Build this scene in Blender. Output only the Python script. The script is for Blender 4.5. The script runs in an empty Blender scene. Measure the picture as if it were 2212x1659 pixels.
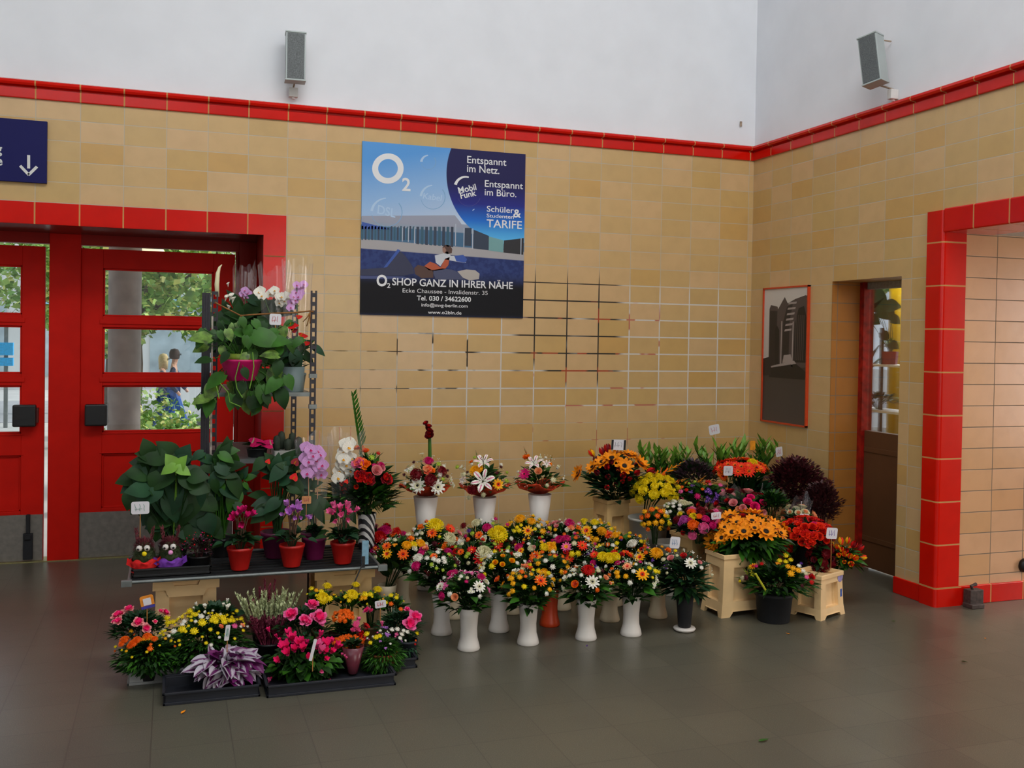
import bpy, math, random
import numpy as np
from mathutils import Matrix, Vector, Quaternion

PI = math.pi
C = bpy.context.scene.collection
scn = bpy.context.scene

# ------------------------------------------------------------------ camera
F_PX, PITCH, ROLL, YAW = 2123.81, 0.016667, 0.0162196, 0.335055
SX, SY = 2.143, -64.559
CAM = np.array([-4.42264, -6.87535, 1.6])
_F = np.array([math.sin(YAW)*math.cos(PITCH), math.cos(YAW)*math.cos(PITCH), -math.sin(PITCH)])
_R = np.array([math.cos(YAW), -math.sin(YAW), 0.0]); _U = np.cross(_R, _F)
_r = math.cos(ROLL)*_R + math.sin(ROLL)*_U
_u = -math.sin(ROLL)*_R + math.cos(ROLL)*_U
cd = bpy.data.cameras.new('camera'); cam = bpy.data.objects.new('camera', cd); C.objects.link(cam)
cd.sensor_fit = 'HORIZONTAL'; cd.sensor_width = 36.0; cd.lens = F_PX/2212*36
cd.shift_x = -SX/2212; cd.shift_y = SY/2212
cam.matrix_world = Matrix(((_r[0], _u[0], -_F[0], CAM[0]), (_r[1], _u[1], -_F[1], CAM[1]), (_r[2], _u[2], -_F[2], CAM[2]), (0, 0, 0, 1)))
cd.clip_end = 200
scn.camera = cam

def ray(x, y):
    a = (x-1106-SX)/F_PX; b = (y-829.5-SY)/F_PX
    return _F + a*_r - b*_u
def pl(x, y, axis, val):                     # point where the sight line meets a real plane
    d = ray(x, y); return CAM + d*((val-CAM[axis])/d[axis])
def G(x, y, Y): return pl(x, y, 1, Y)
def W(x, y): return pl(x, y, 0, 0.0)
def fl(x, y, z=0.0): return pl(x, y, 2, z)
def mpp(P): return float((np.asarray(P)-CAM) @ _F)/F_PX      # metres per pixel at a point

# ------------------------------------------------------------------ light
scn.view_settings.view_transform = 'Standard'; scn.view_settings.look = 'None'
scn.view_settings.gamma = 1; scn.view_settings.use_curve_mapping = False
scn.view_settings.exposure = 0.0
world = bpy.data.worlds.new('sky'); scn.world = world; world.use_nodes = True
nt = world.node_tree; bg = nt.nodes['Background']
sky = nt.nodes.new('ShaderNodeTexSky'); sky.sky_type = 'HOSEK_WILKIE'; sky.turbidity = 6; sky.ground_albedo = 0.4
sky.sun_direction = Vector((0.7, -0.25, 0.66)).normalized()
mixw = nt.nodes.new('ShaderNodeMix'); mixw.data_type = 'RGBA'; mixw.inputs[0].default_value = 0.75
mixw.inputs[7].default_value = (0.86, 0.93, 1.0, 1)
nt.links.new(sky.outputs[0], mixw.inputs[6]); nt.links.new(mixw.outputs[2], bg.inputs[0])
bg.inputs[1].default_value = 2.0
sd = bpy.data.lights.new('sun', 'SUN'); sd.energy = 4.0; sd.angle = 0.15; sd.color = (1.0, 0.96, 0.9)
so = bpy.data.objects.new('sun', sd); C.objects.link(so)
so.rotation_euler = Vector((-0.92, 0.03, -0.55)).to_track_quat('-Z', 'Y').to_euler()

def area(name, loc, target, sx, sy, power, col, spread=PI):
    d = bpy.data.lights.new(name, 'AREA'); d.shape = 'RECTANGLE'; d.size = sx; d.size_y = sy
    d.energy = power; d.color = col; d.spread = spread
    o = bpy.data.objects.new(name, d); C.objects.link(o); o.location = loc
    o.rotation_euler = (Vector(target)-Vector(loc)).to_track_quat('-Z', 'Y').to_euler()
    return o
# daylight from the hall's high windows behind the camera, its side entrance, and the passage on the right
area('skylight', (-2.7, -5.0, 6.5), (-2.0, -2.0, 1.0), 5.0, 2.6, 355, (0.96, 0.98, 1.0))
area('high_window_light', (-6.5, -8.8, 5.6), (-3.4, 0, 4.2), 5.0, 1.8, 30, (0.90, 0.96, 1.0), math.radians(120))
area('entrance_light', (-8.9, -5.5, 3.4), (-3, -1.0, 2.2), 3.5, 2.6, 40, (0.84, 0.92, 1.0))
area('low_front_fill', (-1.6, -9.7, 1.9), (-1.5, -1.0, 1.2), 3.4, 2.4, 90, (1.0, 0.98, 0.93))  # added low frontal fill for the wall and flowers, no door modelled there
area('shop_fill', (1.9, 0.1, 2.85), (1.9, 0.3, 0), 1.6, 1.6, 220, (1.0, 0.97, 0.9))  # added fill that brightens the shop interior behind the door pane
area('passage_light', (3.6, -5.2, 1.5), (0.4, -2.4, 1.2), 2.2, 1.9, 130, (1.0, 0.85, 0.76))

# ------------------------------------------------------------------ helpers
def lin(c):
    c = c/255.0
    return c/12.92 if c <= 0.04045 else ((c+0.055)/1.055)**2.4
def rgb(r, g, b): return (lin(r), lin(g), lin(b), 1)

class N:
    """tiny node-graph helper"""
    def __init__(s, name):
        s.m = bpy.data.materials.new(name); s.m.use_nodes = True
        s.t = s.m.node_tree; s.b = s.t.nodes['Principled BSDF']; s.out = s.t.nodes['Material Output']
    def n(s, typ, **k):
        x = s.t.nodes.new(typ)
        for a, v in k.items(): setattr(x, a, v)
        return x
    def link(s, a, b): s.t.links.new(a, b)
    def put(s, inp, v):
        if isinstance(v, (int, float, tuple, list)): inp.default_value = v
        else: s.link(v, inp)
    def math(s, op, a, b=None, c=None):
        x = s.n('ShaderNodeMath', operation=op); s.put(x.inputs[0], a)
        if b is not None: s.put(x.inputs[1], b)
        if c is not None: s.put(x.inputs[2], c)
        return x.outputs[0]
    def mix(s, f, a, b):
        x = s.n('ShaderNodeMix', data_type='RGBA'); s.put(x.inputs[0], f); s.put(x.inputs[6], a); s.put(x.inputs[7], b)
        return x.outputs[2]
    def noise(s, vec, scale, detail=2, rough=0.5):
        x = s.n('ShaderNodeTexNoise'); x.inputs['Scale'].default_value = scale; x.inputs['Detail'].default_value = detail
        x.inputs['Roughness'].default_value = rough
        if vec is not None: s.link(vec, x.inputs['Vector'])
        return x.outputs[0]
    def ramp(s, f, stops):
        x = s.n('ShaderNodeValToRGB'); e = x.color_ramp.elements
        while len(e) < len(stops): e.new(0.5)
        for q, (p, c) in zip(e, stops): q.position = p; q.color = c
        s.link(f, x.inputs[0]); return x.outputs[0]
    def smooth(s, v, a, b):
        x = s.n('ShaderNodeMapRange', interpolation_type='SMOOTHSTEP'); s.put(x.inputs[0], v)
        x.inputs[1].default_value = a; x.inputs[2].default_value = b; return x.outputs[0]

_mats = {}
def mat(name, col, rough=0.55, metal=0.0, var=0.12, scale=40, spec=0.5, sheen=0):
    if name in _mats: return _mats[name]
    g = N(name); tc = g.n('ShaderNodeTexCoord').outputs['Object']
    f = g.noise(tc, scale, 3)
    dark = tuple(c*(1-var*1.6) for c in col[:3])+(1,); lite = tuple(min(1, c*(1+var*1.6)) for c in col[:3])+(1,)
    g.link(g.ramp(f, [(0.3, dark), (0.7, lite)]), g.b.inputs['Base Color'])
    g.b.inputs['Roughness'].default_value = rough; g.b.inputs['Metallic'].default_value = metal
    g.b.inputs['Specular IOR Level'].default_value = spec
    _mats[name] = g.m; return g.m

class MB:
    def __init__(s): s.v = []; s.f = []; s.m = []; s.n = 0
    def add(s, V, F, mi=0, M=None, off=None):
        V = np.asarray(V, float)
        if M is not None: V = V @ np.asarray(M).T
        if off is not None: V = V + np.asarray(off)
        s.v.append(V); n = s.n
        s.f += [tuple(i+n for i in q) for q in F]
        s.m += (list(mi) if hasattr(mi, '__len__') else [mi]*len(F)); s.n += len(V); return s
    def box(s, x0, x1, y0, y1, z0, z1, mi=0, M=None, off=None):
        V = [(x, y, z) for z in (z0, z1) for y in (y0, y1) for x in (x0, x1)]
        return s.add(V, [(0, 2, 3, 1), (4, 5, 7, 6), (0, 1, 5, 4), (2, 6, 7, 3), (0, 4, 6, 2), (1, 3, 7, 5)], mi, M, off)
    def tube(s, P, r, n=6, mi=0, cap=True):
        P = [np.asarray(p, float) for p in P]; k = len(P)
        rr = r if hasattr(r, '__len__') else [r]*k
        V = []
        ref = np.array([0.31, 0.95, 0.05])
        for i in range(k):
            t = P[min(i+1, k-1)]-P[max(i-1, 0)]; t = t/(np.linalg.norm(t)+1e-9)
            a = np.cross(t, ref)
            if np.linalg.norm(a) < 0.2: a = np.cross(t, [1, 0, 0])
            a /= np.linalg.norm(a); b = np.cross(t, a)
            for j in range(n):
                w = 2*PI*j/n; V.append(P[i]+rr[i]*(math.cos(w)*a+math.sin(w)*b))
        F = [(i*n+j, i*n+(j+1) % n, (i+1)*n+(j+1) % n, (i+1)*n+j) for i in range(k-1) for j in range(n)]
        if cap: F += [tuple(range(n-1, -1, -1)), tuple(range((k-1)*n, k*n))]
        return s.add(V, F, mi)
    def lathe(s, prof, n=24, mi=0, off=(0, 0, 0), sx=1, sy=1, wob=0, wn=8):
        V = [(r*(1+wob*math.cos(wn*2*PI*j/n))*math.cos(2*PI*j/n)*sx, r*(1+wob*math.cos(wn*2*PI*j/n))*math.sin(2*PI*j/n)*sy, z) for r, z in prof for j in range(n)]
        k = len(prof)
        F = [(i*n+j, i*n+(j+1) % n, (i+1)*n+(j+1) % n, (i+1)*n+j) for i in range(k-1) for j in range(n)]
        F += [tuple(range(n-1, -1, -1))]
        return s.add(V, F, mi, None, off)
    def prism(s, pts, d0, d1, axis=1, mi=0):
        """polygon pts (a,b) in the plane across `axis`, extruded d0..d1"""
        def p3(a, b, d): return (a, d, b) if axis == 1 else ((d, a, b) if axis == 0 else (a, b, d))
        n = len(pts)
        V = [p3(a, b, d0) for a, b in pts]+[p3(a, b, d1) for a, b in pts]
        F = [tuple(range(n)), tuple(range(2*n-1, n-1, -1))]+[(i, (i+1) % n, n+(i+1) % n, n+i) for i in range(n)]
        return s.add(V, F, mi)
    def mesh(s, name, mats, smooth=False):
        me = bpy.data.meshes.new(name)
        V = np.concatenate(s.v) if s.v else np.zeros((0, 3))
        me.from_pydata(V.tolist(), [], s.f)
        for m in (mats if isinstance(mats, (list, tuple)) else [mats]): me.materials.append(m)
        me.polygons.foreach_set('material_index', s.m)
        if smooth: me.polygons.foreach_set('use_smooth', [True]*len(s.f))
        me.update(); return me
    def build(s, name, mats, parent=None, smooth=False, bevel=0):
        o = bpy.data.objects.new(name, s.mesh(name, mats, smooth)); C.objects.link(o)
        if parent is not None: o.parent = parent
        if bevel:
            b = o.modifiers.new('b', 'BEVEL'); b.width = bevel; b.segments = 2; b.limit_method = 'ANGLE'
        return o

def tag(o, label, cat, group=None, kind=None):
    if label: o['label'] = label
    if cat: o['category'] = cat
    if group: o['group'] = group
    if kind: o['kind'] = kind
    return o
def thing(name, label, cat, loc=(0, 0, 0), group=None):
    o = bpy.data.objects.new(name, None); C.objects.link(o); o.location = [float(c) for c in loc]
    o.empty_display_size = 0.05
    return tag(o, label, cat, group)
def struct(o): o['kind'] = 'structure'; return o

def rotz(a): c, s = math.cos(a), math.sin(a); return np.array([[c, -s, 0], [s, c, 0], [0, 0, 1.]])
def roty(a): c, s = math.cos(a), math.sin(a); return np.array([[c, 0, s], [0, 1, 0], [-s, 0, c]])
def rotx(a): c, s = math.cos(a), math.sin(a); return np.array([[1, 0, 0], [0, c, -s], [0, s, c]])
def unit(v): v = np.asarray(v, float); return v/(np.linalg.norm(v)+1e-9)
def frame(x, up=(0, 0, 1)):
    """3x3 whose columns are x (length), side, normal"""
    x = unit(x); s = np.cross(up, x)
    if np.linalg.norm(s) < 0.05: s = np.cross((0, 1, 0.1), x)
    s = unit(s); return np.stack([x, s, np.cross(x, s)], 1)

def petal(L=1, Wd=0.3, rise=0.1, rows=3, cup=0.0, tip=0.15, base=0.35, x0=0.0, shape=0.6):
    V = []; F = []
    for i in range(rows+1):
        t = i/rows
        w = Wd*(base*(1-t)+tip*t+math.sin(PI*min(1, t**shape))*0.5*1.0) if 0 < t < 1 else Wd*(base*0.5 if t == 0 else tip)
        z = rise*t*t
        V += [(x0+L*t, -w, z+cup*w), (x0+L*t, 0, z), (x0+L*t, w, z+cup*w)]
    for i in range(rows):
        a = 3*i; F += [(a, a+3, a+4, a+1), (a+1, a+4, a+5, a+2)]
    return np.array(V), F
def leafshape(L=1, Wd=0.5, droop=0.2, rows=4, fold=0.25, heart=False):
    V = []; F = []
    if heart: rows = 7
    for i in range(rows+1):
        t = i/rows
        w = Wd*0.5*(math.sin(PI*t**0.62)**0.8 if 0 < t < 1 else 0.0)
        if heart: w = Wd*0.5*[0.40, 0.92, 1.0, 0.97, 0.84, 0.62, 0.32, 0.0][i]
        z = -droop*t*t*L
        x = L*t
        V += [(x-(0.1*L if heart and i == 0 else 0), -w, z+fold*w), (x, 0, z), (x-(0.1*L if heart and i == 0 else 0), w, z+fold*w)]
    for i in range(rows):
        a = 3*i; F += [(a, a+3, a+4, a+1), (a+1, a+4, a+5, a+2)]
    return np.array(V), F

def text_mesh(txt, size, bold=0.0, align='LEFT', shear=0.0, extrude=0.0008):
    cu = bpy.data.curves.new('t', 'FONT'); cu.body = txt; cu.size = size; cu.align_x = align
    cu.offset = bold*size; cu.shear = shear; cu.extrude = extrude; cu.resolution_u = 4
    o = bpy.data.objects.new('t', cu); C.objects.link(o)
    bpy.context.view_layer.update()
    me = bpy.data.meshes.new_from_object(o.evaluated_get(bpy.context.evaluated_depsgraph_get()))
    bpy.data.objects.remove(o); bpy.data.curves.remove(cu)
    return me

# ------------------------------------------------------------------ surface materials
X0J, WJ, Z0J, HJ = -5.2411, 0.25993, 1.7520, 0.131674
ZT0, ZT1 = 3.054, 3.170          # cornice
DX, DZ = -3.83, 2.275            # right edge and head of the hall door opening
def tile_mat(name, axis, cols, grout, gw, rough, marks=False, wide=WJ, high=HJ, x0=X0J, z0=Z0J, bump=True):
    g = N(name); pos = g.n('ShaderNodeNewGeometry').outputs['Position']
    sp = g.n('ShaderNodeSeparateXYZ'); g.link(pos, sp.inputs[0])
    h = sp.outputs[axis]; z = sp.outputs[2]
    u = g.math('DIVIDE', g.math('SUBTRACT', h, x0), wide); v = g.math('DIVIDE', g.math('SUBTRACT', z, z0), high)
    fu = g.math('SUBTRACT', u, g.math('ROUND', u)); fv = g.math('SUBTRACT', v, g.math('ROUND', v))
    du = g.math('MULTIPLY', g.math('ABSOLUTE', fu), wide); dv = g.math('MULTIPLY', g.math('ABSOLUTE', fv), high)
    d = g.math('MINIMUM', du, dv)
    cv = g.n('ShaderNodeCombineXYZ'); g.link(g.math('FLOOR', u), cv.inputs[0]); g.link(g.math('FLOOR', v), cv.inputs[1])
    wn = g.n('ShaderNodeTexWhiteNoise', noise_dimensions='3D'); g.link(cv.outputs[0], wn.inputs[0])
    base = g.ramp(wn.outputs[0], cols)
    n1 = g.noise(pos, 9, 4); base = g.mix(g.math('MULTIPLY', g.smooth(n1, 0.35, 0.75), 0.16), base, tuple(c*0.62 for c in cols[0][1][:3])+(1,))
    gcol = grout; gwid = gw
    if marks:
        def band(val, a, b, soft=0.06):
            return g.math('MULTIPLY', g.smooth(val, a-soft, a+soft), g.math('SUBTRACT', 1.0, g.smooth(val, b-soft, b+soft)))
        n2 = g.noise(pos, 2.4, 2); n3 = g.noise(pos, 7.0, 1)
        lite = g.math('MULTIPLY', band(h, -2.85, -0.02, 0.25), band(z, 1.03, 2.02, 0.07))
        gcol = g.mix(g.math('MULTIPLY', lite, 0.95), gcol, rgb(206, 200, 190))
        blk = g.math('MULTIPLY', band(h, -2.02, -1.16, 0.05), band(z, 1.25, 2.10, 0.05))
        blk = g.math('MULTIPLY', blk, g.smooth(n2, 0.30, 0.46))
        blk2 = g.math('MULTIPLY', g.math('MULTIPLY', band(h, -3.35, -2.3, 0.05), band(z, 1.2, 1.62, 0.05)), g.smooth(n3, 0.52, 0.6))
        gcol = g.mix(g.math('MAXIMUM', blk, blk2), gcol, rgb(46, 40, 34))
        red = g.math('MULTIPLY', g.math('MULTIPLY', band(h, -1.9, -0.75, 0.12), band(z, 0.75, 1.85, 0.1)), g.smooth(n3, 0.56, 0.62))
        gcol = g.mix(g.math('MULTIPLY', red, 0.85), gcol, rgb(176, 72, 40))
        gwid = g.math('ADD', gw, g.math('MULTIPLY', lite, 0.0028))
    gm = g.math('SUBTRACT', 1.0, g.smooth(g.math('SUBTRACT', d, gwid), -0.0004, 0.0012))
    g.link(g.mix(gm, base, gcol), g.b.inputs['Base Color'])
    rr = g.math('ADD', rough, g.math('MULTIPLY', gm, 0.9-rough)); g.link(rr, g.b.inputs['Roughness'])
    if 'red' in name: g.b.inputs['Specular IOR Level'].default_value = 0.3
    if bump:
        bm = g.n('ShaderNodeBump'); bm.inputs['Strength'].default_value = 0.25; bm.inputs['Distance'].default_value = 0.004
        hh = g.math('ADD', g.math('MULTIPLY', g.math('SUBTRACT', 1.0, gm), 1.0), g.math('MULTIPLY', g.noise(pos, 14, 1), 0.5))
        g.link(hh, bm.inputs['Height']); g.link(bm.outputs[0], g.b.inputs['Normal'])
    return g.m
TAN = [(0.0, rgb(196, 162, 106)), (0.3, rgb(203, 168, 114)), (0.55, rgb(207, 171, 124)), (0.75, rgb(197, 164, 105)), (0.92, rgb(199, 158, 94))]
JTAN_LIT = [(0.0, rgb(208, 160, 112)), (0.4, rgb(214, 166, 122)), (0.7, rgb(216, 170, 132)), (1.0, rgb(208, 156, 104))]  # wall tan shifted to pink, the passage's light put into the tile colour
m_tile_l = tile_mat('tan_wall_tile', 0, TAN, rgb(186, 176, 156), 0.0018, 0.30, marks=True)
m_tile_r = tile_mat('tan_side_wall_tile', 1, TAN, rgb(186, 176, 156), 0.0018, 0.30, x0=-1.04)
m_tile_j = tile_mat('pink_lit_jamb_tile', 0, JTAN_LIT, rgb(120, 104, 86), 0.0022, 0.26, x0=0.16)
RED = [(0.0, rgb(202, 16, 3)), (0.5, rgb(214, 20, 4)), (1.0, rgb(196, 13, 3))]
GR = rgb(196, 142, 84)
m_red_h = tile_mat('red_course_tile', 0, RED, GR, 0.004, 0.22, high=50, z0=-20)
m_red_r = tile_mat('red_side_course_tile', 1, RED, GR, 0.004, 0.22, high=50, z0=-20, x0=-1.04)
m_red_v = tile_mat('red_upright_tile', 0, RED, GR, 0.004, 0.22, wide=80, x0=-33, high=0.2634, z0=0.115)
m_red_b = tile_mat('red_base_tile', 1, RED, GR, 0.004, 0.25, x0=-1.97, high=50, z0=-20)
m_red_j = tile_mat('red_jamb_base_tile', 0, RED, GR, 0.004, 0.25, x0=0.155, high=50, z0=-20)
m_red_p = mat('red_door_paint', rgb(192, 16, 1), 0.6, 0, 0.05, 6, 0.15)
m_red_d = mat('shaded_red_paint', rgb(140, 14, 3), 0.5, 0, 0.06, 6, 0.2)  # door red darkened, the reveal's shade put into the colour
m_plaster = mat('pale_plaster', rgb(228, 230, 234), 0.85, 0, 0.02, 3)
m_ceil = mat('ceiling_paint', rgb(206, 206, 202), 0.9, 0, 0.02, 3)
m_steel = mat('brushed_kick_plate', rgb(132, 126, 118), 0.42, 0.55, 0.08, 30)
m_black = mat('black_plastic', rgb(14, 14, 15), 0.5, 0, 0.05)
m_blackr = mat('black_rough_plastic', rgb(17, 18, 22), 0.75, 0, 0.1)
def glass_mat(name, tint=(0.95, 0.98, 1, 1), refl=0.08):
    g = N(name); tr = g.n('ShaderNodeBsdfTransparent'); tr.inputs[0].default_value = tint
    gl = g.n('ShaderNodeBsdfGlossy'); gl.inputs['Roughness'].default_value = 0.02
    fr = g.n('ShaderNodeFresnel'); fr.inputs[0].default_value = 1.45
    mx = g.n('ShaderNodeMixShader'); g.link(g.math('MAXIMUM', g.math('MULTIPLY', fr.outputs[0], 0.8), refl), mx.inputs[0])
    g.link(tr.outputs[0], mx.inputs[1]); g.link(gl.outputs[0], mx.inputs[2]); g.link(mx.outputs[0], g.out.inputs[0])
    return g.m
m_glass = glass_mat('clear_glass')
def floor_mat():
    g = N('worn_stone_floor'); pos = g.n('ShaderNodeNewGeometry').outputs['Position']
    mp = g.n('ShaderNodeMapping'); mp.inputs['Rotation'].default_value = (0, 0, 0.0); g.link(pos, mp.inputs[0])
    sp = g.n('ShaderNodeSeparateXYZ'); g.link(mp.outputs[0], sp.inputs[0])
    def joint(v, w, o):
        u = g.math('DIVIDE', g.math('SUBTRACT', v, o), w)
        return g.math('MULTIPLY', g.math('ABSOLUTE', g.math('SUBTRACT', u, g.math('ROUND', u))), w), g.math('FLOOR', u)
    dx, ix = joint(sp.outputs[0], 0.30, 0.02); dy, iy = joint(sp.outputs[1], 0.30, 0.1)
    d = g.math('MINIMUM', dx, dy)
    gm = g.math('SUBTRACT', 1.0, g.smooth(d, 0.001, 0.0035))
    cv = g.n('ShaderNodeCombineXYZ'); g.link(ix, cv.inputs[0]); g.link(iy, cv.inputs[1])
    wn = g.n('ShaderNodeTexWhiteNoise', noise_dimensions='3D'); g.link(cv.outputs[0], wn.inputs[0])
    base = g.ramp(wn.outputs[0], [(0, rgb(84, 82, 69)), (0.5, rgb(88, 86, 72)), (1, rgb(92, 89, 75))])
    spk = g.noise(pos, 260, 3, 0.7)
    base = g.mix(g.math('MULTIPLY', g.smooth(spk, 0.52, 0.70), 0.6), base, rgb(140, 132, 120))
    base = g.mix(g.math('MULTIPLY', g.math('SUBTRACT', 1.0, g.smooth(spk, 0.30, 0.47)), 0.6), base, rgb(52, 46, 42))
    big = g.noise(pos, 1.1, 4, 0.6)
    base = g.mix(g.math('MULTIPLY', g.smooth(big, 0.4, 0.7), 0.25), base, rgb(70, 63, 56))
    g.link(g.mix(g.math('MULTIPLY', gm, 0.55), base, rgb(60, 54, 49)), g.b.inputs['Base Color'])
    g.link(g.math('ADD', 0.26, g.math('MULTIPLY', big, 0.16)), g.b.inputs['Roughness'])
    return g.m
m_floor = floor_mat()

# ------------------------------------------------------------------ the hall
TH = 0.72                                             # thickness of the wall with the doors
def quadbox(name, boxes, m, **k):
    b = MB()
    for q in boxes: b.box(*q)
    return struct(b.build(name, m, **k))
quadbox('floor', [(-9.5, 3.8, -10, TH, -0.08, 0)], m_floor)
quadbox('wall_left', [(DX, 0.0, 0, TH, 0, ZT1), (-9.5, DX, 0, TH, DZ, ZT1), (-9.5, -6.95, 0, TH, 0, DZ)], m_tile_l)
quadbox('wall_left_upper', [(-9.5, 0.6, 0.012, TH, ZT1, 6.6)], m_plaster)
RY0, RY1, RZ = -1.73, -1.03, 2.035                     # shop doorway in the right wall
PY, PZ = -2.085, 2.285                                 # start and head of the passage opening
RT = 0.36
quadbox('wall_right', [(0, RT, RY1, 0, 0, ZT1), (0, RT, RY0, RY1, RZ, ZT1), (0, RT, PY+0.1, RY0, 0, ZT1), (0, RT, PY, PY+0.1, PZ, ZT1), (0, RT, -5.0, PY, PZ, ZT1), (0, RT, -10, -5.0, 0, ZT1)], m_tile_r)
quadbox('wall_right_upper', [(0.012, RT, -10, 0.012, ZT1, 6.6)], m_plaster)
quadbox('wall_back', [(-9.5, 0.4, -10.1, -10, 0, 6.6)], m_plaster)
quadbox('wall_far_left', [(-9.6, -9.5, -10, TH, 0, 6.6)], m_plaster)
quadbox('ceiling', [(-9.5, 0.4, -10, TH, 6.6, 6.7)], m_ceil)
# passage to the right
quadbox('wall_passage', [(0.0, 4.0, PY, PY+0.1, 0, PZ)], m_tile_j)
quadbox('wall_passage_near', [(RT, 4.0, -5.1, -5.0, 0, PZ)], m_tile_j)
quadbox('ceiling_passage', [(RT, 4.0, -5.1, PY+0.1, PZ, PZ+0.1)], m_ceil)

# cornice along both walls: flat lower face, dark groove, rounded upper roll
def cornice(name, m, axis, a0, a1):
    b = MB(); s = -1
    prof = [(0.0, ZT0), (0.014, ZT0), (0.016, ZT0+0.004), (0.016, ZT0+0.062), (0.002, ZT0+0.066), (0.002, ZT0+0.074), (0.038, ZT0+0.077),
            (0.046, ZT0+0.090), (0.040, ZT0+0.106), (0.022, ZT1-0.002), (0.0, ZT1+0.002)]
    if axis == 0: b.prism([(-d, z) for d, z in prof], a0, a1, axis=0)
    else: b.prism([(-d, z) for d, z in prof], a0, a1, axis=1)
    return struct(b.build(name, m))
cornice('trim_1', m_red_h, 0, -9.5, 0.0); cornice('trim_2', m_red_r, 1, -10, 0.0)
# red surround of the hall doors
b = MB(); tw = 0.137
b.prism([(DX, 0), (DX, DZ), (-6.95, DZ), (-6.95, DZ+tw-0.012), (DX+tw, DZ+tw-0.012), (DX+tw, 0)], -0.018, 0.0)
struct(b.build('trim_3', m_red_h, bevel=0.006))
b = MB()
for k in range(8):
    z = 0.02+0.2634*k+0.2634
    if z < DZ: b.box(DX-0.001, DX+tw+0.001, -0.0195, -0.017, z-0.004, z+0.004)
struct(b.build('trim_4', mat('ochre_grout', rgb(150, 96, 50), 0.9)))
# red pilaster with rounded corner, and the red head course over the passage
b = MB(); r = 0.022
pr = [(0.0, -1.968), (-0.02, -1.968), (-0.022, -1.972), (-0.022, PY-0.02+r)]
for k in range(5):
    a = PI+PI/2*k/4; pr.append((-0.022+r+r*math.cos(a), PY-0.02+r+r*math.sin(a)))
pr += [(0.158, PY-0.02), (0.16, PY-0.016), (0.16, PY)]
pr += [(0.0, PY)]
V = [(x, y, 0.115) for x, y in pr]+[(x, y, DZ+0.14) for x, y in pr]; n = len(pr)
b.add(V, [(i, (i+1) % n, n+(i+1) % n, n+i) for i in range(n)]+[tuple(range(n)), tuple(range(2*n-1, n-1, -1))])
struct(b.build('trim_5', m_red_v))
b = MB(); b.box(-0.022, RT, -5.0, PY-0.02, PZ-0.006, 2.424); struct(b.build('trim_6', m_red_r, bevel=0.008))
b = MB(); V = [(x*1.12-0.001, y-0.004, 0.0) for x, y in pr]+[(x*1.12-0.001, y-0.004, 0.113) for x, y in pr]
b.add(V, [(i, (i+1) % n, n+(i+1) % n, n+i) for i in range(n)]+[tuple(range(n)), tuple(range(2*n-1, n-1, -1))])
struct(b.build('trim_7', m_red_v))
quadbox('baseboard_right', [(-0.016, 0.002, -1.962, RY0, 0, 0.105)], m_red_b, bevel=0.004)
quadbox('baseboard_right_far', [(-0.016, 0.002, RY1, -0.001, 0, 0.105)], m_red_b, bevel=0.004)
quadbox('baseboard_left', [(DX+tw+0.002, -0.018, -0.016, 0.002, 0, 0.105)], m_red_h, bevel=0.004)
quadbox('baseboard_passage', [(0.162, 4.0, PY-0.018, PY+0.002, 0, 0.115)], m_red_j, bevel=0.004)
# jamb of the hall doorway in red darkened for shade, ceiling of the reveal
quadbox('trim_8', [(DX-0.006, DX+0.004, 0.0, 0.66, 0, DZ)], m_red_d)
quadbox('trim_9', [(-6.95, DX, 0.0, 0.66, DZ-0.006, DZ+0.004)], mat('brown_soffit', rgb(92, 52, 44), 0.25, 0, 0.05, 5))

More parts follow.
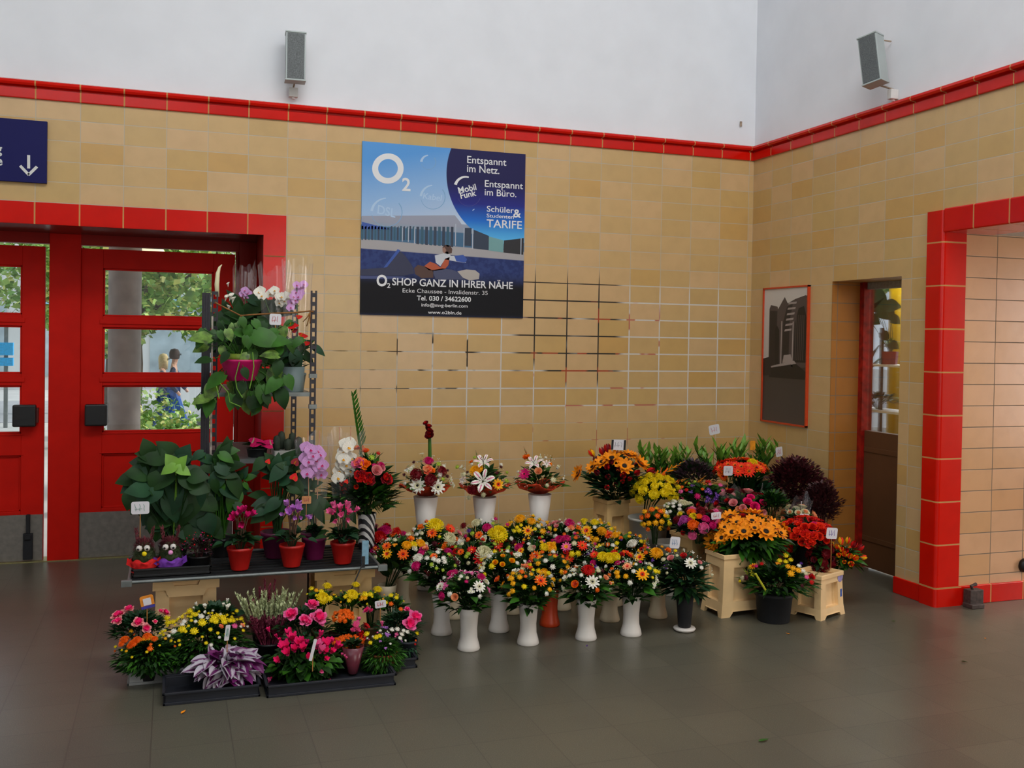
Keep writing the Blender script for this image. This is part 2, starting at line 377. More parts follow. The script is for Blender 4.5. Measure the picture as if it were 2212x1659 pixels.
# ------------------------------------------------------------------ hall doors
YD = 0.60
b = MB(); b.box(-5.217, -5.017, YD-0.03, YD+0.07, 0, DZ-0.006); struct(b.build('trim_10', m_red_p, bevel=0.004))
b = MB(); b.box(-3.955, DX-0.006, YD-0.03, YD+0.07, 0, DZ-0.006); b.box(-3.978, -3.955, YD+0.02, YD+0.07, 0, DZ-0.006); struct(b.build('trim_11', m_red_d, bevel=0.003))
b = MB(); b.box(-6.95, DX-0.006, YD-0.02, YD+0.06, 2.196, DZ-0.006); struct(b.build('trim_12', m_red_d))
b = MB(); b.box(-6.95, -3.96, YD-0.035, YD+0.12, -0.005, 0.006); struct(b.build('trim_13', mat('brass_threshold', rgb(150, 142, 92), 0.4, 0.5)))
def leaf(n, x0, x1, flip):
    """door leaf: three glazed lights, sunk lower panel, metal kick plate"""
    t = thing('door_%d' % n, None, None, ((x0+x1)/2, YD, 0)); t['kind'] = 'structure'; ox, oy = (x0+x1)/2, YD
    gx0, gx1 = x0+0.142, x1-0.150
    if flip: gx0, gx1 = x0+0.150, x1-0.142
    rails = [(0.327, 0.351), (0.734, 0.887), (1.216, 1.298), (1.627, 1.705), (2.041, 2.176)]
    b = MB(); o = (-ox, -oy, 0)
    b.box(x0, gx0, YD, YD+0.045, 0.006, 2.176, off=o); b.box(gx1, x1, YD, YD+0.045, 0.006, 2.176, off=o)
    for z0, z1 in rails: b.box(gx0, gx1, YD, YD+0.045, z0, z1, off=o)
    b.box(gx0, gx1, YD, YD+0.045, 0.006, 0.327, off=o)
    # bead mouldings in the openings
    for z0, z1 in [(0.351, 0.734), (0.887, 1.216), (1.298, 1.627), (1.705, 2.041)]:
        for q in [(gx0, gx0+0.012, z0, z1), (gx1-0.012, gx1, z0, z1), (gx0, gx1, z0, z0+0.012), (gx0, gx1, z1-0.012, z1)]:
            b.box(q[0], q[1], YD+0.012, YD+0.04, q[2], q[3], off=o)
    for z0, z1 in [(1.216, 1.298), (1.627, 1.705)]:
        zc = (z0+z1)/2; b.box(gx0-0.02, gx1+0.02, YD-0.008, YD+0.01, zc-0.016, zc+0.016, off=o)
    for z in (0.30+0.44, 0.877): b.box(gx0-0.015, gx1+0.015, YD-0.006, YD, z-0.002, z+0.003, off=o)
    b.build('leaf_frame', m_red_p, t, bevel=0.003)
    b = MB(); b.box(gx0+0.012, gx1-0.012, YD+0.022, YD+0.032, 0.36, 0.726, off=o); b.build('lower_panel', m_red_p, t)
    b = MB(); b.box(x0+0.002, x1-0.002, YD-0.004, YD-0.0005, 0.008, 0.326, off=o); b.build('kick_plate', m_steel, t)
    for z0, z1 in [(0.887, 1.216), (1.298, 1.627), (1.705, 2.041)]:
        b = MB(); b.box(gx0, gx1, YD+0.022, YD+0.027, z0, z1, off=o); b.build('pane', m_glass, t)
    hx = x0+0.036 if not flip else x1-0.185
    b = MB(); b.box(hx, hx+0.145, YD-0.10, YD-0.045, 0.94, 1.09, off=o)
    hb = b.build('push_block', m_black, t, bevel=0.01)
    cx = hx+0.035 if not flip else hx+0.125
    b = MB(); b.box(cx-0.03, cx+0.03, YD-0.05, YD, 0.965, 1.065, off=o); b.build('mount', mat('dark_red_mount', rgb(90, 18, 10), 0.5), hb).location = (0, 0, 0)
    return t
leaf(1, -5.017, -3.984, False)
lf = leaf(2, -6.279, -5.246, True)
b = MB(); b.box(-0.03, 0.03, -0.03, -0.002, 0.02, 0.20); b.box(-0.012, 0.012, -0.035, -0.002, 0.2, 0.33); b.box(-0.02, 0.02, -0.045, -0.02, 0.16, 0.19)
k = b.build('door_stop_bolt', m_blackr, lf, bevel=0.003); k.location = (0.425, 0, 0)

# ------------------------------------------------------------------ shop door in the right wall
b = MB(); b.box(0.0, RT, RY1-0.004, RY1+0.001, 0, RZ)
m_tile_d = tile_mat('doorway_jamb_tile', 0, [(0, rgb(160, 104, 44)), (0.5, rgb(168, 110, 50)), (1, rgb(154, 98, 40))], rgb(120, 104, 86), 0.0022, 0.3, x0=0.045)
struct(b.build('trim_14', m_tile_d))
XD = 0.26
b = MB(); b.box(XD-0.025, XD+0.05, RY1-0.05, RY1-0.004, 0, RZ); struct(b.build('trim_15', mat('chipped_red_paint', rgb(150, 20, 10), 0.45, 0, 0.3, 22)))
t = thing('door_3', None, None, (XD, -1.38, 0)); t['kind'] = 'structure'; o = (-XD, 1.38, 0)
m_brown = mat('brown_door_panel', rgb(98, 62, 36), 0.5, 0, 0.06, 5)
b = MB(); b.box(XD, XD+0.045, RY0+0.002, RY1-0.052, 0.012, 0.98, off=o)
b.box(XD-0.008, XD, RY0+0.01, RY1-0.06, 0.83, 0.865, off=o); b.box(XD-0.008, XD, RY0+0.01, RY1-0.06, 0.20, 0.235, off=o)
b.build('lower_panel', m_brown, t, bevel=0.003)
b = MB(); b.box(XD, XD+0.045, RY0+0.002, RY1-0.052, 1.985, RZ-0.002, off=o); b.build('head_rail', mat('weathered_rail', rgb(150, 150, 140), 0.5), t)
b = MB(); b.box(XD+0.02, XD+0.026, RY0+0.002, RY1-0.052, 0.98, 1.985, off=o); b.build('pane', m_glass, t)

# the flower shop behind it
quadbox('floor_shop', [(RT, 4.0, PY+0.1, 3.2, -0.08, 0)], mat('shop_floor', rgb(90, 86, 80), 0.5, 0, 0.1, 6))
quadbox('wall_shop', [(RT, 4.0, 3.2, 3.3, 0, 0.5), (RT, 1.0, 3.2, 3.3, 0.5, 3.0), (3.95, 4.0, PY+0.1, 3.2, 0, 0.5)], m_plaster)
quadbox('ceiling_shop', [(RT, 4.0, PY+0.1, 3.3, 2.9, 3.0)], m_ceil)

# ------------------------------------------------------------------ flower heads (unit size, facing +Z)
PC = {}
def pm(name, r, g, b, rough=0.6, var=0.10):
    return mat('petal_'+name, rgb(r, g, b), rough, 0, var, 6, 0.25)
P = dict(white=pm('white', 232, 228, 214), cream=pm('cream', 214, 208, 168), yellow=pm('yellow', 232, 206, 18), gold=pm('gold', 238, 172, 12),
         orange=pm('orange', 236, 104, 14), amber=pm('amber', 240, 142, 8), red=pm('red', 196, 14, 12), scarlet=pm('scarlet', 232, 46, 16), crimson=pm('crimson', 120, 10, 24), wine=pm('wine', 74, 12, 26),
         magenta=pm('magenta', 200, 18, 104), pink=pm('pink', 226, 96, 150), hot=pm('hot_pink', 232, 30, 108), peach=pm('peach', 238, 160, 110), rosepink=pm('rose_pink', 226, 140, 140),
         coral=pm('coral', 232, 96, 66), purple=pm('purple', 84, 44, 130), lilac=pm('lilac', 190, 120, 200), mauve=pm('mauve', 176, 70, 150), lime=pm('lime', 168, 190, 60), green=pm('green', 70, 120, 40),
         dark=pm('dark_centre', 28, 18, 12), brown=pm('brown_centre', 70, 40, 16), orchid=pm('orchid_pink', 206, 150, 206))
m_leaf = mat('dark_leaf', rgb(24, 54, 16), 0.5, 0, 0.28, 9, 0.22)
m_leaf2 = mat('mid_green_leaf', rgb(46, 92, 20), 0.45, 0, 0.25, 9, 0.28)
m_leaf3 = mat('blue_green_leaf', rgb(27, 62, 36), 0.5, 0, 0.25, 9, 0.25)
m_lime = mat('bright_green_leaf', rgb(104, 150, 44), 0.5, 0, 0.2, 9)
m_stem = mat('green_stem', rgb(66, 98, 40), 0.55, 0, 0.2, 20)
m_burg = mat('burgundy_leaf', rgb(66, 22, 26), 0.55, 0, 0.3, 9)
m_plum = mat('plum_leaf', rgb(68, 46, 56), 0.6, 0, 0.3, 9)

def ringflower(rings, petals_mi=0):
    b = MB()
    for n, L, Wd, rise, tilt, z, mi in rings:
        V, F = petal(L, Wd, rise, 2, 0.15, 0.12, 0.4, 0.12)
        for k in range(n):
            b.add(V @ roty(-tilt).T @ rotz(2*PI*(k+0.37*len(b.v) % 1)/n).T + np.array([0, 0, z]), F, mi)
    return b
def dome(b, r, h, z, mi, n=10):
    b.lathe([(r, z), (r*0.92, z+h*0.45), (r*0.6, z+h*0.85), (r*0.05, z+h)], n, mi)
def F_gerbera(inner=None):
    b = ringflower([(17, 0.88, 0.25, 0.0, 0.10, 0.0, 0), (15, 0.74, 0.23, 0.06, 0.28, 0.03, 0)])
    V, F = petal(0.36, 0.10, 0.05, 2, 0.1, 0.1, 0.4, 0.1)
    for k in range(14): b.add(V @ roty(-0.5).T @ rotz(2*PI*k/14+0.2).T+np.array([0, 0, 0.07]), F, 1)
    b.lathe([(0.38, 0.05), (0.30, 0.13), (0.20, 0.14)], 14, 1); dome(b, 0.17, 0.12, 0.12, 2); b.tube([(0, 0, -0.9), (0, 0, 0)], 0.05, 5, 3); return b
def F_sun():
    b = ringflower([(16, 0.78, 0.25, 0.05, 0.05, 0.0, 0), (15, 0.64, 0.24, 0.15, 0.35, 0.03, 0)])
    b.v = [v for v in b.v]; dome(b, 0.27, 0.18, 0.02, 2, 14); b.lathe([(0.35, 0.02), (0.28, 0.14), (0.24, 0.15)], 14, 1); b.tube([(0, 0, -0.9), (0, 0, 0)], 0.07, 5, 3); return b
def F_pompon(n=70, flat=0.75, L=0.42):
    b = MB(); V, F = petal(L, 0.13, 0.10, 1, 0.25, 0.7, 0.5, 0.0)
    b.lathe([(0.5, -0.1), (0.62, 0.1), (0.5, 0.4*flat), (0.05, 0.58*flat)], 8, 0)
    ga = PI*(3-5**0.5)
    for k in range(n):
        z = 1-1.12*(k+0.5)/n; r = math.sqrt(max(0, 1-z*z)); a = ga*k
        d = np.array([r*math.cos(a), r*math.sin(a), z]); M = frame(d+np.array([0, 0, 0.25]))
        b.add(V @ M.T + d*0.55*np.array([1, 1, flat]), F, 0)
    b.tube([(0, 0, -0.9), (0, 0, 0)], 0.05, 5, 3); return b
def F_rose(open_=0.5):
    b = MB()
    def cup(r, h, a0, span, lean, mi):
        V = []; nn = 5
        for i in range(4):
            t = i/3
            for j in range(nn):
                a = a0+span*(j/(nn-1)-0.5); rr = r*(0.30+0.75*math.sin(t*1.5))+lean*t*t
                edge = 1-0.16*abs(j/(nn-1)-0.5)*2*t
                V.append((rr*math.cos(a), rr*math.sin(a), h*t*edge-0.1))
        F = [(i*nn+j, i*nn+j+1, (i+1)*nn+j+1, (i+1)*nn+j) for i in range(3) for j in range(nn-1)]
        b.add(V, F, mi)
    for k in range(3): cup(0.24, 0.98, k*2.1, 2.6, 0.0, 1)
    for k in range(4): cup(0.44, 0.96, k*1.57+0.5, 2.1, 0.06*open_, 1)
    for k in range(5): cup(0.64, 0.88, k*1.257+0.2, 1.8, 0.22*open_, 0)
    for k in range(5): cup(0.80, 0.70, k*1.257+0.8, 1.7, 0.42*open_, 0)
    b.tube([(0, 0, -0.9), (0, 0, -0.02)], 0.05, 5, 3); return b
def F_lily():
    b = MB()
    for k in range(6):
        L, Wd = (1.25, 0.46) if k % 2 else (1.25, 0.36)
        V = []; Fq = []; rows = 5
        for i in range(rows+1):
            t = i/rows; w = Wd*0.5*math.sin(PI*min(1, 0.08+t*0.92)**0.8)*(1 if i < rows else 0)
            x = 0.08+L*math.sin(t*1.45)*0.8; z = 0.55*math.sin(t*2.3)-0.25*t*t
            V += [(x, -w, z+0.05*w), (x, -w*0.2, z), (x, w*0.2, z), (x, w, z+0.05*w)]
        mi = []
        for i in range(rows):
            a = 4*i
            for j in range(3): Fq.append((a+j, a+4+j, a+5+j, a+1+j)); mi.append(1 if (j == 1 and 0 < i < 4) else 0)
        b.add(np.array(V) @ rotz(k*PI/3).T, Fq, mi)
    for k in range(6): b.tube([(0, 0, 0.1), (0.12*math.cos(k+.3), 0.12*math.sin(k+.3), 0.5), (0.3*math.cos(k+.3), 0.3*math.sin(k+.3), 0.75)], [0.015, 0.015, 0.04], 4, 2)
    b.tube([(0, 0, -0.9), (0, 0, 0.05)], 0.06, 5, 3); return b
def F_ruffle(n=14):
    b = MB(); rnd = random.Random(3)
    for k in range(n):
        t = k/n; V, F = petal(0.85-0.4*t, 0.55-0.2*t, 0.25*rnd.random(), 3, 0.3*rnd.uniform(-1, 1), 0.5, 0.4, 0.05)
        V = V+np.array([(0, 0, 0.09*rnd.uniform(-1, 1)) for _ in V])
        b.add(V @ roty(-0.15-1.0*t).T @ rotz(k*2.4).T, F, 0 if k % 3 else 1)
    b.tube([(0, 0, -0.9), (0, 0, 0)], 0.05, 5, 3); return b
def F_cycla():
    b = MB()
    for k in range(5):
        V, F = petal(1.0, 0.42, 0.0, 3, 0.35, 0.25, 0.5, 0.08)
        b.add(V @ roty(-1.05-0.15*(k % 2)).T @ rotz(k*1.257+0.2*(k % 2)).T, F, 0)
    b.lathe([(0.12, -0.15), (0.2, 0.0), (0.1, 0.08)], 8, 1); b.tube([(0, 0, -0.12), (0.08, 0, -1.6)], 0.05, 5, 3); return b
def F_tulip():
    b = MB()
    for k in range(6):
        V = []; r = 0.42 if k % 2 else 0.36
        for i in range(5):
            t = i/4; rr = r*math.sin(0.35+t*2.1)*1.1; w = [0.3, 0.55, 0.6, 0.42, 0.05][i]
            for j in (-1, 0, 1): V.append((rr*math.cos(j*w), rr*math.sin(j*w), t*1.15))
        F = [(3*i+j, 3*i+j+1, 3*i+4+j, 3*i+3+j) for i in range(4) for j in range(2)]
        b.add(np.array(V) @ rotz(k*PI/3).T, F, 0 if k % 2 else 1)
    b.tube([(0, 0, -0.9), (0, 0, 0.05)], 0.06, 5, 3); return b
def F_orchid():
    b = MB()
    for a, L, Wd in ((PI/2, 0.95, 0.60), (PI/2+2.3, 0.9, 0.56), (PI/2-2.3, 0.9, 0.56), (0.12, 1.0, 1.15), (PI-0.12, 1.0, 1.15)):
        V, F = petal(L, Wd, 0.08, 4, -0.08, 0.12, 0.3, 0.02); b.add(V @ rotz(a).T, F, 0)
    V, F = petal(0.5, 0.26, 0.35, 3, 0.4, 0.3, 0.4, 0.0); b.add(V @ roty(-0.4).T @ rotz(-PI/2).T, F, 1)
    b.tube([(0, 0, 0), (0, -0.05, 0.2)], [0.1, 0.06], 6, 1); b.tube([(0, 0, -0.5), (0, 0, 0)], 0.04, 4, 3); return b
def F_spray(n=5):
    b = MB(); rnd = random.Random(n)
    for k in range(n):
        a = k*2.4; r = 0.62*math.sqrt(k/n); c = np.array([r*math.cos(a), r*math.sin(a), 0.15*rnd.random()-0.3*r*r])
        for q in range(9):
            V, F = petal(0.3, 0.11, 0.04, 1, 0.1, 0.5, 0.5, 0.05); b.add(V @ roty(-0.35*(q % 2)-.05).T @ rotz(q*0.698).T + c, F, 0)
        b.lathe([(0.11, c[2]), (0.08, c[2]+0.07), (0.01, c[2]+0.09)], 6, 1, (c[0], c[1], 0)); b.tube([(0, 0, -0.9), c], 0.02, 3, 3, False)
    return b
def F_spike(n=26, lean=0.0):
    b = MB(); rnd = random.Random(5)
    for k in range(n):
        t = k/n; a = k*2.4; V, F = petal(0.5*(1.1-t), 0.2*(1.1-t), 0.08, 1, 0.2, 0.3, 0.5, 0.02)
        b.add(V @ roty(-0.7).T @ rotz(a).T + np.array([0, 0, -0.9+2.0*t]), F, 0 if rnd.random() < 0.75 else 1)
    b.tube([(0, 0, -1.0), (0, 0, 1.1)], [0.05, 0.02], 5, 3); return b
def F_heart():
    b = MB(); V = []; ws = [0.0, 0.42, 0.6, 0.55, 0.36, 0.14, 0.0]; xs = [-0.1, -0.25, 0.0, 0.35, 0.7, 1.0, 1.15]
    for x, w in zip(xs, ws): V += [(x, -w, 0.08*abs(w)), (x if x > -0.2 else -0.05, 0, 0), (x, w, 0.08*abs(w))]
    F = [(3*i, 3*i+3, 3*i+4, 3*i+1) for i in range(6)]+[(3*i+1, 3*i+4, 3*i+5, 3*i+2) for i in range(6)]
    b.add(V, F, 0); b.tube([(0, 0, 0), (0.1, 0, 0.3), (0.14, 0, 0.6)], [0.07, 0.06, 0.03], 6, 1); b.tube([(0, 0, -1.0), (0, 0, 0)], 0.03, 4, 3); return b
def F_calla():
    b = MB(); V = []; n = 10
    for i, (r, z) in enumerate([(0.05, -0.3), (0.16, 0.1), (0.26, 0.5), (0.5, 0.95), (0.62, 1.2)]):
        for j in range(n):
            a = 2*PI*j/n; V.append((r*math.cos(a), r*math.sin(a)*0.8, z+(0.3*math.cos(a) if i > 2 else 0)))
    b.add(V, [(i*n+j, i*n+(j+1) % n, (i+1)*n+(j+1) % n, (i+1)*n+j) for i in range(4) for j in range(n)], 0)
    b.tube([(0, 0, 0.1), (0, 0, 0.85)], 0.05, 5, 1); b.tube([(0, 0, -1.0), (0, 0, -0.25)], 0.05, 4, 3); return b
def F_azalea():
    b = MB()
    for k in range(12):
        V, F = petal(0.9-0.03*k, 0.55, 0.1, 3, 0.15*(1 if k % 2 else -1), 0.3, 0.4, 0.04); V[:, 2] += 0.07*np.sin(V[:, 1]*14+k)
        b.add(V @ roty(-0.1-0.08*k).T @ rotz(k*2.4).T, F, 0 if k < 7 else 1)
    b.tube([(0, 0, -0.9), (0, 0, 0)], 0.04, 4, 3); return b

SH = dict(gerbera=F_gerbera, sunflower=F_sun, chrysanthemum=lambda: F_pompon(72), button_flower=lambda: F_pompon(26, 0.9, 0.35), rose=F_rose, lily=F_lily,
          carnation=F_ruffle, cyclamen_flower=F_cycla, tulip=F_tulip, orchid_flower=F_orchid, spray_flower=F_spray, flower_spike=F_spike,
          anthurium_flower=F_heart, calla=F_calla, azalea_flower=F_azalea)
_sh = {}; _fm = {}
def fmesh(kind, c0, c1, c2):
    key = (kind, c0, c1, c2)
    if key not in _fm:
        if kind not in _sh: _sh[kind] = SH[kind]()
        _fm[key] = _sh[kind].mesh(kind, [P[c0], P[c1], P[c2], m_stem], smooth=kind in ('rose', 'tulip', 'calla', 'orchid_flower', 'azalea_flower', 'lily'))
    return _fm[key]
# codes: kind, colours (petal, inner, centre)
K = dict(gw=('gerbera', 'white', 'cream', 'dark'), go=('gerbera', 'orange', 'scarlet', 'dark'), gy=('gerbera', 'gold', 'scarlet', 'brown'), gr=('gerbera', 'red', 'scarlet', 'gold'), gs=('gerbera', 'scarlet', 'orange', 'brown'),
         gp=('gerbera', 'pink', 'gold', 'orange'), gm=('gerbera', 'magenta', 'hot', 'dark'), gP=('gerbera', 'peach', 'coral', 'red'), su=('sunflower', 'amber', 'brown', 'dark'),
         my=('chrysanthemum', 'yellow', 'yellow', 'yellow'), mw=('chrysanthemum', 'white', 'white', 'white'), mc=('chrysanthemum', 'cream', 'cream', 'cream'), mm=('chrysanthemum', 'magenta', 'magenta', 'magenta'), mg=('chrysanthemum', 'gold', 'gold', 'gold'),
         mr=('chrysanthemum', 'red', 'red', 'red'), mv=('chrysanthemum', 'mauve', 'mauve', 'mauve'), mo=('chrysanthemum', 'orange', 'orange', 'orange'), mx=('chrysanthemum', 'crimson', 'crimson', 'crimson'), mk=('chrysanthemum', 'pink', 'pink', 'pink'),
         by=('button_flower', 'yellow', 'gold', 'gold'), bg=('button_flower', 'gold', 'gold', 'gold'), bw=('button_flower', 'white', 'cream', 'lime'), bo=('button_flower', 'orange', 'gold', 'gold'), bl=('button_flower', 'lime', 'lime', 'lime'), bm=('button_flower', 'magenta', 'magenta', 'magenta'),
         bx=('button_flower', 'wine', 'crimson', 'crimson'), bp=('button_flower', 'purple', 'lilac', 'purple'), br=('button_flower', 'red', 'red', 'red'), bk=('button_flower', 'pink', 'pink', 'pink'), bc=('button_flower', 'cream', 'cream', 'cream'),
         rw=('rose', 'white', 'cream', 'cream'), rp=('rose', 'peach', 'peach', 'peach'), ro=('rose', 'orange', 'coral', 'coral'), rk=('rose', 'rosepink', 'rosepink', 'pink'), rr=('rose', 'crimson', 'red', 'red'), ry=('rose', 'gold', 'amber', 'gold'), rm=('rose', 'hot', 'magenta', 'magenta'), rc=('rose', 'cream', 'peach', 'cream'), rR=('rose', 'scarlet', 'red', 'red'),
         li=('lily', 'white', 'pink', 'brown'), cr=('carnation', 'red', 'crimson', 'red'), ck=('carnation', 'pink', 'coral', 'pink'), co=('carnation', 'orange', 'amber', 'orange'), cp=('carnation', 'peach', 'coral', 'peach'), cm=('carnation', 'magenta', 'hot', 'hot'), cw=('carnation', 'white', 'cream', 'cream'), cR=('carnation', 'scarlet', 'red', 'red'), cx=('carnation', 'wine', 'crimson', 'wine'),
         sy=('spray_flower', 'yellow', 'gold', 'gold'), sw=('spray_flower', 'white', 'lime', 'lime'), sk=('spray_flower', 'pink', 'mauve', 'gold'), so=('spray_flower', 'amber', 'gold', 'gold'), sl=('spray_flower', 'lilac', 'purple', 'gold'), sr=('spray_flower', 'scarlet', 'crimson', 'gold'), sp=('spray_flower', 'purple', 'lilac', 'lilac'),
         kg=('flower_spike', 'green', 'scarlet', 'green'), ky=('flower_spike', 'lime', 'yellow', 'lime'), kx=('flower_spike', 'wine', 'crimson', 'wine'), kw=('flower_spike', 'cream', 'lime', 'cream'), ko=('flower_spike', 'amber', 'orange', 'amber'),
         tr=('tulip', 'red', 'crimson', 'red'), ty=('tulip', 'gold', 'scarlet', 'gold'), tx=('tulip', 'crimson', 'wine', 'wine'), ap=('anthurium_flower', 'red', 'gold', 'gold'), ah=('anthurium_flower', 'hot', 'cream', 'cream'), ax=('anthurium_flower', 'crimson', 'gold', 'gold'),
         ow=('orchid_flower', 'white', 'gold', 'gold'), ok=('orchid_flower', 'orchid', 'magenta', 'magenta'), ca=('calla', 'white', 'cream', 'gold'), ay=('azalea_flower', 'pink', 'hot', 'hot'), ax2=('azalea_flower', 'rosepink', 'hot', 'red'), cy=('cyclamen_flower', 'hot', 'magenta', 'hot'), cl=('cyclamen_flower', 'lilac', 'mauve', 'lilac'),
         cym=('cyclamen_flower', 'magenta', 'wine', 'hot'), cyw=('cyclamen_flower', 'white', 'cream', 'cream'), cyk=('cyclamen_flower', 'pink', 'hot', 'hot'))
def head(code, parent, loc, nrm, size, spin=None):
    kind, c0, c1, c2 = K[code]
    o = bpy.data.objects.new(kind, fmesh(kind, c0, c1, c2)); C.objects.link(o); o.parent = parent
    q = Vector([float(c) for c in nrm]).normalized().to_track_quat('Z', 'Y') @ Quaternion((0, 0, 1), random.uniform(0, 6.28) if spin is None else spin)
    o.matrix_basis = Matrix.LocRotScale(Vector([float(c) for c in loc]), q, Vector((size,)*3))
    return o

# ------------------------------------------------------------------ greenery meshes
def fol_dome(c, r, rz, n, ls, seed, mats, lw=0.42, low=-0.35, base=None, droop=0.25, heart=False, spread=1.0):
    """leaves filling a dome around c (local), stems gathering at base"""
    rnd = random.Random(seed); b = MB(); c = np.asarray(c, float); base = np.asarray(base if base is not None else c-np.array([0, 0, rz*1.2]), float)
    tm = [leafshape(1, lw*k, droop, 5 if heart else 3, 0.25, heart) for k in (0.8, 1.0, 1.2)]
    for k in range(n):
        z = rnd.uniform(low, 1.0); a = rnd.uniform(0, 2*PI); h = math.sqrt(max(0.0, 1-z*z)); f = rnd.uniform(0.45, 1.0)
        f *= 0.86
        if z < 0.1: f = rnd.uniform(0.55, 1.12)
        d = np.array([h*math.cos(a), h*math.sin(a), z]); p = c+d*np.array([r, r, rz])*f
        out = unit(p-base); dr = unit(out+np.array([0, 0, rnd.uniform(-0.6, 0.5)])+np.array([math.cos(a), math.sin(a), 0])*0.5*spread)
        L = ls*rnd.uniform(0.7, 1.25); V, F = tm[rnd.randrange(3)]
        b.add((V*L) @ (frame(dr, unit([rnd.uniform(-.5, .5), rnd.uniform(-.5, .5), 1]))).T + p-dr*L*0.5, F, rnd.randrange(len(mats)))
    for k in range(12):
        a = k*0.52; p = c+np.array([math.cos(a)*r*0.5, math.sin(a)*r*0.5, rz*0.1])
        b.tube([base+np.array([math.cos(a), math.sin(a), 0])*0.012, (base+p)/2+np.array([0, 0, 0.01]), p], 0.0022, 4, 0, False)
    return b
def foliage(parent, b, mats, name='foliage'):
    return b.build(name, mats, parent, True)
def specks(c, r, rz, n, s, seed, m, parent, name='baby_breath'):
    rnd = random.Random(seed); b = MB(); c = np.asarray(c)
    T = [(1, 0, 0), (-1, 0, 0), (0, 1, 0), (0, -1, 0), (0, 0, 1), (0, 0, -1)]; F = [(0, 2, 4), (2, 1, 4), (1, 3, 4), (3, 0, 4), (2, 0, 5), (1, 2, 5), (3, 1, 5), (0, 3, 5)]
    cl = [(rnd.uniform(0, 2*PI), rnd.uniform(0.0, 0.95)) for _ in range(7)]
    for k in range(n):
        a, z = cl[k % 7]; a += rnd.gauss(0, 0.3); z = min(1, max(-0.2, z+rnd.gauss(0, 0.15))); h = math.sqrt(1-z*z)
        b.add(np.array(T)*s*rnd.uniform(0.6, 1.3), F, 0, None, c+np.array([h*math.cos(a)*r, h*math.sin(a)*r, z*rz])*rnd.uniform(0.95, 1.06))
    o = b.build(name, m, parent); o['kind'] = 'stuff'; return o

ga = PI*(3-5**0.5)
def flowers(t, org, c, r, rz, explicit, palette, n, size, Z=(0, 0, 1), up=0.55, low=-0.05, face=1.0, fk=1.0):
    """explicit heads sit where their sight lines meet this dome, the rest of the dome is filled from the palette"""
    c = np.asarray(c, float); org = np.asarray(org, float); rad = np.array([r, r, rz]); placed = []
    fac = {Z3: 1.75, Z4: 1.75, Z5: 1.75, ZW: 1.32, ZQ: 1.6, ZR: 1.4, ZS: 1.3}.get(Z, 1.3)
    m = mpp(c); zx, zy, zs = Z
    for e in explicit:
        code, x, y, s = e[:4]; x = zx+x/zs; y = zy+y/zs; s = s/zs
        d = unit(ray(x, y)); o = (CAM-c)/rad; dd = d/rad
        A = dd@dd; B = 2*o@dd; Cc = o@o-1; disc = B*B-4*A*Cc
        if disc > 0: p = CAM+d*((-B-math.sqrt(disc))/(2*A))
        else:
            p = CAM+d*(-(o@dd)/A); q = (p-c)/rad; 
            if np.linalg.norm(q) > 1.35: pass
        nn = unit((p-c)/rad**2); nn = unit(nn+np.array([0, 0, up*0.5])-0.35*d*face)
        S = s*m*0.5*fac*fk*({'r': 0.60, 'l': 0.74, 'g': 0.92, 'c': 1.25 if Z is ZB else 1.0}.get(code[0], 1.0) if Z != ZA else 1.0)
        p = p-nn*S*0.15
        head(code, t, p-org, nn, S*1.08); placed.append((p, S))
    for k in range(n):
        z = 1-(1-low)*(k+0.5)/n; h = math.sqrt(max(0, 1-z*z)); a = ga*k+random.uniform(-.2, .2)
        p = c+np.array([h*math.cos(a), h*math.sin(a), z])*rad*random.uniform(0.93, 1.02)
        S = size*random.uniform(0.9, 1.25)*0.55
        if any(np.linalg.norm(p-q) < (S+w)*0.66 for q, w in placed): continue
        nn = unit((p-c)/rad**2+np.array([0, 0, up]))
        code = random.choice(palette); S *= {'b': 0.62, 's': 0.9, 'k': 1.2, 'm': 1.05, 'r': 0.72}.get(code[0], 1.0)
        head(code, t, p-org-nn*S*0.1, nn, S); placed.append((p, S*0.7))
    return t
m_gyp = mat('tiny_white_blossom', rgb(220, 218, 200), 0.8, 0, 0.05)
Z3 = (780, 1100, 5.185); Z4 = (1040, 1100, 5.186); Z5 = (1280, 1100, 5.529); ZW = (780, 880, 4.809); ZA = (220, 1220, 4.88); ZB = (540, 1220, 5.184)
ZR = (1480, 1080, 5.53); ZS = (1500, 900, 5.925); ZQ = (1220, 900, 5.924)
def T_(z, x, y): return (z[0]+x/z[2], z[1]+y/z[2])

m_vase = mat('white_vase_plastic', rgb(214, 208, 200), 0.45, 0, 0.02, 5)
m_vase_c = mat('cream_vase_plastic', rgb(196, 180, 150), 0.45, 0, 0.03, 5)
m_vase_r = mat('orange_red_vase_plastic', rgb(196, 62, 18), 0.4, 0, 0.04, 5)
def vase(x, y, h, label, m=None, r=0.056, tall=False, group='flared cut flower vases on the floor'):
    b = MB()
    if tall: pf = [(0.045, 0), (0.05, 0.01), (0.044, 0.06), (0.04, h*0.3), (0.052, h*0.65), (0.078, h), (0.074, h), (0.048, h*0.65), (0.036, h*0.3), (0.01, 0.03)]
    else: pf = [(r*0.98, 0), (r*1.04, 0.006), (r*0.98, 0.025), (r*0.80, h*0.28), (r*0.76, h*0.5), (r*0.85, h*0.8), (r*0.97, h), (r*0.93, h), (r*0.80, h*0.8), (r*0.70, h*0.5), (r*0.70, h*0.2), (0.01, 0.02)]
    b.lathe(pf, 28)
    o = b.build('vase', m or m_vase, None, smooth=True); o.location = (x, y, 0)
    return tag(o, label, 'vase', group)
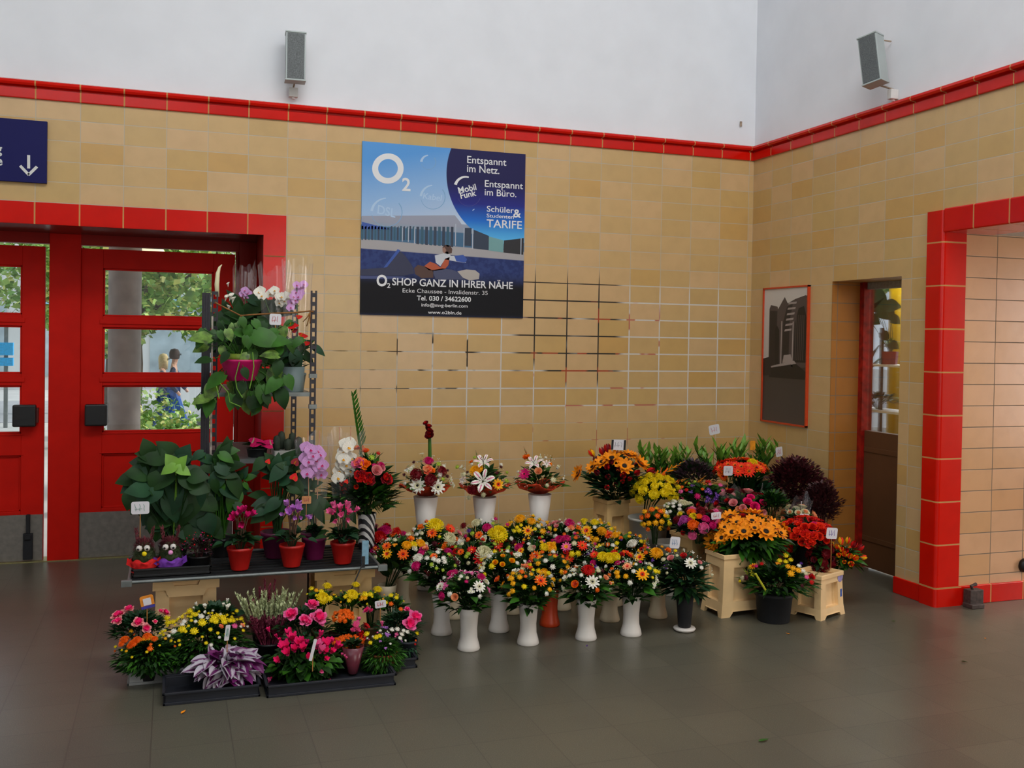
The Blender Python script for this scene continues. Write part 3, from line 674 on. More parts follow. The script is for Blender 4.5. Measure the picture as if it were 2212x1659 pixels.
def bouquet(px, py, rpx, Y, label, explicit, palette, n=22, size=0.05, Z=(0, 0, 1), flat=0.74, zb=0.19, vx=None, lowleaf=260, green=None, breath=40, name='bouquet', cat='bouquet', group='mixed bouquets in floor vases', ls=0.075):
    c = G(px, py, Y); r = rpx*mpp(c); rz = r*flat; vx = c[0] if vx is None else vx
    c = c-np.array([0, 0, rz*0.25])
    org = np.array([vx, Y, zb]); t = thing(name, label, cat, org, group)
    gm = green or [m_leaf, m_leaf2, m_leaf]
    sd = int(px*7+py); cl = c-org
    foliage(t, fol_dome(cl, r*0.98, rz*0.95, lowleaf, ls, sd, gm, 0.42, -0.98, (0, 0, 0.0)), gm)
    flowers(t, org, c, r, rz, explicit, palette, n, size, Z)
    if breath: specks(cl, r*1.02, rz*1.04, breath*2, 0.0028, sd, m_gyp, t)
    return t

random.seed(11)
# ------------------------------------------------------------------ rows of bouquets in flared vases on the floor
def vpos(x, y): p = fl(x, y); return float(p[0]), float(p[1])
VZ = 0.215
def vb(vx, Y, vlabel, m, px, py, rpx, label, ex, pal, Z=(0, 0, 1), h=VZ, **k):
    vase(vx, Y, h, vlabel, m)
    k.setdefault('lowleaf', 240); k['n'] = int(k.get('n', 14)*2.2); k['size'] = k.get('size', .045)*1.12; bouquet(px, py, rpx, Y, label, ex, pal, Z=Z, zb=h-0.03, vx=vx, **k)
PALA = ['bw', 'sk', 'mm', 'sw', 'bm', 'bw']; PALB = ['bg', 'by', 'so', 'bo', 'bw', 'bg']; PALC = ['bo', 'bw', 'mx', 'sw', 'bg', 'bx']; PALM = ['bg', 'go', 'bw', 'mr', 'bm', 'sw', 'by', 'cr', 'so']
vb(-2.965, -2.07, 'white flared vase standing furthest forward, nearest the floor trays', None, 1003, 1268, 58, 'bouquet of white gerberas, peach rose and pink sprays in the frontmost vase',
   [('gw', 1325, 865, 88), ('gw', 885, 865, 70), ('rw', 1395, 820, 66), ('mm', 1010, 725, 62), ('sk', 1170, 705, 60), ('sk', 1235, 715, 56), ('sk', 1295, 700, 50), ('sk', 1120, 690, 40), ('rp', 1052, 985, 72), ('bm', 1180, 812, 32), ('bw', 1120, 755, 36), ('bw', 1345, 690, 40), ('bc', 1190, 770, 30), ('bc', 1100, 785, 26)], PALA, Z=Z3, n=12, size=0.045)
vb(-2.641, -2.07, 'white flared vase in the front row, second counted from the floor trays', None, 1140, 1262, 58, 'bouquet of orange gerbera, orange rose and yellow button flowers in the front row',
   [('go', 665, 800, 92), ('ro', 185, 790, 76), ('bg', 335, 778, 56), ('bg', 430, 765, 46), ('by', 480, 868, 42), ('bg', 352, 918, 42), ('cw', 372, 695, 50), ('cp', 480, 640, 60), ('co', 540, 660, 50), ('bo', 450, 705, 46), ('bg', 700, 710, 44), ('by', 750, 720, 44), ('bg', 800, 788, 44), ('bg', 762, 900, 38), ('bg', 650, 705, 36), ('bo', 495, 755, 30)], PALB, Z=Z4, n=12, size=0.042)
vb(-2.315, -2.08, 'white flared vase in the front row, right of the one with the orange gerbera', None, 1266, 1252, 57, 'front-row bouquet with one large dark-centred white gerbera and a yellow-red rose',
   [('gw', 1245, 812, 96), ('ro', 1050, 842, 76), ('cw', 940, 770, 46), ('sw', 1040, 728, 40), ('mr', 1195, 692, 90), ('bc', 1310, 690, 40), ('rp', 1390, 770, 58), ('rp', 1440, 830, 40), ('bw', 990, 745, 34), ('bw', 1120, 740, 34), ('bw', 1330, 760, 28)], PALC, Z=Z4, n=12, size=0.042)
vb(-2.05, -2.08, 'white flared vase at the right end of the front row', None, 1372, 1243, 57, 'bouquet with a red-and-yellow ringed gerbera at the right of the front row',
   [('gy', 595, 778, 98), ('bg', 295, 760, 50), ('bg', 305, 805, 42), ('bg', 400, 803, 44), ('by', 680, 705, 42), ('by', 750, 742, 46), ('by', 716, 817, 26), ('gP', 415, 680, 74), ('mm', 305, 650, 54), ('bo', 235, 715, 40), ('bw', 520, 660, 30), ('bg', 240, 880, 36)], ['bg', 'bw', 'bo', 'sw', 'by', 'bm'], Z=Z5, n=12, size=0.042)
# second row
vb(-3.03, -1.775, 'cream flared vase in the second row behind the frontmost white vase, on its left', None, 938, 1216, 56, 'bouquet of white mums with magenta and dark wine sprays behind the frontmost one',
   [('mw', 640, 552, 70), ('mm', 618, 638, 66), ('bw', 815, 560, 42), ('bw', 865, 580, 44), ('bw', 925, 550, 42), ('bw', 935, 590, 40), ('go', 815, 525, 54), ('bl', 845, 662, 28), ('bl', 915, 682, 26), ('bl', 790, 622, 34), ('kx', 750, 720, 90), ('kx', 715, 690, 60), ('bx', 1080, 600, 40), ('bx', 1050, 560, 30), ('cp', 720, 440, 50)], ['bw', 'bx', 'sw', 'mm', 'bl'], Z=Z3, n=12, size=0.042)
vb(-2.715, -1.81, 'cream flared vase in the second row between the two leftmost front vases', None, 1085, 1222, 54, 'bouquet of yellow rosebuds and white sprays in the second row, left of the orange-red vase',
   [('ry', 155, 600, 60), ('ry', 235, 622, 56), ('ry', 340, 582, 62), ('ry', 240, 528, 50), ('by', 120, 640, 50), ('cw', 395, 525, 60), ('cw', 420, 500, 46), ('bc', 20, 660, 40), ('bc', 30, 610, 34)], ['by', 'bc', 'bw', 'sy'], Z=Z4, n=12, size=0.045)
vb(-2.41, -1.79, 'orange-red flared vase, the only one of that colour', m_vase_r, 1186, 1222, 52, 'bouquet of yellow and coral mums above the orange-red vase',
   [('mg', 700, 715, 60), ('by', 640, 690, 40), ('cp', 500, 620, 40)], PALB, Z=Z4, n=14, size=0.045)
vb(-2.047, -1.80, 'cream flared vase showing between the two rightmost front vases', m_vase_c, 1312, 1208, 54, 'bouquet with a broad yellow mum cluster and purple statice in the second row',
   [('my', 120, 570, 78), ('my', 200, 585, 84), ('my', 270, 570, 74), ('gs', 20, 540, 66), ('gs', 430, 530, 74), ('sp', 40, 690, 40), ('mm', 8, 640, 46), ('br', 260, 525, 60), ('cr', 350, 540, 50), ('bw', 160, 680, 26)], ['by', 'bw', 'sp', 'bo'], Z=Z5, n=10, size=0.045)
vb(-1.748, -1.81, 'cream flared vase with a warm orange cast beside the black vase', m_vase_c, 1418, 1212, 55, 'bouquet of golden mum, yellow gerbera seen sideways and purple statice beside the black vase',
   [('mg', 760, 532, 96), ('gy', 565, 572, 80), ('sp', 720, 606, 34), ('co', 905, 492, 56), ('bg', 990, 498, 34), ('bc', 680, 655, 34), ('mw', 480, 420, 90), ('cr', 590, 480, 54), ('kg', 650, 340, 70), ('bk', 660, 460, 24)], ['bg', 'bw', 'sp', 'bo', 'bx'], Z=Z5, n=10, size=0.042)
# third row
vb(-3.27, -1.50, 'pale flared vase at the far left of the third row', m_vase_c, 868, 1186, 60, 'spreading bouquet of gold and orange gerberas at the left of the third row',
   [('go', 285, 412, 66), ('mg', 510, 408, 66), ('my', 585, 400, 50), ('mg', 662, 388, 70), ('go', 470, 505, 76), ('gy', 290, 500, 70), ('cw', 595, 440, 48), ('rk', 715, 420, 58), ('bc', 690, 460, 54), ('co', 560, 335, 54), ('so', 380, 400, 40), ('bc', 380, 345, 36)], ['bg', 'bc', 'go', 'sw', 'bo'], Z=Z3, n=12, size=0.045, lowleaf=220)
vb(-2.88, -1.50, 'cream flared vase of the third row, hidden behind the frontmost bouquet', m_vase_c, 1030, 1195, 56, 'bouquet with a large flat red gerbera and cream mum in the third row',
   [('gr', 1335, 556, 92), ('mc', 1375, 500, 110), ('gr', 1240, 452, 66), ('go', 1115, 478, 50), ('bl', 1200, 500, 40), ('bl', 1180, 530, 36), ('cr', 1045, 485, 50), ('cr', 990, 500, 44), ('bx', 1080, 610, 40), ('co', 930, 430, 56), ('bx', 830, 385, 40)], ['br', 'bl', 'bc', 'bx', 'bo'], Z=Z3, n=10, size=0.042)
vb(-2.53, -1.50, 'cream flared vase of the third row, behind the orange-red vase', m_vase_c, 1160, 1192, 56, 'bouquet with an oval orange gerbera, yellow mum and green-white buttons in the third row',
   [('go', 608, 530, 82), ('mg', 770, 432, 84), ('my', 700, 430, 60), ('mm', 418, 432, 62), ('gy', 440, 465, 50), ('bl', 225, 465, 36), ('bl', 300, 450, 40), ('bl', 310, 425, 30), ('mc', 560, 440, 50), ('rk', 585, 430, 44), ('bm', 810, 500, 28), ('bm', 838, 522, 28), ('bm', 870, 550, 26), ('bm', 700, 592, 30), ('bw', 530, 390, 30)], ['bw', 'bm', 'bl', 'bg', 'br'], Z=Z4, n=10, size=0.042)
vb(-2.22, -1.50, 'cream flared vase of the third row, second from its right end', m_vase_c, 1236, 1180, 52, 'bouquet with a pink daisy gerbera and wide magenta mum in the third row',
   [('gp', 950, 420, 72), ('gs', 1130, 406, 76), ('mm', 870, 345, 66), ('mm', 950, 335, 62), ('by', 1082, 495, 46), ('by', 1015, 500, 48), ('gs', 985, 545, 66), ('cr', 950, 480, 46), ('bc', 1040, 385, 44), ('bk', 700, 360, 36)], ['by', 'bm', 'bw', 'bo'], Z=Z4, n=10, size=0.042)
vb(-1.88, -1.50, 'cream flared vase at the right end of the third row', m_vase_c, 1352, 1178, 50, 'bouquet of orange gerbera and golden mums in the third row beside the white bucket',
   [('go', 195, 300, 70), ('mg', 120, 262, 60), ('mg', 275, 318, 60), ('bg', 50, 365, 56), ('bg', 20, 420, 44), ('bp', 345, 365, 22), ('co', 340, 345, 36)], ['bg', 'bo', 'by', 'bg'], Z=Z5, n=14, size=0.045)
# back row
vb(-3.42, -1.20, 'flared vase at the left end of the back row', m_vase_c, 826, 1166, 54, 'bouquet of deep red and magenta mums at the left end of the back row',
   [('mr', 205, 315, 90), ('mm', 270, 245, 86), ('mr', 395, 255, 66), ('br', 290, 335, 32), ('mr', 150, 340, 50), ('mm', 220, 240, 50)], ['mr', 'mm', 'br', 'bx', 'cr'], Z=Z3, n=14, size=0.05, lowleaf=240)
vb(-3.12, -1.20, 'flared vase of the back row under the big yellow pompon', m_vase_c, 938, 1158, 58, 'bouquet with a big round yellow pompon and orange gerberas in the back row',
   [('my', 828, 190, 118), ('go', 795, 268, 74), ('gs', 1000, 218, 74), ('co', 670, 202, 56), ('mc', 990, 335, 90), ('mw', 1110, 388, 96), ('bx', 825, 385, 44), ('by', 878, 308, 26), ('bc', 680, 270, 36), ('co', 940, 400, 50), ('rk', 1095, 270, 62)], ['bo', 'bc', 'bx', 'bw'], Z=Z3, n=12, size=0.045)
vb(-2.78, -1.20, 'flared vase of the back row, third from its left end', m_vase_c, 1058, 1152, 56, 'bouquet with a flat yellow mum, magenta mum and purple statice in the back row',
   [('my', 1540, 282, 120), ('my', 1470, 270, 66), ('mm', 1412, 212, 66), ('bp', 1210, 242, 40), ('bp', 1480, 210, 30), ('cw', 1375, 328, 52), ('gs', 1530, 388, 74), ('go', 1320, 290, 60), ('mc', 1290, 160, 70), ('mx', 1150, 190, 56), ('bx', 1700, 370, 60), ('bl', 1560, 470, 40), ('bl', 1640, 440, 40), ('bw', 1680, 330, 36)], ['bw', 'bp', 'bx', 'bl', 'bm'], Z=Z3, n=10, size=0.045)
vb(-2.50, -1.20, 'flared vase of the back row, third from its right end', m_vase_c, 1140, 1142, 50, 'bouquet made only of golden daisies and small yellow buttons in the back row',
   [('mg', 430, 115, 76), ('gy', 300, 172, 66), ('gy', 520, 240, 76), ('by', 425, 240, 42), ('by', 370, 245, 34), ('by', 400, 205, 34), ('by', 445, 180, 30), ('mg', 560, 140, 60), ('bg', 685, 250, 52), ('bx', 560, 270, 36), ('bc', 640, 190, 40)], ['bg', 'by', 'so', 'bg'], Z=Z4, n=14, size=0.045)
vb(-2.22, -1.20, 'flared vase of the back row, second from its right end', m_vase_c, 1222, 1148, 46, 'bouquet of pale pink rose and magenta mum in the back row against the wall',
   [('rk', 840, 192, 50), ('mm', 985, 162, 70), ('cp', 1000, 215, 56), ('co', 1085, 210, 40), ('cw', 960, 230, 40), ('bg', 830, 230, 30), ('mc', 770, 320, 60)], ['bw', 'bk', 'bc', 'rk'], Z=Z4, n=12, size=0.042)
vb(-1.95, -1.20, 'flared vase at the right end of the back row', m_vase_c, 1286, 1152, 52, 'bouquet of ringed yellow-orange gerberas and lemon mums at the right end of the back row',
   [('gy', 1175, 240, 84), ('my', 1150, 138, 56), ('my', 1268, 152, 58), ('mg', 1345, 250, 66), ('bg', 1280, 345, 50), ('bg', 1260, 385, 46), ('gy', 1205, 318, 60), ('gs', 1420, 285, 66)], ['bg', 'by', 'bo', 'bw'], Z=Z4, n=14, size=0.045)
# the black vase on its white plate
b = MB(); b.lathe([(0.0, 0.004), (0.055, 0.004), (0.062, 0.014), (0.058, 0.020), (0.0, 0.020)], 28, 0); o = b.build('plate', m_vase, None, True); o.location = (-1.731, -2.095, 0)
tag(o, 'white round plate on the floor under the slim black vase', 'plate')
b = MB(); b.lathe([(0.032, 0), (0.035, 0.004), (0.044, 0.12), (0.054, 0.225), (0.058, 0.232), (0.052, 0.232), (0.03, 0.02)], 24, 0)
o = b.build('vase', m_blackr, None, True); o.location = (-1.731, -2.095, 0.021); tag(o, 'slim tapering black vase standing on a white plate', 'vase')
bouquet(1478, 1228, 58, -2.095, 'dark green leafy bouquet with white gerbera and pale pink roses in the black vase',
        [('gw', 1172, 642, 92), ('rk', 935, 590, 76), ('cr', 1085, 558, 60), ('rk', 1278, 640, 50), ('bc', 850, 602, 44), ('bw', 1300, 700, 36), ('by', 990, 500, 34), ('rr', 1170, 575, 30), ('bc', 1010, 555, 30)], ['bw', 'bc'], n=6, size=0.036, Z=Z5, zb=0.225, vx=-1.731, lowleaf=300, green=[m_leaf, m_leaf3], ls=0.085, flat=0.85, group='', breath=30)

# ------------------------------------------------------------------ three collared arrangements in tall vases by the wall
m_collar = mat('orange_sisal_collar', rgb(196, 58, 16), 0.85, 0, 0.2, 60)
def collared(px, rim, top, Y, label, vlabel, ex, pal, n, Z=ZW, pts=11, ph=0.0):
    q = G(px, rim, Y); x = float(q[0]); h = float(q[2]); vase(x, Y, h, vlabel, None, tall=True, group='tall flared vases against the wall')
    c = G(px, (rim+top)/2+6, Y); r = 56*mpp(c); org = np.array([x, Y, h-0.02]); t = thing('collared_bouquet', label, 'bouquet', org, 'bouquets with orange collars')
    b = MB(); k = 40; V = []
    for i, (rr, zz) in enumerate([(0.045, 0.0), (0.10, 0.035), (0.155, 0.055)]):
        for j in range(k):
            a = 2*PI*j/k; s = 1+(0.10*math.cos(4*a+ph) if i == 2 else 0); V.append((rr*s*math.cos(a), rr*s*math.sin(a)*0.8, zz+(0.022*math.cos(4*a+ph)*i/2)+(0.006*math.cos(13*a) if i else 0)))
    F = [(i*k+j, i*k+(j+1) % k, (i+1)*k+(j+1) % k, (i+1)*k+j) for i in range(2) for j in range(k)]
    b.add(V, F); o = b.build('collar', m_collar, t, True); s = o.modifiers.new('s', 'SOLIDIFY'); s.thickness = 0.006
    o.location = (0, 0, 0.025)
    c = np.array([x, Y, h+0.085]); rz = 0.165
    foliage(t, fol_dome(c-org, r*0.9, rz*0.9, 150, 0.06, int(px), [m_leaf, m_leaf2], 0.42, -0.2, (0, 0, 0.02)), [m_leaf, m_leaf2])
    flowers(t, org, c, r*0.95, rz, ex, pal, n*2, 0.045, Z)
    specks(c-org, r, rz*1.03, 70, 0.0032, int(px), m_gyp, t)
    return t, org
t, org = collared(920, 1072, 985, -0.85, 'collared arrangement with two white gerberas, dark red mums and a tall protea-like stem', 'tall white vase nearest the shelf rack, under the two white gerberas',
    [('gw', 585, 812, 132), ('gw', 798, 828, 126), ('mx', 575, 700, 104), ('mx', 722, 755, 100), ('mx', 835, 665, 90), ('mm', 698, 562, 86), ('cp', 690, 645, 96), ('co', 740, 660, 60), ('bw', 820, 700, 50), ('bl', 850, 745, 40), ('sw', 940, 770, 110), ('sw', 520, 640, 90), ('sw', 470, 650, 60), ('sw', 630, 480, 50), ('bl', 805, 590, 50), ('br', 415, 815, 50), ('sw', 960, 810, 70), ('bw', 860, 610, 40)], ['bw', 'bx', 'sw'], 14)
b = MB(); A = G(*T_(ZW, 715, 520), -0.85)-org; B = G(*T_(ZW, 712, 310), -0.85)-org; D = G(*T_(ZW, 690, 170), -0.85)-org
b.tube([A-np.array([0, 0, 0.05]), A, B, B+np.array([-0.004, 0, 0.02])], [0.012, 0.012, 0.010, 0.004], 8); b.build('tall_stem', m_leaf2, t, True)
for k in range(5):
    f = k/4; p = B*(1-f)+D*f; head('rr', t, p+np.array([0.008*(k % 2)-0.01*f, -0.004, 0]), (random.uniform(-.6, .6), -0.5, 0.8), 0.030-0.003*k)
collared(1047, 1073, 985, -0.85, 'collared arrangement with two large pink-striped lilies', 'tall white vase in the middle of the three by the wall',
    [('li', 1270, 570, 190), ('li', 1265, 765, 230), ('gy', 1425, 800, 96), ('mg', 1190, 665, 100), ('mg', 1230, 640, 60), ('sw', 1040, 620, 70), ('bl', 1000, 620, 50), ('bc', 1120, 938, 52), ('li', 1060, 760, 90), ('mx', 1160, 850, 90), ('bc', 1065, 700, 60), ('co', 1145, 570, 50), ('bl', 1180, 520, 40), ('kg', 1200, 490, 70), ('bc', 1270, 905, 50)], ['bw', 'bc', 'bx', 'bl'], 12, ph=1.0)
collared(1166, 1067, 985, -0.85, 'collared arrangement with one open white lily, hot pink gerbera and peach rose', 'tall white vase furthest from the rack, right of the other two by the wall',
    [('li', 1795, 580, 170), ('gm', 1695, 692, 104), ('rp', 1842, 665, 92), ('co', 1720, 520, 90), ('li', 1925, 590, 90), ('kg', 1705, 450, 70), ('kg', 1975, 530, 60), ('bc', 1995, 755, 60), ('co', 1965, 590, 40), ('bc', 1860, 520, 40)], ['bw', 'bw', 'bc'], 8, ph=2.2)

# ------------------------------------------------------------------ price cards
m_card = mat('white_card', rgb(214, 212, 216), 0.7, 0, 0.02, 5)
m_stake = mat('bamboo_stake', rgb(176, 118, 56), 0.6, 0, 0.1, 30)
INK = dict(red=mat('red_ink', rgb(190, 60, 70), 0.7), green=mat('green_ink', rgb(96, 150, 130), 0.7), violet=mat('violet_ink', rgb(120, 96, 170), 0.7), grey=mat('grey_ink', rgb(130, 126, 130), 0.7), blue=mat('blue_ink', rgb(90, 130, 170), 0.7))
def tagcard(px, py, wpx, hpx, Y, label, ink='red', rot=0.0, stake=0.12, turn=0.0, m=None, edge=None, glyph=True, lean=0.0):
    c = G(px, py, Y); s = mpp(c); w, h = wpx*s, hpx*s
    t = thing('price_card', label, 'price card', (c[0], c[1], c[2]-h/2-stake), 'price cards among the flowers')
    zc = stake+h/2; M = rotz(turn) @ roty(rot)
    b = MB(); r = min(w, h)*0.16; pts = []
    for cx, cz, a0 in ((w/2-r, h/2-r, 0), (-w/2+r, h/2-r, PI/2), (-w/2+r, -h/2+r, PI), (w/2-r, -h/2+r, 1.5*PI)):
        for k in range(4): a = a0+PI/2*k/3; pts.append((cx+r*math.cos(a), cz+r*math.sin(a)))
    b.prism(pts, -0.001, 0.001); b.v = [v @ M.T + np.array([0, 0, zc]) for v in b.v]
    b.build('card', m or m_card, t)
    b = MB(); b.tube([(0, 0.003, 0), (0, 0.003, zc)], 0.0022, 6); b.build('stake', m_stake, t)
    if edge:
        b = MB()
        for s_ in (-1, 1): b.box(min(s_*w*0.5, s_*w*0.36), max(s_*w*0.5, s_*w*0.36), -0.003, -0.001, -h*0.48, h*0.48)
        b.v = [v @ M.T + np.array([0, 0, zc]) for v in b.v]; b.build('dark_edge', edge, t)
    if glyph:
        rnd = random.Random(int(px)); b = MB()
        for k in range(3):
            x0 = -w*0.30+k*w*0.22; P0 = [(x0+rnd.uniform(0, w*.10), -0.0022, h*(0.28-0.17*q)+rnd.uniform(-.03, .03)*h) for q in range(4)]
            b.tube(P0, 0.0011, 4)
        b.tube([(-w*.3, -0.0022, -h*.1), (w*.1, -0.0022, -h*.06)], 0.0009, 4)
        b.v = [v @ M.T + np.array([0, 0, zc]) for v in b.v]; b.build('handwriting', INK[ink], t)
    return t
tagcard(1336, 961, 34, 22, -0.95, 'white price card with dark side edges above the sunflowers by the wall', 'grey', 0.05, 0.10, edge=m_blackr)
tagcard(1543, 928, 26, 21, -0.35, 'price card standing highest above the green lily leaves', 'red', -0.18, 0.90)
tagcard(1573, 1017, 23, 21, -1.15, 'square price card in front of the orange gerberas', 'grey', 0.02, 0.24)
tagcard(1683, 976, 21, 21, -0.60, 'white price card with red writing above the burgundy foliage', 'red', -0.12, 0.12, 0.25)
tagcard(1797, 1152, 28, 24, -2.0, 'white price card at the right of the red roses, near the shop door', 'violet', 0.10, 0.18)
tagcard(1731, 1091, 9, 17, -1.62, 'small narrow card turned sideways on a thick stake above the cream roses', 'grey', 0.12, 0.16, 0.9, glyph=False)
tagcard(1737, 1122, 24, 24, -1.75, 'pale card with green writing among the cream roses', 'green', 0.1, 0.12)
tagcard(1547, 1114, 24, 15, -1.78, 'pinkish price card at the back of the front sunflowers', 'red', -0.05, 0.14)
tagcard(1458, 1172, 24, 25, -1.95, 'price card with blue writing beside the pale pink roses of the black vase', 'blue', 0.12, 0.12)
tagcard(303, 1097, 37, 27, -1.62, 'wide white price card with green writing above the red-potted plant with a face', 'green', 0.0, 0.12)
tagcard(298, 1042, 10, 27, -1.45, 'narrow upright white plant label at the left of the big-leaved plant', 'red', 0.05, 0.10)
tagcard(595, 690, 25, 24, -1.22, 'white price card hanging at the rack among the orchids and trailing leaves', 'red', 0.03, 0.12)
tagcard(662, 1080, 20, 17, -1.45, 'small orange price card below the pink orchid', 'red', 0.0, 0.14, m=mat('orange_card', rgb(206, 140, 84), 0.7))
oc = tagcard(318, 1300, 28, 28, -2.0, 'orange-edged white card with a blue ribbon over the pink azalea', 'grey', -0.2, 0.14, m=mat('orange_edged_card', rgb(214, 130, 30), 0.7), glyph=False)
tagcard(491, 1367, 13, 33, -2.25, 'white plant label with green writing in front of the yellow mums', 'green', 0.15, 0.08, 0.7)
tagcard(676, 1404, 8, 46, -2.45, 'slim white leaning plant label among the magenta cyclamens', 'grey', 0.30, 0.05, 0.5, glyph=False)
t = tagcard(822, 1305, 24, 16, -2.05, 'pinkish white card behind the azalea at the right end of the trays', 'red', -0.08, 0.08)
tagcard(1626, 962, 13, 20, -0.9, 'small yellow-orange paddle-shaped card above the orange gerberas', 'red', 0.0, 0.18, m=mat('amber_card', rgb(214, 138, 16), 0.6), glyph=False)
M_ = rotz(0.0) @ roty(-0.2); k_ = mpp(G(318, 1300, -2.0)); zc_ = .14+14*k_
b = MB(); b.box(-8*k_, 8*k_, -.003, -.0015, -7*k_, 8*k_); b.v = [v @ M_.T + np.array([0, 0, zc_]) for v in b.v]; b.build('white_panel', m_card, oc)
b = MB(); b.box(-14*k_, 14*k_, -.004, -.0015, -14*k_, -8*k_); b.v = [v @ M_.T + np.array([0, 0, zc_]) for v in b.v]; b.build('blue_ribbon', mat('blue_ribbon', rgb(54, 50, 140), .6), oc)

# ------------------------------------------------------------------ containers
m_beige = mat('beige_plastic', rgb(234, 198, 144), 0.55, 0, 0.06, 8)
m_beige2 = mat('worn_beige_plastic', rgb(218, 180, 120), 0.6, 0, 0.10, 8)
def crate(name, label, x, y, w, d, h, rot, taper=0.90, m=None, lip=True, notch=False, lblue=False, group='beige flower containers'):
    """tapering plastic flower container: corner legs, arched feet, a sunk rectangular panel on each side"""
    t = thing(name, label, 'container', (x, y, 0), group); b = MB()
    R4 = [rotz(k*PI/2) for k in range(4)]
    for k in range(4):
        W2, D2 = (w/2, d/2) if k % 2 == 0 else (d/2, w/2)
        us = [-1, -0.55, -0.42, 0.42, 0.55, 1]; zs = [0, 0.09*h, 0.17*h, 0.24*h, 0.80*h, h]
        def pt(i, j, dep=0.0):
            z = zs[j]; s = 1-(1-taper)*z/h if z > 0.17*h else 1.0+0.05*(1-z/(0.17*h))
            u = us[i]
            if j == 0 and i in (2,): u = -0.62
            if j == 0 and i in (3,): u = 0.62
            if j == 0 and i in (1,): u = -0.66
            if j == 0 and i in (4,): u = 0.66
            return (u*W2*s, -D2*s+dep, z)
        idx = {}; V = []; F = []
        def v(i, j, dep=0.0):
            q = (i, j, dep)
            if q not in idx: idx[q] = len(V); V.append(pt(i, j, dep))
            return idx[q]
        for j in range(5):
            for i in range(5):
                if j == 0 and 1 <= i <= 3: continue
                if j == 3 and 1 <= i <= 3:
                    if i == 1: F.append((v(1, j, 0.028), v(4, j, 0.028), v(4, j+1, 0.028), v(1, j+1, 0.028))); F += [(v(1, j), v(4, j), v(4, j, 0.028), v(1, j, 0.028)), (v(1, j+1, .028), v(4, j+1, .028), v(4, j+1), v(1, j+1)), (v(1, j), v(1, j, .028), v(1, j+1, .028), v(1, j+1)), (v(4, j, .028), v(4, j), v(4, j+1), v(4, j+1, .028))]
                    continue
                F.append((v(i, j), v(i+1, j), v(i+1, j+1), v(i, j+1)))
        F += [(v(1, 0), v(1, 1), v(1, 1, .02), v(1, 0, .02)), (v(4, 0), v(4, 1), v(4, 1, .02), v(4, 0, .02)), (v(1, 1), v(2, 1), v(3, 1), v(4, 1), v(4, 1, .02), v(3, 1, .02), v(2, 1, .02), v(1, 1, .02))]
        b.add(np.array(V) @ R4[k].T, F)
    s = taper
    b.add([(-w/2*s, -d/2*s, h*0.9), (w/2*s, -d/2*s, h*0.9), (w/2*s, d/2*s, h*0.9), (-w/2*s, d/2*s, h*0.9)], [(0, 1, 2, 3)])
    b.add([(-w/2*.98, -d/2*.98, h*0.17), (w/2*.98, -d/2*.98, h*0.17), (w/2*.98, d/2*.98, h*0.17), (-w/2*.98, d/2*.98, h*0.17)], [(0, 1, 2, 3)])
    o = b.build('body', m or m_beige, t, bevel=0.005)
    if lip:
        b = MB()
        for sx0, sx1, sy0, sy1 in ((-w/2*s-.008, w/2*s+.008, -d/2*s-.008, -d/2*s+.004), (-w/2*s-.008, w/2*s+.008, d/2*s-.004, d/2*s+.008), (-w/2*s-.008, -w/2*s+.004, -d/2*s, d/2*s), (w/2*s-.004, w/2*s+.008, -d/2*s, d/2*s)):
            b.box(sx0, sx1, sy0, sy1, h-0.02, h+0.006)
        b.build('rim', m or m_beige, t, bevel=0.003)
    if notch:
        b = MB(); u = w/2*s+0.012
        pts = [(-u, h*0.86), (-u*0.62, h*0.86), (-u*0.52, h*0.76), (u*0.52, h*0.76), (u*0.62, h*0.86), (u, h*0.86), (u, h+.004), (u*0.48, h+.004), (u*0.38, h*0.90), (-u*0.38, h*0.90), (-u*0.48, h+.004), (-u, h+.004)]
        b.prism(pts, -d/2*s-0.02, -d/2*s+0.0); b.build('handle_rim', m or m_beige, t, bevel=0.003)
    if lblue:
        b = MB(); b.box(w*0.36, w*0.42, -d*0.49, -d*0.472, h*0.42, h*0.60); b.build('blue_label', mat('blue_print', rgb(50, 90, 170), 0.6), t)
        b = MB(); b.lathe([(0.0, 0), (0.028, 0), (0.028, 0.002), (0, 0.002)], 14, 0); b.v = [v @ rotx(PI/2).T + np.array([w*0.36, -d*0.458, h*0.88]) for v in b.v]; b.build('round_stamp', mat('lilac_stamp', rgb(150, 140, 190), 0.6), t)
    t.rotation_euler = (0, 0, rot); return t
crate('flower_container', 'tall beige container under the front sunflowers, its corner towards the viewer', float(fl(1548, 1333)[0])+0.18, -1.83, 0.34, 0.20, 0.355, math.radians(4))
crate('flower_container', 'short beige container right of the black bucket, with blue markings', float(fl(1775, 1342)[0])+0.075, float(fl(1775, 1342)[1])+0.145, 0.25, 0.20, 0.25, math.radians(22), lblue=True)
crate('flower_container', 'beige container half hidden behind the leafy bouquet of the black vase', -1.32, -1.46, 0.22, 0.22, 0.40, math.radians(12), m=m_beige2)
crate('flower_container', 'beige container under the sunflowers and red tulips by the wall', float(G(1320, 1110, -0.82)[0]), -0.82, 0.19, 0.19, 0.52, math.radians(8), m=m_beige2)
crate('flower_container', 'beige container behind the black bucket under the red roses', -0.98, -1.50, 0.24, 0.24, 0.40, math.radians(30), m=m_beige2)
crate('flower_container', 'beige container deep in the corner under the lily greens and burgundy foliage', -0.75, -0.70, 0.26, 0.26, 0.58, math.radians(10), m=m_beige2)
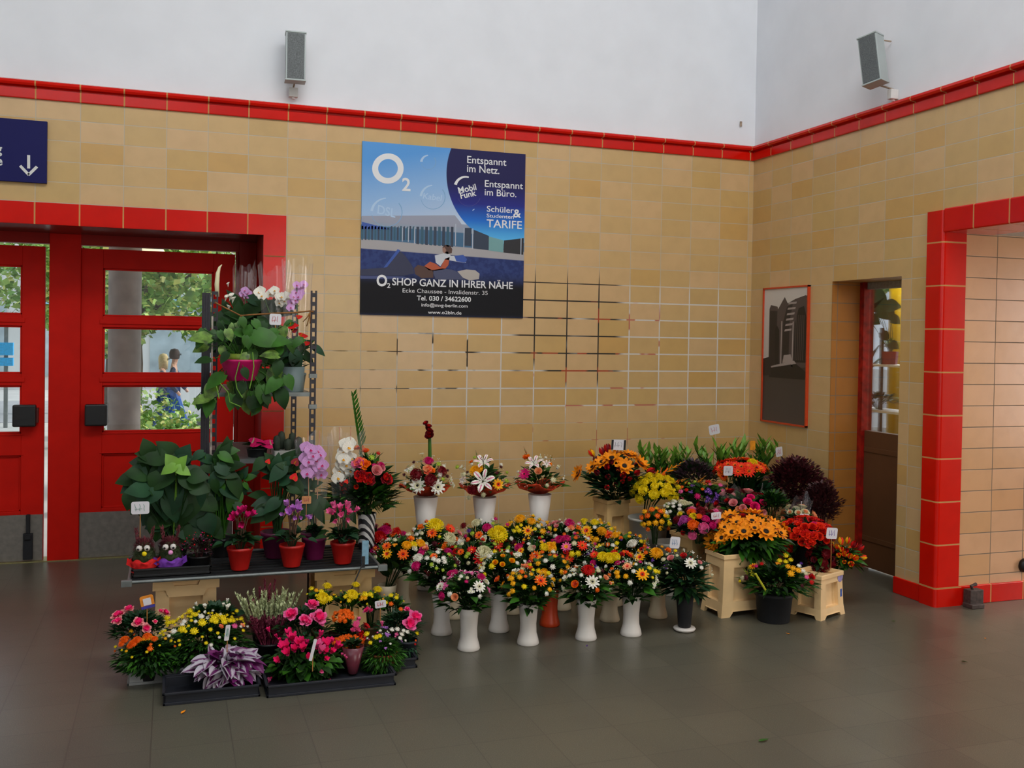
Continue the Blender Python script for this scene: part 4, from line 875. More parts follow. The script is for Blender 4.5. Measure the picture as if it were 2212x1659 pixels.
def bucket(label, x, y, r0, r1, h, m, z=0.0, rim=True):
    b = MB(); b.lathe([(r0, 0), (r0+0.002, 0.004), (r1-0.004, h-0.02), (r1+0.003, h-0.018), (r1+0.004, h), (r1-0.003, h), (r0-0.006, 0.01)], 32)
    o = b.build('bucket', m, None, True); o.location = (x, y, z); return tag(o, label, 'bucket')
m_wb = mat('grey_white_bucket', rgb(176, 172, 160), 0.45, 0, 0.04, 6)
q = G(1676, 1300, -2.08)
bucket('black bucket on the floor holding a loose mixed bouquet', float(q[0]), -2.06, 0.088, 0.108, 0.165, m_blackr)
bucket('tall greyish white bucket below the yellow chrysanthemums', float(G(1400, 1140, -1.10)[0]), -1.10, 0.10, 0.13, 0.44, m_wb)
bucket('low pale bucket in front of the tall white one, right of the floor vases', float(G(1446, 1170, -1.36)[0]), -1.36, 0.07, 0.095, 0.33, m_wb)

def bunch(px, py, rx, ry, Y, label, ex, pal, n, size, zb=0.4, Z=(0, 0, 1), leaves=200, ls=0.09, mats=None, name='flower_bunch', cat='flower bunch', group='', breath=0, lw=0.4, low=-0.3, vx=None, face=1.0, lowf=-0.05, fk=1.0):
    c = G(px, py, Y); r = rx*mpp(c); rz = ry*mpp(c); org = np.array([c[0] if vx is None else vx, Y, zb]); t = thing(name, label, cat, org, group or None)
    mats = mats or [m_leaf, m_leaf2]
    if leaves: foliage(t, fol_dome(c-org, r*0.95, rz*0.95, leaves, ls, int(px+py*3), mats, lw, low, (0, 0, 0)), mats)
    flowers(t, org, c, r, rz, ex, pal, n, size, Z, face=face, low=lowf, fk=fk)
    if breath: specks(c-org, r, rz*1.03, breath, 0.0032, int(px), m_gyp, t)
    return t, org, c, r, rz
# ------------------------------------------------------------------ right-hand group of cut flowers
bunch(1330, 1030, 62, 56, -0.86, 'sunflowers with red tulips in the beige container by the wall',
      [('su', 160, 720, 150), ('su', 345, 640, 120), ('su', 470, 570, 130), ('su', 600, 520, 160), ('su', 820, 480, 120), ('su', 765, 625, 150), ('su', 980, 590, 170), ('su', 880, 480, 90), ('ty', 365, 500, 100), ('tr', 550, 660, 90), ('tx', 430, 730, 90), ('tx', 600, 600, 80), ('tr', 905, 730, 90), ('tr', 1060, 715, 110), ('tr', 740, 760, 100), ('tx', 560, 780, 90), ('tr', 550, 900, 80), ('tr', 735, 830, 70), ('tx', 650, 870, 70), ('tr', 1000, 830, 80), ('tx', 680, 690, 70), ('tr', 820, 800, 70)],
      ['su', 'tr', 'tx', 'tr'], 34, 0.10, 0.5, ZQ, 420, 0.10, [m_leaf, m_leaf3], low=-.9, fk=1.1)
bunch(1416, 1062, 50, 32, -1.05, 'domed bunch of bright yellow chrysanthemums over the tall white bucket',
      [], ['my', 'sy', 'my'], 60, 0.062, 0.40, Z3, 200, 0.09, lowf=-0.35, vx=float(G(1392, 1140, -1.05)[0]))
# lily greens: upright lime tipped shoots
def shoots(name, label, cat, px0, px1, Y, ztop, zb, n, mats, L=0.10, seed=1, fan=0.5, org=None):
    rnd = random.Random(seed); A = G(px0, 1000, Y); B = G(px1, 1000, Y); org = np.array([(A[0]+B[0])/2, Y, zb]); t = thing(name, label, cat, org); b = MB()
    for k in range(n):
        x = rnd.uniform(A[0], B[0]); y = Y+rnd.uniform(-.10, .10); zt = ztop*rnd.uniform(0.93, 1.03)
        base = np.array([org[0]+(x-org[0])*0.35, org[1]+(y-Y)*.3, zb])-org; tip = np.array([x+rnd.uniform(-.03, .03), y, zt])-org
        b.tube([base, (base+tip)/2+np.array([rnd.uniform(-.01, .01), 0, 0]), tip], 0.003, 4, 0, False)
        m = 9
        for j in range(m):
            f = 0.45+0.55*j/(m-1); p = base*(1-f)+tip*f; a = rnd.uniform(0, 6.28); d = np.array([math.cos(a), math.sin(a)*0.8, 0.5+1.6*(j/m)])
            V, F = leafshape(L*rnd.uniform(0.7, 1.1), L*0.28, 0.1, 3, 0.3); b.add(V @ frame(d).T + p, F, 1 if j > m*0.5 else 0)
    foliage(t, b, mats); return t
shoots('lily_greens', 'row of upright lily shoots with bright green tips behind the yellow chrysanthemums', 'greenery', 1385, 1500, -0.55, 0.78, 0.45, 26, [m_leaf2, m_lime], 0.10, 3)
shoots('lily_greens', 'bright green leafy shoots behind the card, above the orange gerberas', 'greenery', 1500, 1670, -0.50, 0.80, 0.45, 30, [m_leaf2, m_lime], 0.11, 5)
def cloud(name, label, cat, px, py, rx, ry, Y, n, mats, L, seed, zb, lw=0.3, twig=True, low=-0.6):
    c = G(px, py, Y); r, rz = rx*mpp(c), ry*mpp(c); org = np.array([c[0], Y, zb]); t = thing(name, label, cat, org)
    foliage(t, fol_dome(c-org, r, rz, n, L, seed, mats, lw, low, (0, 0, 0), 0.1), mats); return t
m_burg2 = mat('wine_leaf', rgb(92, 20, 34), 0.55, 0, 0.3, 9)
cloud('purple_foliage_bunch', 'dull purple leafy bunch between the yellow chrysanthemums and the orange gerberas', 'greenery', 1500, 1020, 52, 34, -0.75, 1300, [m_plum, m_leaf, m_plum], 0.034, 5, 0.45, 0.4)
cloud('burgundy_foliage_bunch', 'large dark burgundy foliage bunch beside the shop doorway', 'greenery', 1718, 1040, 72, 66, -1.0, 4200, [m_burg, m_burg2, m_burg], 0.032, 7, 0.40, 0.55, low=-.9)
cloud('burgundy_foliage_bunch', 'lower burgundy twigs reaching furthest towards the shop doorway', 'greenery', 1774, 1078, 44, 46, -1.38, 2000, [m_burg, m_burg], 0.028, 9, 0.35, 0.5, low=-.9)
bunch(1603, 1018, 54, 26, -1.05, 'bunch of large orange-red gerberas in front of the burgundy foliage',
      [('gs', 330, 650, 120), ('gs', 430, 610, 120), ('gs', 520, 620, 120), ('gs', 600, 640, 130), ('gs', 690, 640, 140), ('go', 800, 650, 130), ('gs', 860, 670, 110), ('gs', 560, 700, 120), ('gs', 700, 700, 130), ('go', 370, 765, 110), ('my', 740, 595, 110), ('go', 330, 720, 90)], ['gs', 'go'], 18, 0.10, 0.42, ZS, 160, 0.09, [m_leaf, m_leaf2])
cloud('leafy_flower_bunch', 'dark green leaves under the orange-red gerberas', 'greenery', 1622, 1062, 60, 36, -1.02, 420, [m_leaf, m_leaf3], 0.08, 13, 0.40, 0.4)
# orange spikes
t = thing('orange_spike_bunch', 'orange feathery flower spikes fanning out behind the yellow chrysanthemums', 'flower bunch', (G(1450, 1060, -0.95)[0], -0.95, 0.42)); org = np.array(t.location)
for x0, y0, x1, y1 in ((1180, 780, 1440, 625), (1150, 790, 1160, 740), (1290, 790, 1420, 880), (1400, 860, 1470, 900), (1420, 850, 1520, 810), (1480, 850, 1560, 850), (1540, 850, 1640, 890), (1700, 850, 1765, 790), (1740, 860, 1830, 890), (1780, 870, 1870, 900)):
    A = G(*T_(ZQ, x0, y0), -0.95)-org; B = G(*T_(ZQ, x1, y1), -0.95)-org; d = B-A
    head('ko', t, (A+B)/2, d, float(np.linalg.norm(d))*0.7+0.015)
foliage(t, fol_dome(G(1470, 1062, -0.95)-org, 0.20, 0.10, 220, 0.07, 4, [m_leaf2, m_leaf]), [m_leaf2, m_leaf])
bunch(1520, 1068, 58, 28, -1.15, 'loose bunch of small purple, rose and orange blossoms on green stems',
      [('sp', 1840, 960, 90), ('sp', 1840, 1070, 80), ('sp', 1940, 1060, 90), ('sp', 1950, 1000, 60), ('bm', 1700, 1020, 60), ('bk', 1490, 960, 50), ('bm', 1500, 1060, 50), ('br', 1560, 940, 40), ('bk', 1990, 880, 50)], ['sp', 'bk', 'br', 'bo', 'bl'], 22, 0.05, 0.4, ZQ, 260, 0.07, [m_leaf2, m_leaf])
t, org, c, r, rz = bunch(1602, 1092, 58, 30, -1.42, 'pink and cream roses wrapped in clear film, behind the front sunflowers',
      [('rk', 500, 1110, 130), ('rm', 720, 1040, 120), ('rm', 770, 1160, 150), ('rm', 870, 1110, 120), ('rk', 870, 1230, 120), ('rk', 620, 1170, 110), ('rr', 290, 1120, 110), ('rr', 60, 1130, 110), ('rk', 330, 1190, 120), ('rr', 420, 1080, 90), ('rp', 560, 1180, 80), ('rk', 160, 1180, 100), ('cx', 180, 1130, 60)], ['rk', 'rm', 'rr'], 16, 0.08, 0.42, ZS, 160, 0.08)
def film_mat():
    g = N('clear_wrapping_film'); tr = g.n('ShaderNodeBsdfTransparent'); gl = g.n('ShaderNodeBsdfGlossy'); gl.inputs['Roughness'].default_value = 0.12
    df = g.n('ShaderNodeBsdfDiffuse'); df.inputs[0].default_value = (0.8, 0.8, 0.85, 1)
    lw = g.n('ShaderNodeLayerWeight'); lw.inputs[0].default_value = 0.35
    tc = g.n('ShaderNodeTexCoord').outputs['Object']
    m1 = g.n('ShaderNodeMixShader'); m1.inputs[0].default_value = 0.4; g.link(gl.outputs[0], m1.inputs[1]); g.link(df.outputs[0], m1.inputs[2])
    m2 = g.n('ShaderNodeMixShader'); g.link(g.math('ADD', 0.05, g.math('MULTIPLY', lw.outputs['Facing'], 0.22)), m2.inputs[0]); g.link(tr.outputs[0], m2.inputs[1]); g.link(m1.outputs[0], m2.inputs[2])
    g.link(m2.outputs[0], g.out.inputs[0]); return g.m
m_film = film_mat()
def film(t, c, r0, r1, z0, z1, seed, name='clear_film', n=36, sy=0.7, tear=0.05):
    rnd = random.Random(seed); b = MB(); V = []; ph = [rnd.uniform(0, 6.28) for _ in range(4)]
    for i in range(6):
        f = i/5
        for j in range(n):
            a = 2*PI*j/n; rr = (r0*(1-f)+r1*f)*(1+0.07*math.sin(5*a+ph[0]+f)+0.05*math.sin(9*a+ph[1]-2*f))
            z = z0*(1-f)+z1*f+(f**3)*tear*(math.sin(3*a+ph[2])+0.6*math.sin(7*a+ph[3]))
            V.append((c[0]+rr*math.cos(a), c[1]+rr*math.sin(a)*sy, z))
    b.add(V, [(i*n+j, i*n+(j+1) % n, (i+1)*n+(j+1) % n, (i+1)*n+j) for i in range(5) for j in range(n)])
    return b.build(name, m_film, t, True)
film(t, c-org, 0.06, 0.14, 0.05, 0.20, 3)
t, org, c, r, rz = bunch(1668, 1082, 34, 26, -1.55, 'round dark green wrapped bunch edged with yellow-green, behind the cream roses', [], ['by'], 0, 0.05, 0.42, ZS, 420, 0.06, [m_leaf, m_leaf2, m_leaf], lw=0.3)
t, org, c, r, rz = bunch(1722, 1118, 36, 22, -1.62, 'cream and peach roses with one dark red rose, behind the scarlet roses',
      [('rp', 1040, 1240, 150), ('rc', 1225, 1230, 90), ('rc', 1330, 1240, 110), ('rc', 1420, 1330, 100), ('rr', 1040, 1340, 130), ('rk', 1290, 1350, 90), ('rp', 1140, 1310, 80), ('rc', 1480, 1370, 80)], ['rc', 'rp'], 8, 0.07, 0.42, ZS, 100, 0.07)
film(t, c-org, 0.05, 0.10, 0.05, 0.17, 8)
bunch(1415, 1128, 30, 30, -1.45, 'drooping bunch of small golden pompons left of the pink and orange mums',
      [], ['by', 'bg', 'bg', 'bo'], 110, 0.066, 0.34, Z5, 120, 0.07, group='', lowf=-0.5)
bunch(1468, 1105, 36, 20, -1.40, 'creamy white clustered blossoms above the golden pompons', [('bw', 870, 55, 80), ('bw', 915, 130, 50), ('bw', 920, 160, 40)], ['bc', 'bw', 'mc'], 44, 0.05, 0.4, Z5, 90, 0.07)
bunch(1508, 1136, 46, 34, -1.68, 'mixed bunch of orange, pink and magenta chrysanthemums left of the front sunflowers',
      [('mv', 1095, 130, 120), ('mm', 1165, 130, 70), ('mo', 1200, 190, 130), ('my', 1200, 90, 100), ('mm', 1350, 120, 100), ('mo', 1180, 40, 110), ('mk', 1195, 310, 110), ('mr', 1085, 280, 70), ('mx', 1310, 60, 80), ('mk', 1470, 30, 90), ('mc', 1480, 80, 90), ('mo', 1270, 90, 80), ('mv', 1050, 170, 70), ('my', 1050, 60, 80), ('co', 1250, 170, 60)], ['mo', 'mk', 'mm', 'mx'], 34, 0.055, 0.38, Z5, 220, 0.09, [m_leaf, m_leaf3], fk=0.6)
bunch(1612, 1160, 86, 52, -1.78, 'large front bunch of amber sunflowers with hanging green leaves',
      [('su', 310, 500, 165), ('su', 430, 450, 130), ('su', 560, 380, 160), ('su', 700, 370, 160), ('su', 970, 370, 180), ('su', 830, 330, 120), ('su', 370, 320, 150), ('su', 300, 350, 120), ('su', 440, 230, 130), ('su', 540, 180, 150), ('su', 620, 260, 140), ('su', 800, 240, 140), ('su', 900, 280, 130), ('su', 1060, 310, 120), ('su', 1150, 390, 120), ('su', 700, 290, 110), ('su', 470, 320, 110), ('su', 350, 570, 80), ('rr', 690, 200, 90)],
      ['su'], 16, 0.13, 0.38, ZR, 700, 0.115, [m_leaf2, m_leaf, m_leaf2], low=-0.95, lw=0.38, lowf=0.2, fk=1.12)
bunch(1742, 1158, 56, 38, -1.80, 'bunch of scarlet roses right of the front sunflowers',
      [('cR', 1200, 300, 110), ('rR', 1260, 270, 90), ('cR', 1230, 400, 120), ('rR', 1310, 440, 120), ('cR', 1350, 380, 110), ('rR', 1430, 330, 120), ('cR', 1440, 420, 120), ('rR', 1520, 330, 120), ('cR', 1600, 330, 130), ('rR', 1640, 380, 120), ('cR', 1490, 510, 120), ('rR', 1400, 500, 110), ('cR', 1210, 500, 100), ('rR', 1600, 440, 110), ('rm', 1540, 300, 90), ('cR', 1245, 570, 110), ('rR', 1680, 480, 100), ('ro', 1330, 440, 60), ('cR', 1540, 430, 100)],
      ['rR', 'cR', 'cR', 'cr'], 60, 0.062, 0.38, ZR, 240, 0.09, [m_leaf, m_leaf3], low=-0.8)
bunch(1774, 1204, 26, 36, -1.90, 'dark wine red chrysanthemums hanging beside the orange tulips', [], ['mx', 'cx', 'mx'], 44, 0.052, 0.30, ZR, 110, 0.07, low=-0.7, lowf=-0.8)
bunch(1822, 1204, 40, 32, -1.92, 'yellow and red flamed tulips leaning out over the short beige container',
      [('ty', 1760, 550, 90), ('ty', 1820, 580, 90), ('ty', 1870, 610, 90), ('ty', 1900, 660, 100), ('ty', 1960, 680, 100), ('ty', 2020, 700, 110), ('ty', 1970, 760, 110), ('ty', 1740, 620, 90), ('ty', 1840, 670, 90), ('tr', 1930, 620, 80), ('ty', 1900, 740, 80)], ['ty', 'tr', 'ty'], 14, 0.07, 0.26, ZR, 160, 0.08, [m_leaf, m_leaf2], low=-0.7)
t, org, c, r, rz = bunch(1682, 1252, 78, 40, -2.06, 'loose mixed bouquet in the black bucket with a yellow-green stalk and golden buttons',
      [('bg', 1265, 885, 76), ('bg', 1230, 800, 60), ('bg', 1290, 820, 66), ('bg', 1350, 845, 66), ('by', 1200, 670, 70), ('by', 1130, 730, 60), ('by', 1260, 720, 60), ('by', 1200, 740, 56), ('so', 1110, 760, 60), ('gy', 810, 790, 90), ('bm', 850, 790, 46), ('br', 915, 765, 46), ('bw', 1360, 790, 50), ('bw', 1410, 850, 50), ('bc', 1440, 880, 50), ('bk', 1450, 925, 50), ('cr', 1510, 920, 80), ('br', 1510, 985, 56), ('kg', 1565, 890, 110), ('bp', 1385, 760, 40), ('bc', 690, 930, 56), ('bx', 730, 930, 60), ('by', 655, 970, 40), ('ky', 790, 860, 120), ('ky', 720, 850, 90)],
      ['bl', 'bx'], 3, 0.04, 0.15, ZR, 620, 0.075, [m_leaf, m_leaf2, m_leaf], low=-0.5, lw=0.28, vx=float(q[0]))
b = MB(); A = G(*T_(ZR, 840, 880), -2.2)-org; B = G(*T_(ZR, 965, 1085), -2.19)-org
b.tube([A, (A+B)/2, B], 0.006, 6); b.build('yellow_stalk', mat('yellow_green_stalk', rgb(190, 190, 40), 0.5), t)
for px_, py_, Y_, h_ in ((1718, 1040, -1.0, .42), (1774, 1078, -1.38, .37), (1603, 1018, -1.05, .44), (1500, 1020, -.75, .47), (1520, 1068, -1.15, .42), (1602, 1092, -1.42, .43), (1722, 1118, -1.62, .41), (1450, 1060, -.95, .44)):
    c_ = G(px_, py_, Y_); b = MB(); b.lathe([(0.06, 0), (0.062, 0.004), (0.078, h_-.02), (0.084, h_-.018), (0.084, h_), (0.078, h_), (0.055, 0.01)], 24)
    o = b.build('bucket', m_blackr, None, True); o.location = (c_[0], Y_, 0)
    tag(o, 'tall dark bucket standing behind the front beige containers', 'bucket', 'dark buckets behind the beige containers')

# ------------------------------------------------------------------ plant table on beige crates
m_galv = mat('galvanised_metal', rgb(118, 124, 122), 0.42, 0.5, 0.1, 20)
m_dark = mat('dark_wire_mesh', rgb(28, 29, 31), 0.6, 0.3, 0.1, 20)
TY0, TY1, TZ = -1.76, -1.18, 0.385
tx0, tx1 = float(G(278, 1258, TY0)[0]), float(G(822, 1233, TY0)[0])
t = thing('display_table', 'low galvanised metal tray table carrying the potted plants, resting on beige crates', 'table', ((tx0+tx1)/2, (TY0+TY1)/2, TZ-0.03)); o = (-(tx0+tx1)/2, -(TY0+TY1)/2, -(TZ-0.03))
b = MB(); b.tube([(tx0-0.02, TY0, TZ-0.008), (tx1+0.02, TY0, TZ-0.008)], 0.009, 8); b.tube([(tx0-0.02, TY1, TZ-0.008), (tx1+0.02, TY1, TZ-0.008)], 0.009, 8)
b.tube([(tx0, TY0, TZ-0.008), (tx0, TY1, TZ-0.008)], 0.009, 8); b.tube([(tx1, TY0, TZ-0.008), (tx1, TY1, TZ-0.008)], 0.009, 8)
b.box(tx0-0.035, tx0+0.015, TY0-0.012, TY0+0.02, TZ-0.028, TZ+0.002); b.box(tx1-0.015, tx1+0.035, TY0-0.012, TY0+0.02, TZ-0.028, TZ+0.004)
b.v = [v+np.array(o) for v in b.v]; b.build('rail_frame', m_galv, t, bevel=0.002)
b = MB(); b.box(tx0+0.008, tx1-0.008, TY0+0.008, TY1-0.008, TZ-0.016, TZ-0.008)
for k in range(9): y = TY0+0.05+k*0.06; b.box(tx0+0.01, tx1-0.01, y, y+0.006, TZ-0.008, TZ-0.003)
b.v = [v+np.array(o) for v in b.v]; b.build('deck', m_dark, t)
TT = TZ-0.002
ch = TZ-0.03
crate('plant_crate', 'beige crate with a handle notch under the left half of the plant table', float(G(402, 1290, -1.62)[0]), -1.50, 0.30, 0.30, ch, 0, 0.97, notch=True, m=m_beige, group='beige crates under the plant table')
crate('plant_crate', 'beige crate under the right half of the plant table, behind the yellow flowers', float(G(742, 1280, -1.62)[0]), -1.50, 0.30, 0.30, ch, 0, 0.97, notch=True, m=m_beige2, group='beige crates under the plant table')

# ------------------------------------------------------------------ slotted steel rack
m_rack = mat('dark_rack_steel', rgb(58, 56, 60), 0.5, 0.5, 0.12, 20)
RF, RB = -1.12, -0.20
rxl, rxr = float(G(449, 800, RF)[0]), float(G(676, 800, RF)[0])
t = thing('shelf_rack', 'tall dark slotted steel shelf rack behind the plant table', 'rack', ((rxl+rxr)/2, (RF+RB)/2, 0)); o = np.array([-(rxl+rxr)/2, -(RF+RB)/2, 0])
rtop = float(G(676, 628, RF)[2])
def wide_post(x, y, z1):
    b = MB(); b.box(x-.023, x+.023, y-.012, y+.012, 0, z1)
    for k in (-.014, 0.0, .014): b.box(x+k-.003, x+k+.003, y-.016, y-.012, 0, z1-.01)
    b.v = [v+o for v in b.v]; b.build('post', mat('black_rack_upright', rgb(46, 44, 50), .5, .3, .1), t)
def post(x, y, z1):
    b = MB(); w = 0.017
    b.box(x-w, x-w+0.008, y-0.012, y+0.012, 0.0, z1); b.box(x+w-0.008, x+w, y-0.012, y+0.012, 0.0, z1)
    k = 0
    while 0.03+k*0.05 < z1: z = 0.015+k*0.05; b.box(x-w+0.006, x+w-0.006, y-0.010, y-0.004, z, min(z1, z+0.024)); k += 1
    b.v = [v+o for v in b.v]; b.build('post', m_rack, t)
wide_post(rxl-0.012, RF, rtop-0.03); post(rxl+.035, RF+.03, rtop-.02); post(rxr, RF, rtop); post(rxl+.02, RB, rtop); post(rxr, RB, rtop)
b = MB(); b.box(rxl+.016, rxl+.026, RF-.008, RF+.004, .55, rtop-.16); b.v = [v+o for v in b.v]; b.build('white_strip', mat('scuffed_white_strip', rgb(170, 160, 146), .7, 0, .3, 30), t)
z1 = float(G(640, 848, RF)[2]); z2 = float(G(640, 990, RF)[2])
for z in (z1, z2):
    b = MB(); b.box(rxl+0.01, rxr-0.01, RF, RB, z-0.004, z); b.box(rxl+0.01, rxr-0.01, RF-0.006, RF+0.006, z-0.022, z+0.002); b.box(rxl+0.01, rxr-0.01, RB-0.006, RB+0.006, z-0.022, z+0.002)
    b.v = [v+o for v in b.v]; b.build('shelf', m_galv, t)
for z in (float(G(676, 812, RF)[2]), float(G(676, 878, RF)[2])):
    b = MB(); b.box(rxr-0.022, rxr+0.022, RF-0.018, RF+0.015, z-0.012, z+0.012); b.v = [v+o for v in b.v]; b.build('clip', m_galv, t)
ZC = (400, 560, 5.184)
b = MB(); m_rope = mat('brown_twine', rgb(130, 86, 40), 0.9, 0, 0.2, 60)
pts = [G(*T_(ZC, x, y), RF-0.03) for x, y in ((330, 480), (380, 510), (500, 570), (620, 632), (800, 618), (1000, 605), (1200, 600), (1400, 580), (1440, 590))]
b.tube(pts, 0.0045, 6)
for dx, dy in ((0, 40), (-30, 70), (20, 120), (-60, 100), (-20, 150)): b.tube([G(*T_(ZC, 1400, 590), RF-0.035), G(*T_(ZC, 1390+dx*.4, 600+dy*0.5), RF-0.045), G(*T_(ZC, 1380+dx, 600+dy), RF-0.04)], 0.003, 5)
b.tube([G(*T_(ZC, 625, 620), RF-.03), G(*T_(ZC, 622, 750), RF-.03)], 0.004, 5)
tag(b.build('twine', m_rope, None, True), 'brown twine tied across the top of the rack and knotted at its right post', 'twine')

# ------------------------------------------------------------------ potted plants
def pot(t, r0, r1, h, m, ribs=0, z=0.0, name='pot', rim=True):
    b = MB(); pf = [(r0, 0), (r0+0.001, 0.003), (r1*0.98, h*0.86), (r1*1.03, h*0.88), (r1*1.04, h), (r1*0.94, h), (r1*0.9, h*0.85), (0.001, h*0.84)]
    b.lathe(pf, 48 if ribs else 24, 0, (0, 0, z), 1, 1, 0.02 if ribs else 0, ribs or 8)
    return b.build(name, m, t, True)
m_redpot = mat('red_ribbed_pot', rgb(180, 22, 14), 0.45, 0, 0.06, 10)
m_purpot = mat('plum_pot', rgb(92, 20, 58), 0.45, 0, 0.06, 10)
m_terra = mat('terracotta_pot', rgb(160, 74, 42), 0.75, 0, 0.1, 20)
m_soil = mat('soil', rgb(44, 32, 24), 0.95, 0, 0.2, 60)
def broad(t, cx, cz, y, org, leaves, mats, base, seed=1, veins=False, width=0.85, droop=0.3, stemr=0.003, dup=0):
    """big leaves given by tip/centre positions; each on its own arching stalk"""
    rnd = random.Random(seed); b = MB()
    if dup:
        leaves = [(x, y, s*.86, a+rnd.uniform(-25, 25), d) for x, y, s, a, d in leaves]+[(x+rnd.uniform(-22, 22), y+rnd.uniform(-18, 22), s*rnd.uniform(.5, .75), a+rnd.uniform(-60, 60), d+rnd.uniform(-.03, .05)) for x, y, s, a, d in leaves for _ in range(dup)]
    for (px, py, s, ang, dy) in leaves:
        c = G(px, py, y+dy)-org; L = s*mpp(c+org); a = math.radians(ang)
        d = np.array([math.cos(a), -0.35, math.sin(a)]); nrm = np.array([0.0, -0.75, 0.65])+np.array([rnd.uniform(-.3, .3), 0, rnd.uniform(-.2, .2)])
        V, F = leafshape(L, L*width, droop, 5, 0.12, True); b.add(V @ frame(d, nrm).T + c-unit(d)*L*0.45, F, rnd.randrange(len(mats)))
        p0 = c-unit(d)*L*0.45; bs = np.asarray(base)+np.array([rnd.uniform(-.02, .02), rnd.uniform(-.02, .02), 0])
        b.tube([bs, (bs*0.4+p0*0.6)+np.array([0, 0.0, 0.03]), p0], stemr, 4, 0, False)
    return b
def pp(px, Y, z=TT): return np.array([float(G(px, 1150, Y)[0]), Y, z])

# big-leaved plant at the left
org = pp(375, -1.42); t = thing('big_leaved_plant', 'dark big-leaved foliage plant at the left end of the plant table', 'potted plant', org)
pot(t, 0.055, 0.075, 0.11, m_black)
lv = [(330, 985, 66, 150, -.05), (365, 975, 66, 100, 0), (300, 1020, 60, 190, -.05), (275, 1035, 50, 200, 0), (345, 1030, 80, 200, -.08), (395, 985, 56, 60, 0), (420, 1035, 76, 320, -.12), (405, 1020, 60, 30, -.03), (320, 1065, 70, 210, -.10), (300, 1085, 60, 220, -.05), (360, 1080, 90, 260, -.06), (400, 1090, 95, 280, -.03), (370, 1120, 90, 250, 0.02), (430, 1110, 80, 300, 0.02), (340, 1130, 80, 240, 0.0), (410, 1140, 80, 290, 0.0), (350, 1000, 60, 170, .03), (310, 1000, 56, 160, .03), (440, 1080, 70, 330, 0.03), (385, 1050, 90, 270, 0.05), (380, 1150, 70, 270, 0.0), (450, 1140, 70, 300, 0.05), (330, 1100, 80, 230, .05)]
foliage(t, broad(t, 0, 0, -1.42, org, lv, [m_leaf, m_leaf3, m_leaf], (0, 0, 0.10), 2, width=.95, dup=2), [m_leaf, m_leaf3, m_leaf])
b = broad(t, 0, 0, -1.45, org, [(372, 1000, 40, 120, -.08), (388, 1003, 40, 70, -.08), (365, 1012, 34, 200, -.1), (395, 1015, 34, 340, -.1)], [m_lime], (0, 0, 0.12), 4)
foliage(t, b, [m_lime], 'young_leaves')['label'] = 'bright lime green young leaves'
# second leafy plant
org = pp(478, -1.30); t = thing('arrowhead_plant', 'leafy arrowhead-leaved plant in front of the left rack post', 'potted plant', org); pot(t, 0.045, 0.062, 0.10, m_black)
lv = [(480, 985, 62, 60, 0), (505, 1005, 50, 10, -.03), (455, 1010, 54, 150, 0), (490, 1020, 56, 330, -.05), (465, 1040, 60, 220, -.05), (510, 1050, 62, 280, -.06), (505, 1080, 60, 272, -.06), (530, 1055, 32, 350, -.02), (480, 1060, 60, 260, 0.02), (455, 1075, 56, 230, 0), (470, 1100, 60, 250, 0.03), (490, 970, 54, 100, .03), (445, 990, 46, 160, .03), (450, 1120, 60, 250, .05), (540, 1030, 30, 20, -.02)]
foliage(t, broad(t, 0, 0, -1.30, org, lv, [m_leaf2, m_leaf, m_leaf3], (0, 0, 0.10), 5, width=0.7, dup=2), [m_leaf2, m_leaf, m_leaf3])
# black tray with the two faced plants and the dark berry plant
x0, x1 = float(G(283, 1235, -1.70)[0]), float(G(458, 1228, -1.70)[0])
def tray(label, x0, x1, y0, y1, z, h, m, name='plant_tray', cells=0, loc=True):
    b = MB(); w = 0.012; cx, cy = (x0+x1)/2, (y0+y1)/2; X, Y = (x1-x0)/2, (y1-y0)/2
    b.box(-X+w, X-w, -Y+w, Y-w, 0, 0.004)
    def ringw(e, z0, z1, th):
        b.box(-X-e, X+e, -Y-e, -Y-e+th, z0, z1); b.box(-X-e, X+e, Y+e-th, Y+e, z0, z1); b.box(-X-e, -X-e+th, -Y-e, Y+e, z0, z1); b.box(X+e-th, X+e, -Y-e, Y+e, z0, z1)
    ringw(-w, 0, h-0.008, 0.004); ringw(0, h-0.010, h, w); ringw(-w*0.3, 0, 0.012, 0.01)
    o = b.build(name, m, None, bevel=0.003); o.location = (cx, cy, z)
    return tag(o, label, 'tray')
tray('black plastic tray on the plant table holding the two plants with faces', x0, x1, -1.70, -1.52, TT, 0.042, m_black)
TR = TT+0.006
m_heath = mat('heather_green', rgb(48, 62, 26), 0.8, 0, 0.3, 60); m_heath2 = mat('heather_red', rgb(112, 42, 52), 0.8, 0, 0.3, 60)
def sprigs(c, r, rz, n, L, seed, up=0.6, low=-0.2):
    rnd = random.Random(seed); b = MB()
    for k in range(n):
        z = rnd.uniform(low, 1); a = rnd.uniform(0, 6.28); h = math.sqrt(1-z*z); d = np.array([h*math.cos(a), h*math.sin(a), z]); p = np.asarray(c)+d*np.array([r, r, rz])*rnd.uniform(.75, .95)
        V, F = leafshape(L*rnd.uniform(.7, 1.2), L*0.4, 0, 1, 0.2); V2 = np.array([(0, -.16, 0), (0, .16, 0), (1, 0, 0.0)])*L*rnd.uniform(.7, 1.2)
        b.add(V2 @ frame(unit(d+np.array([0, 0, up]))).T + p, [(0, 1, 2)], 0)
    return b
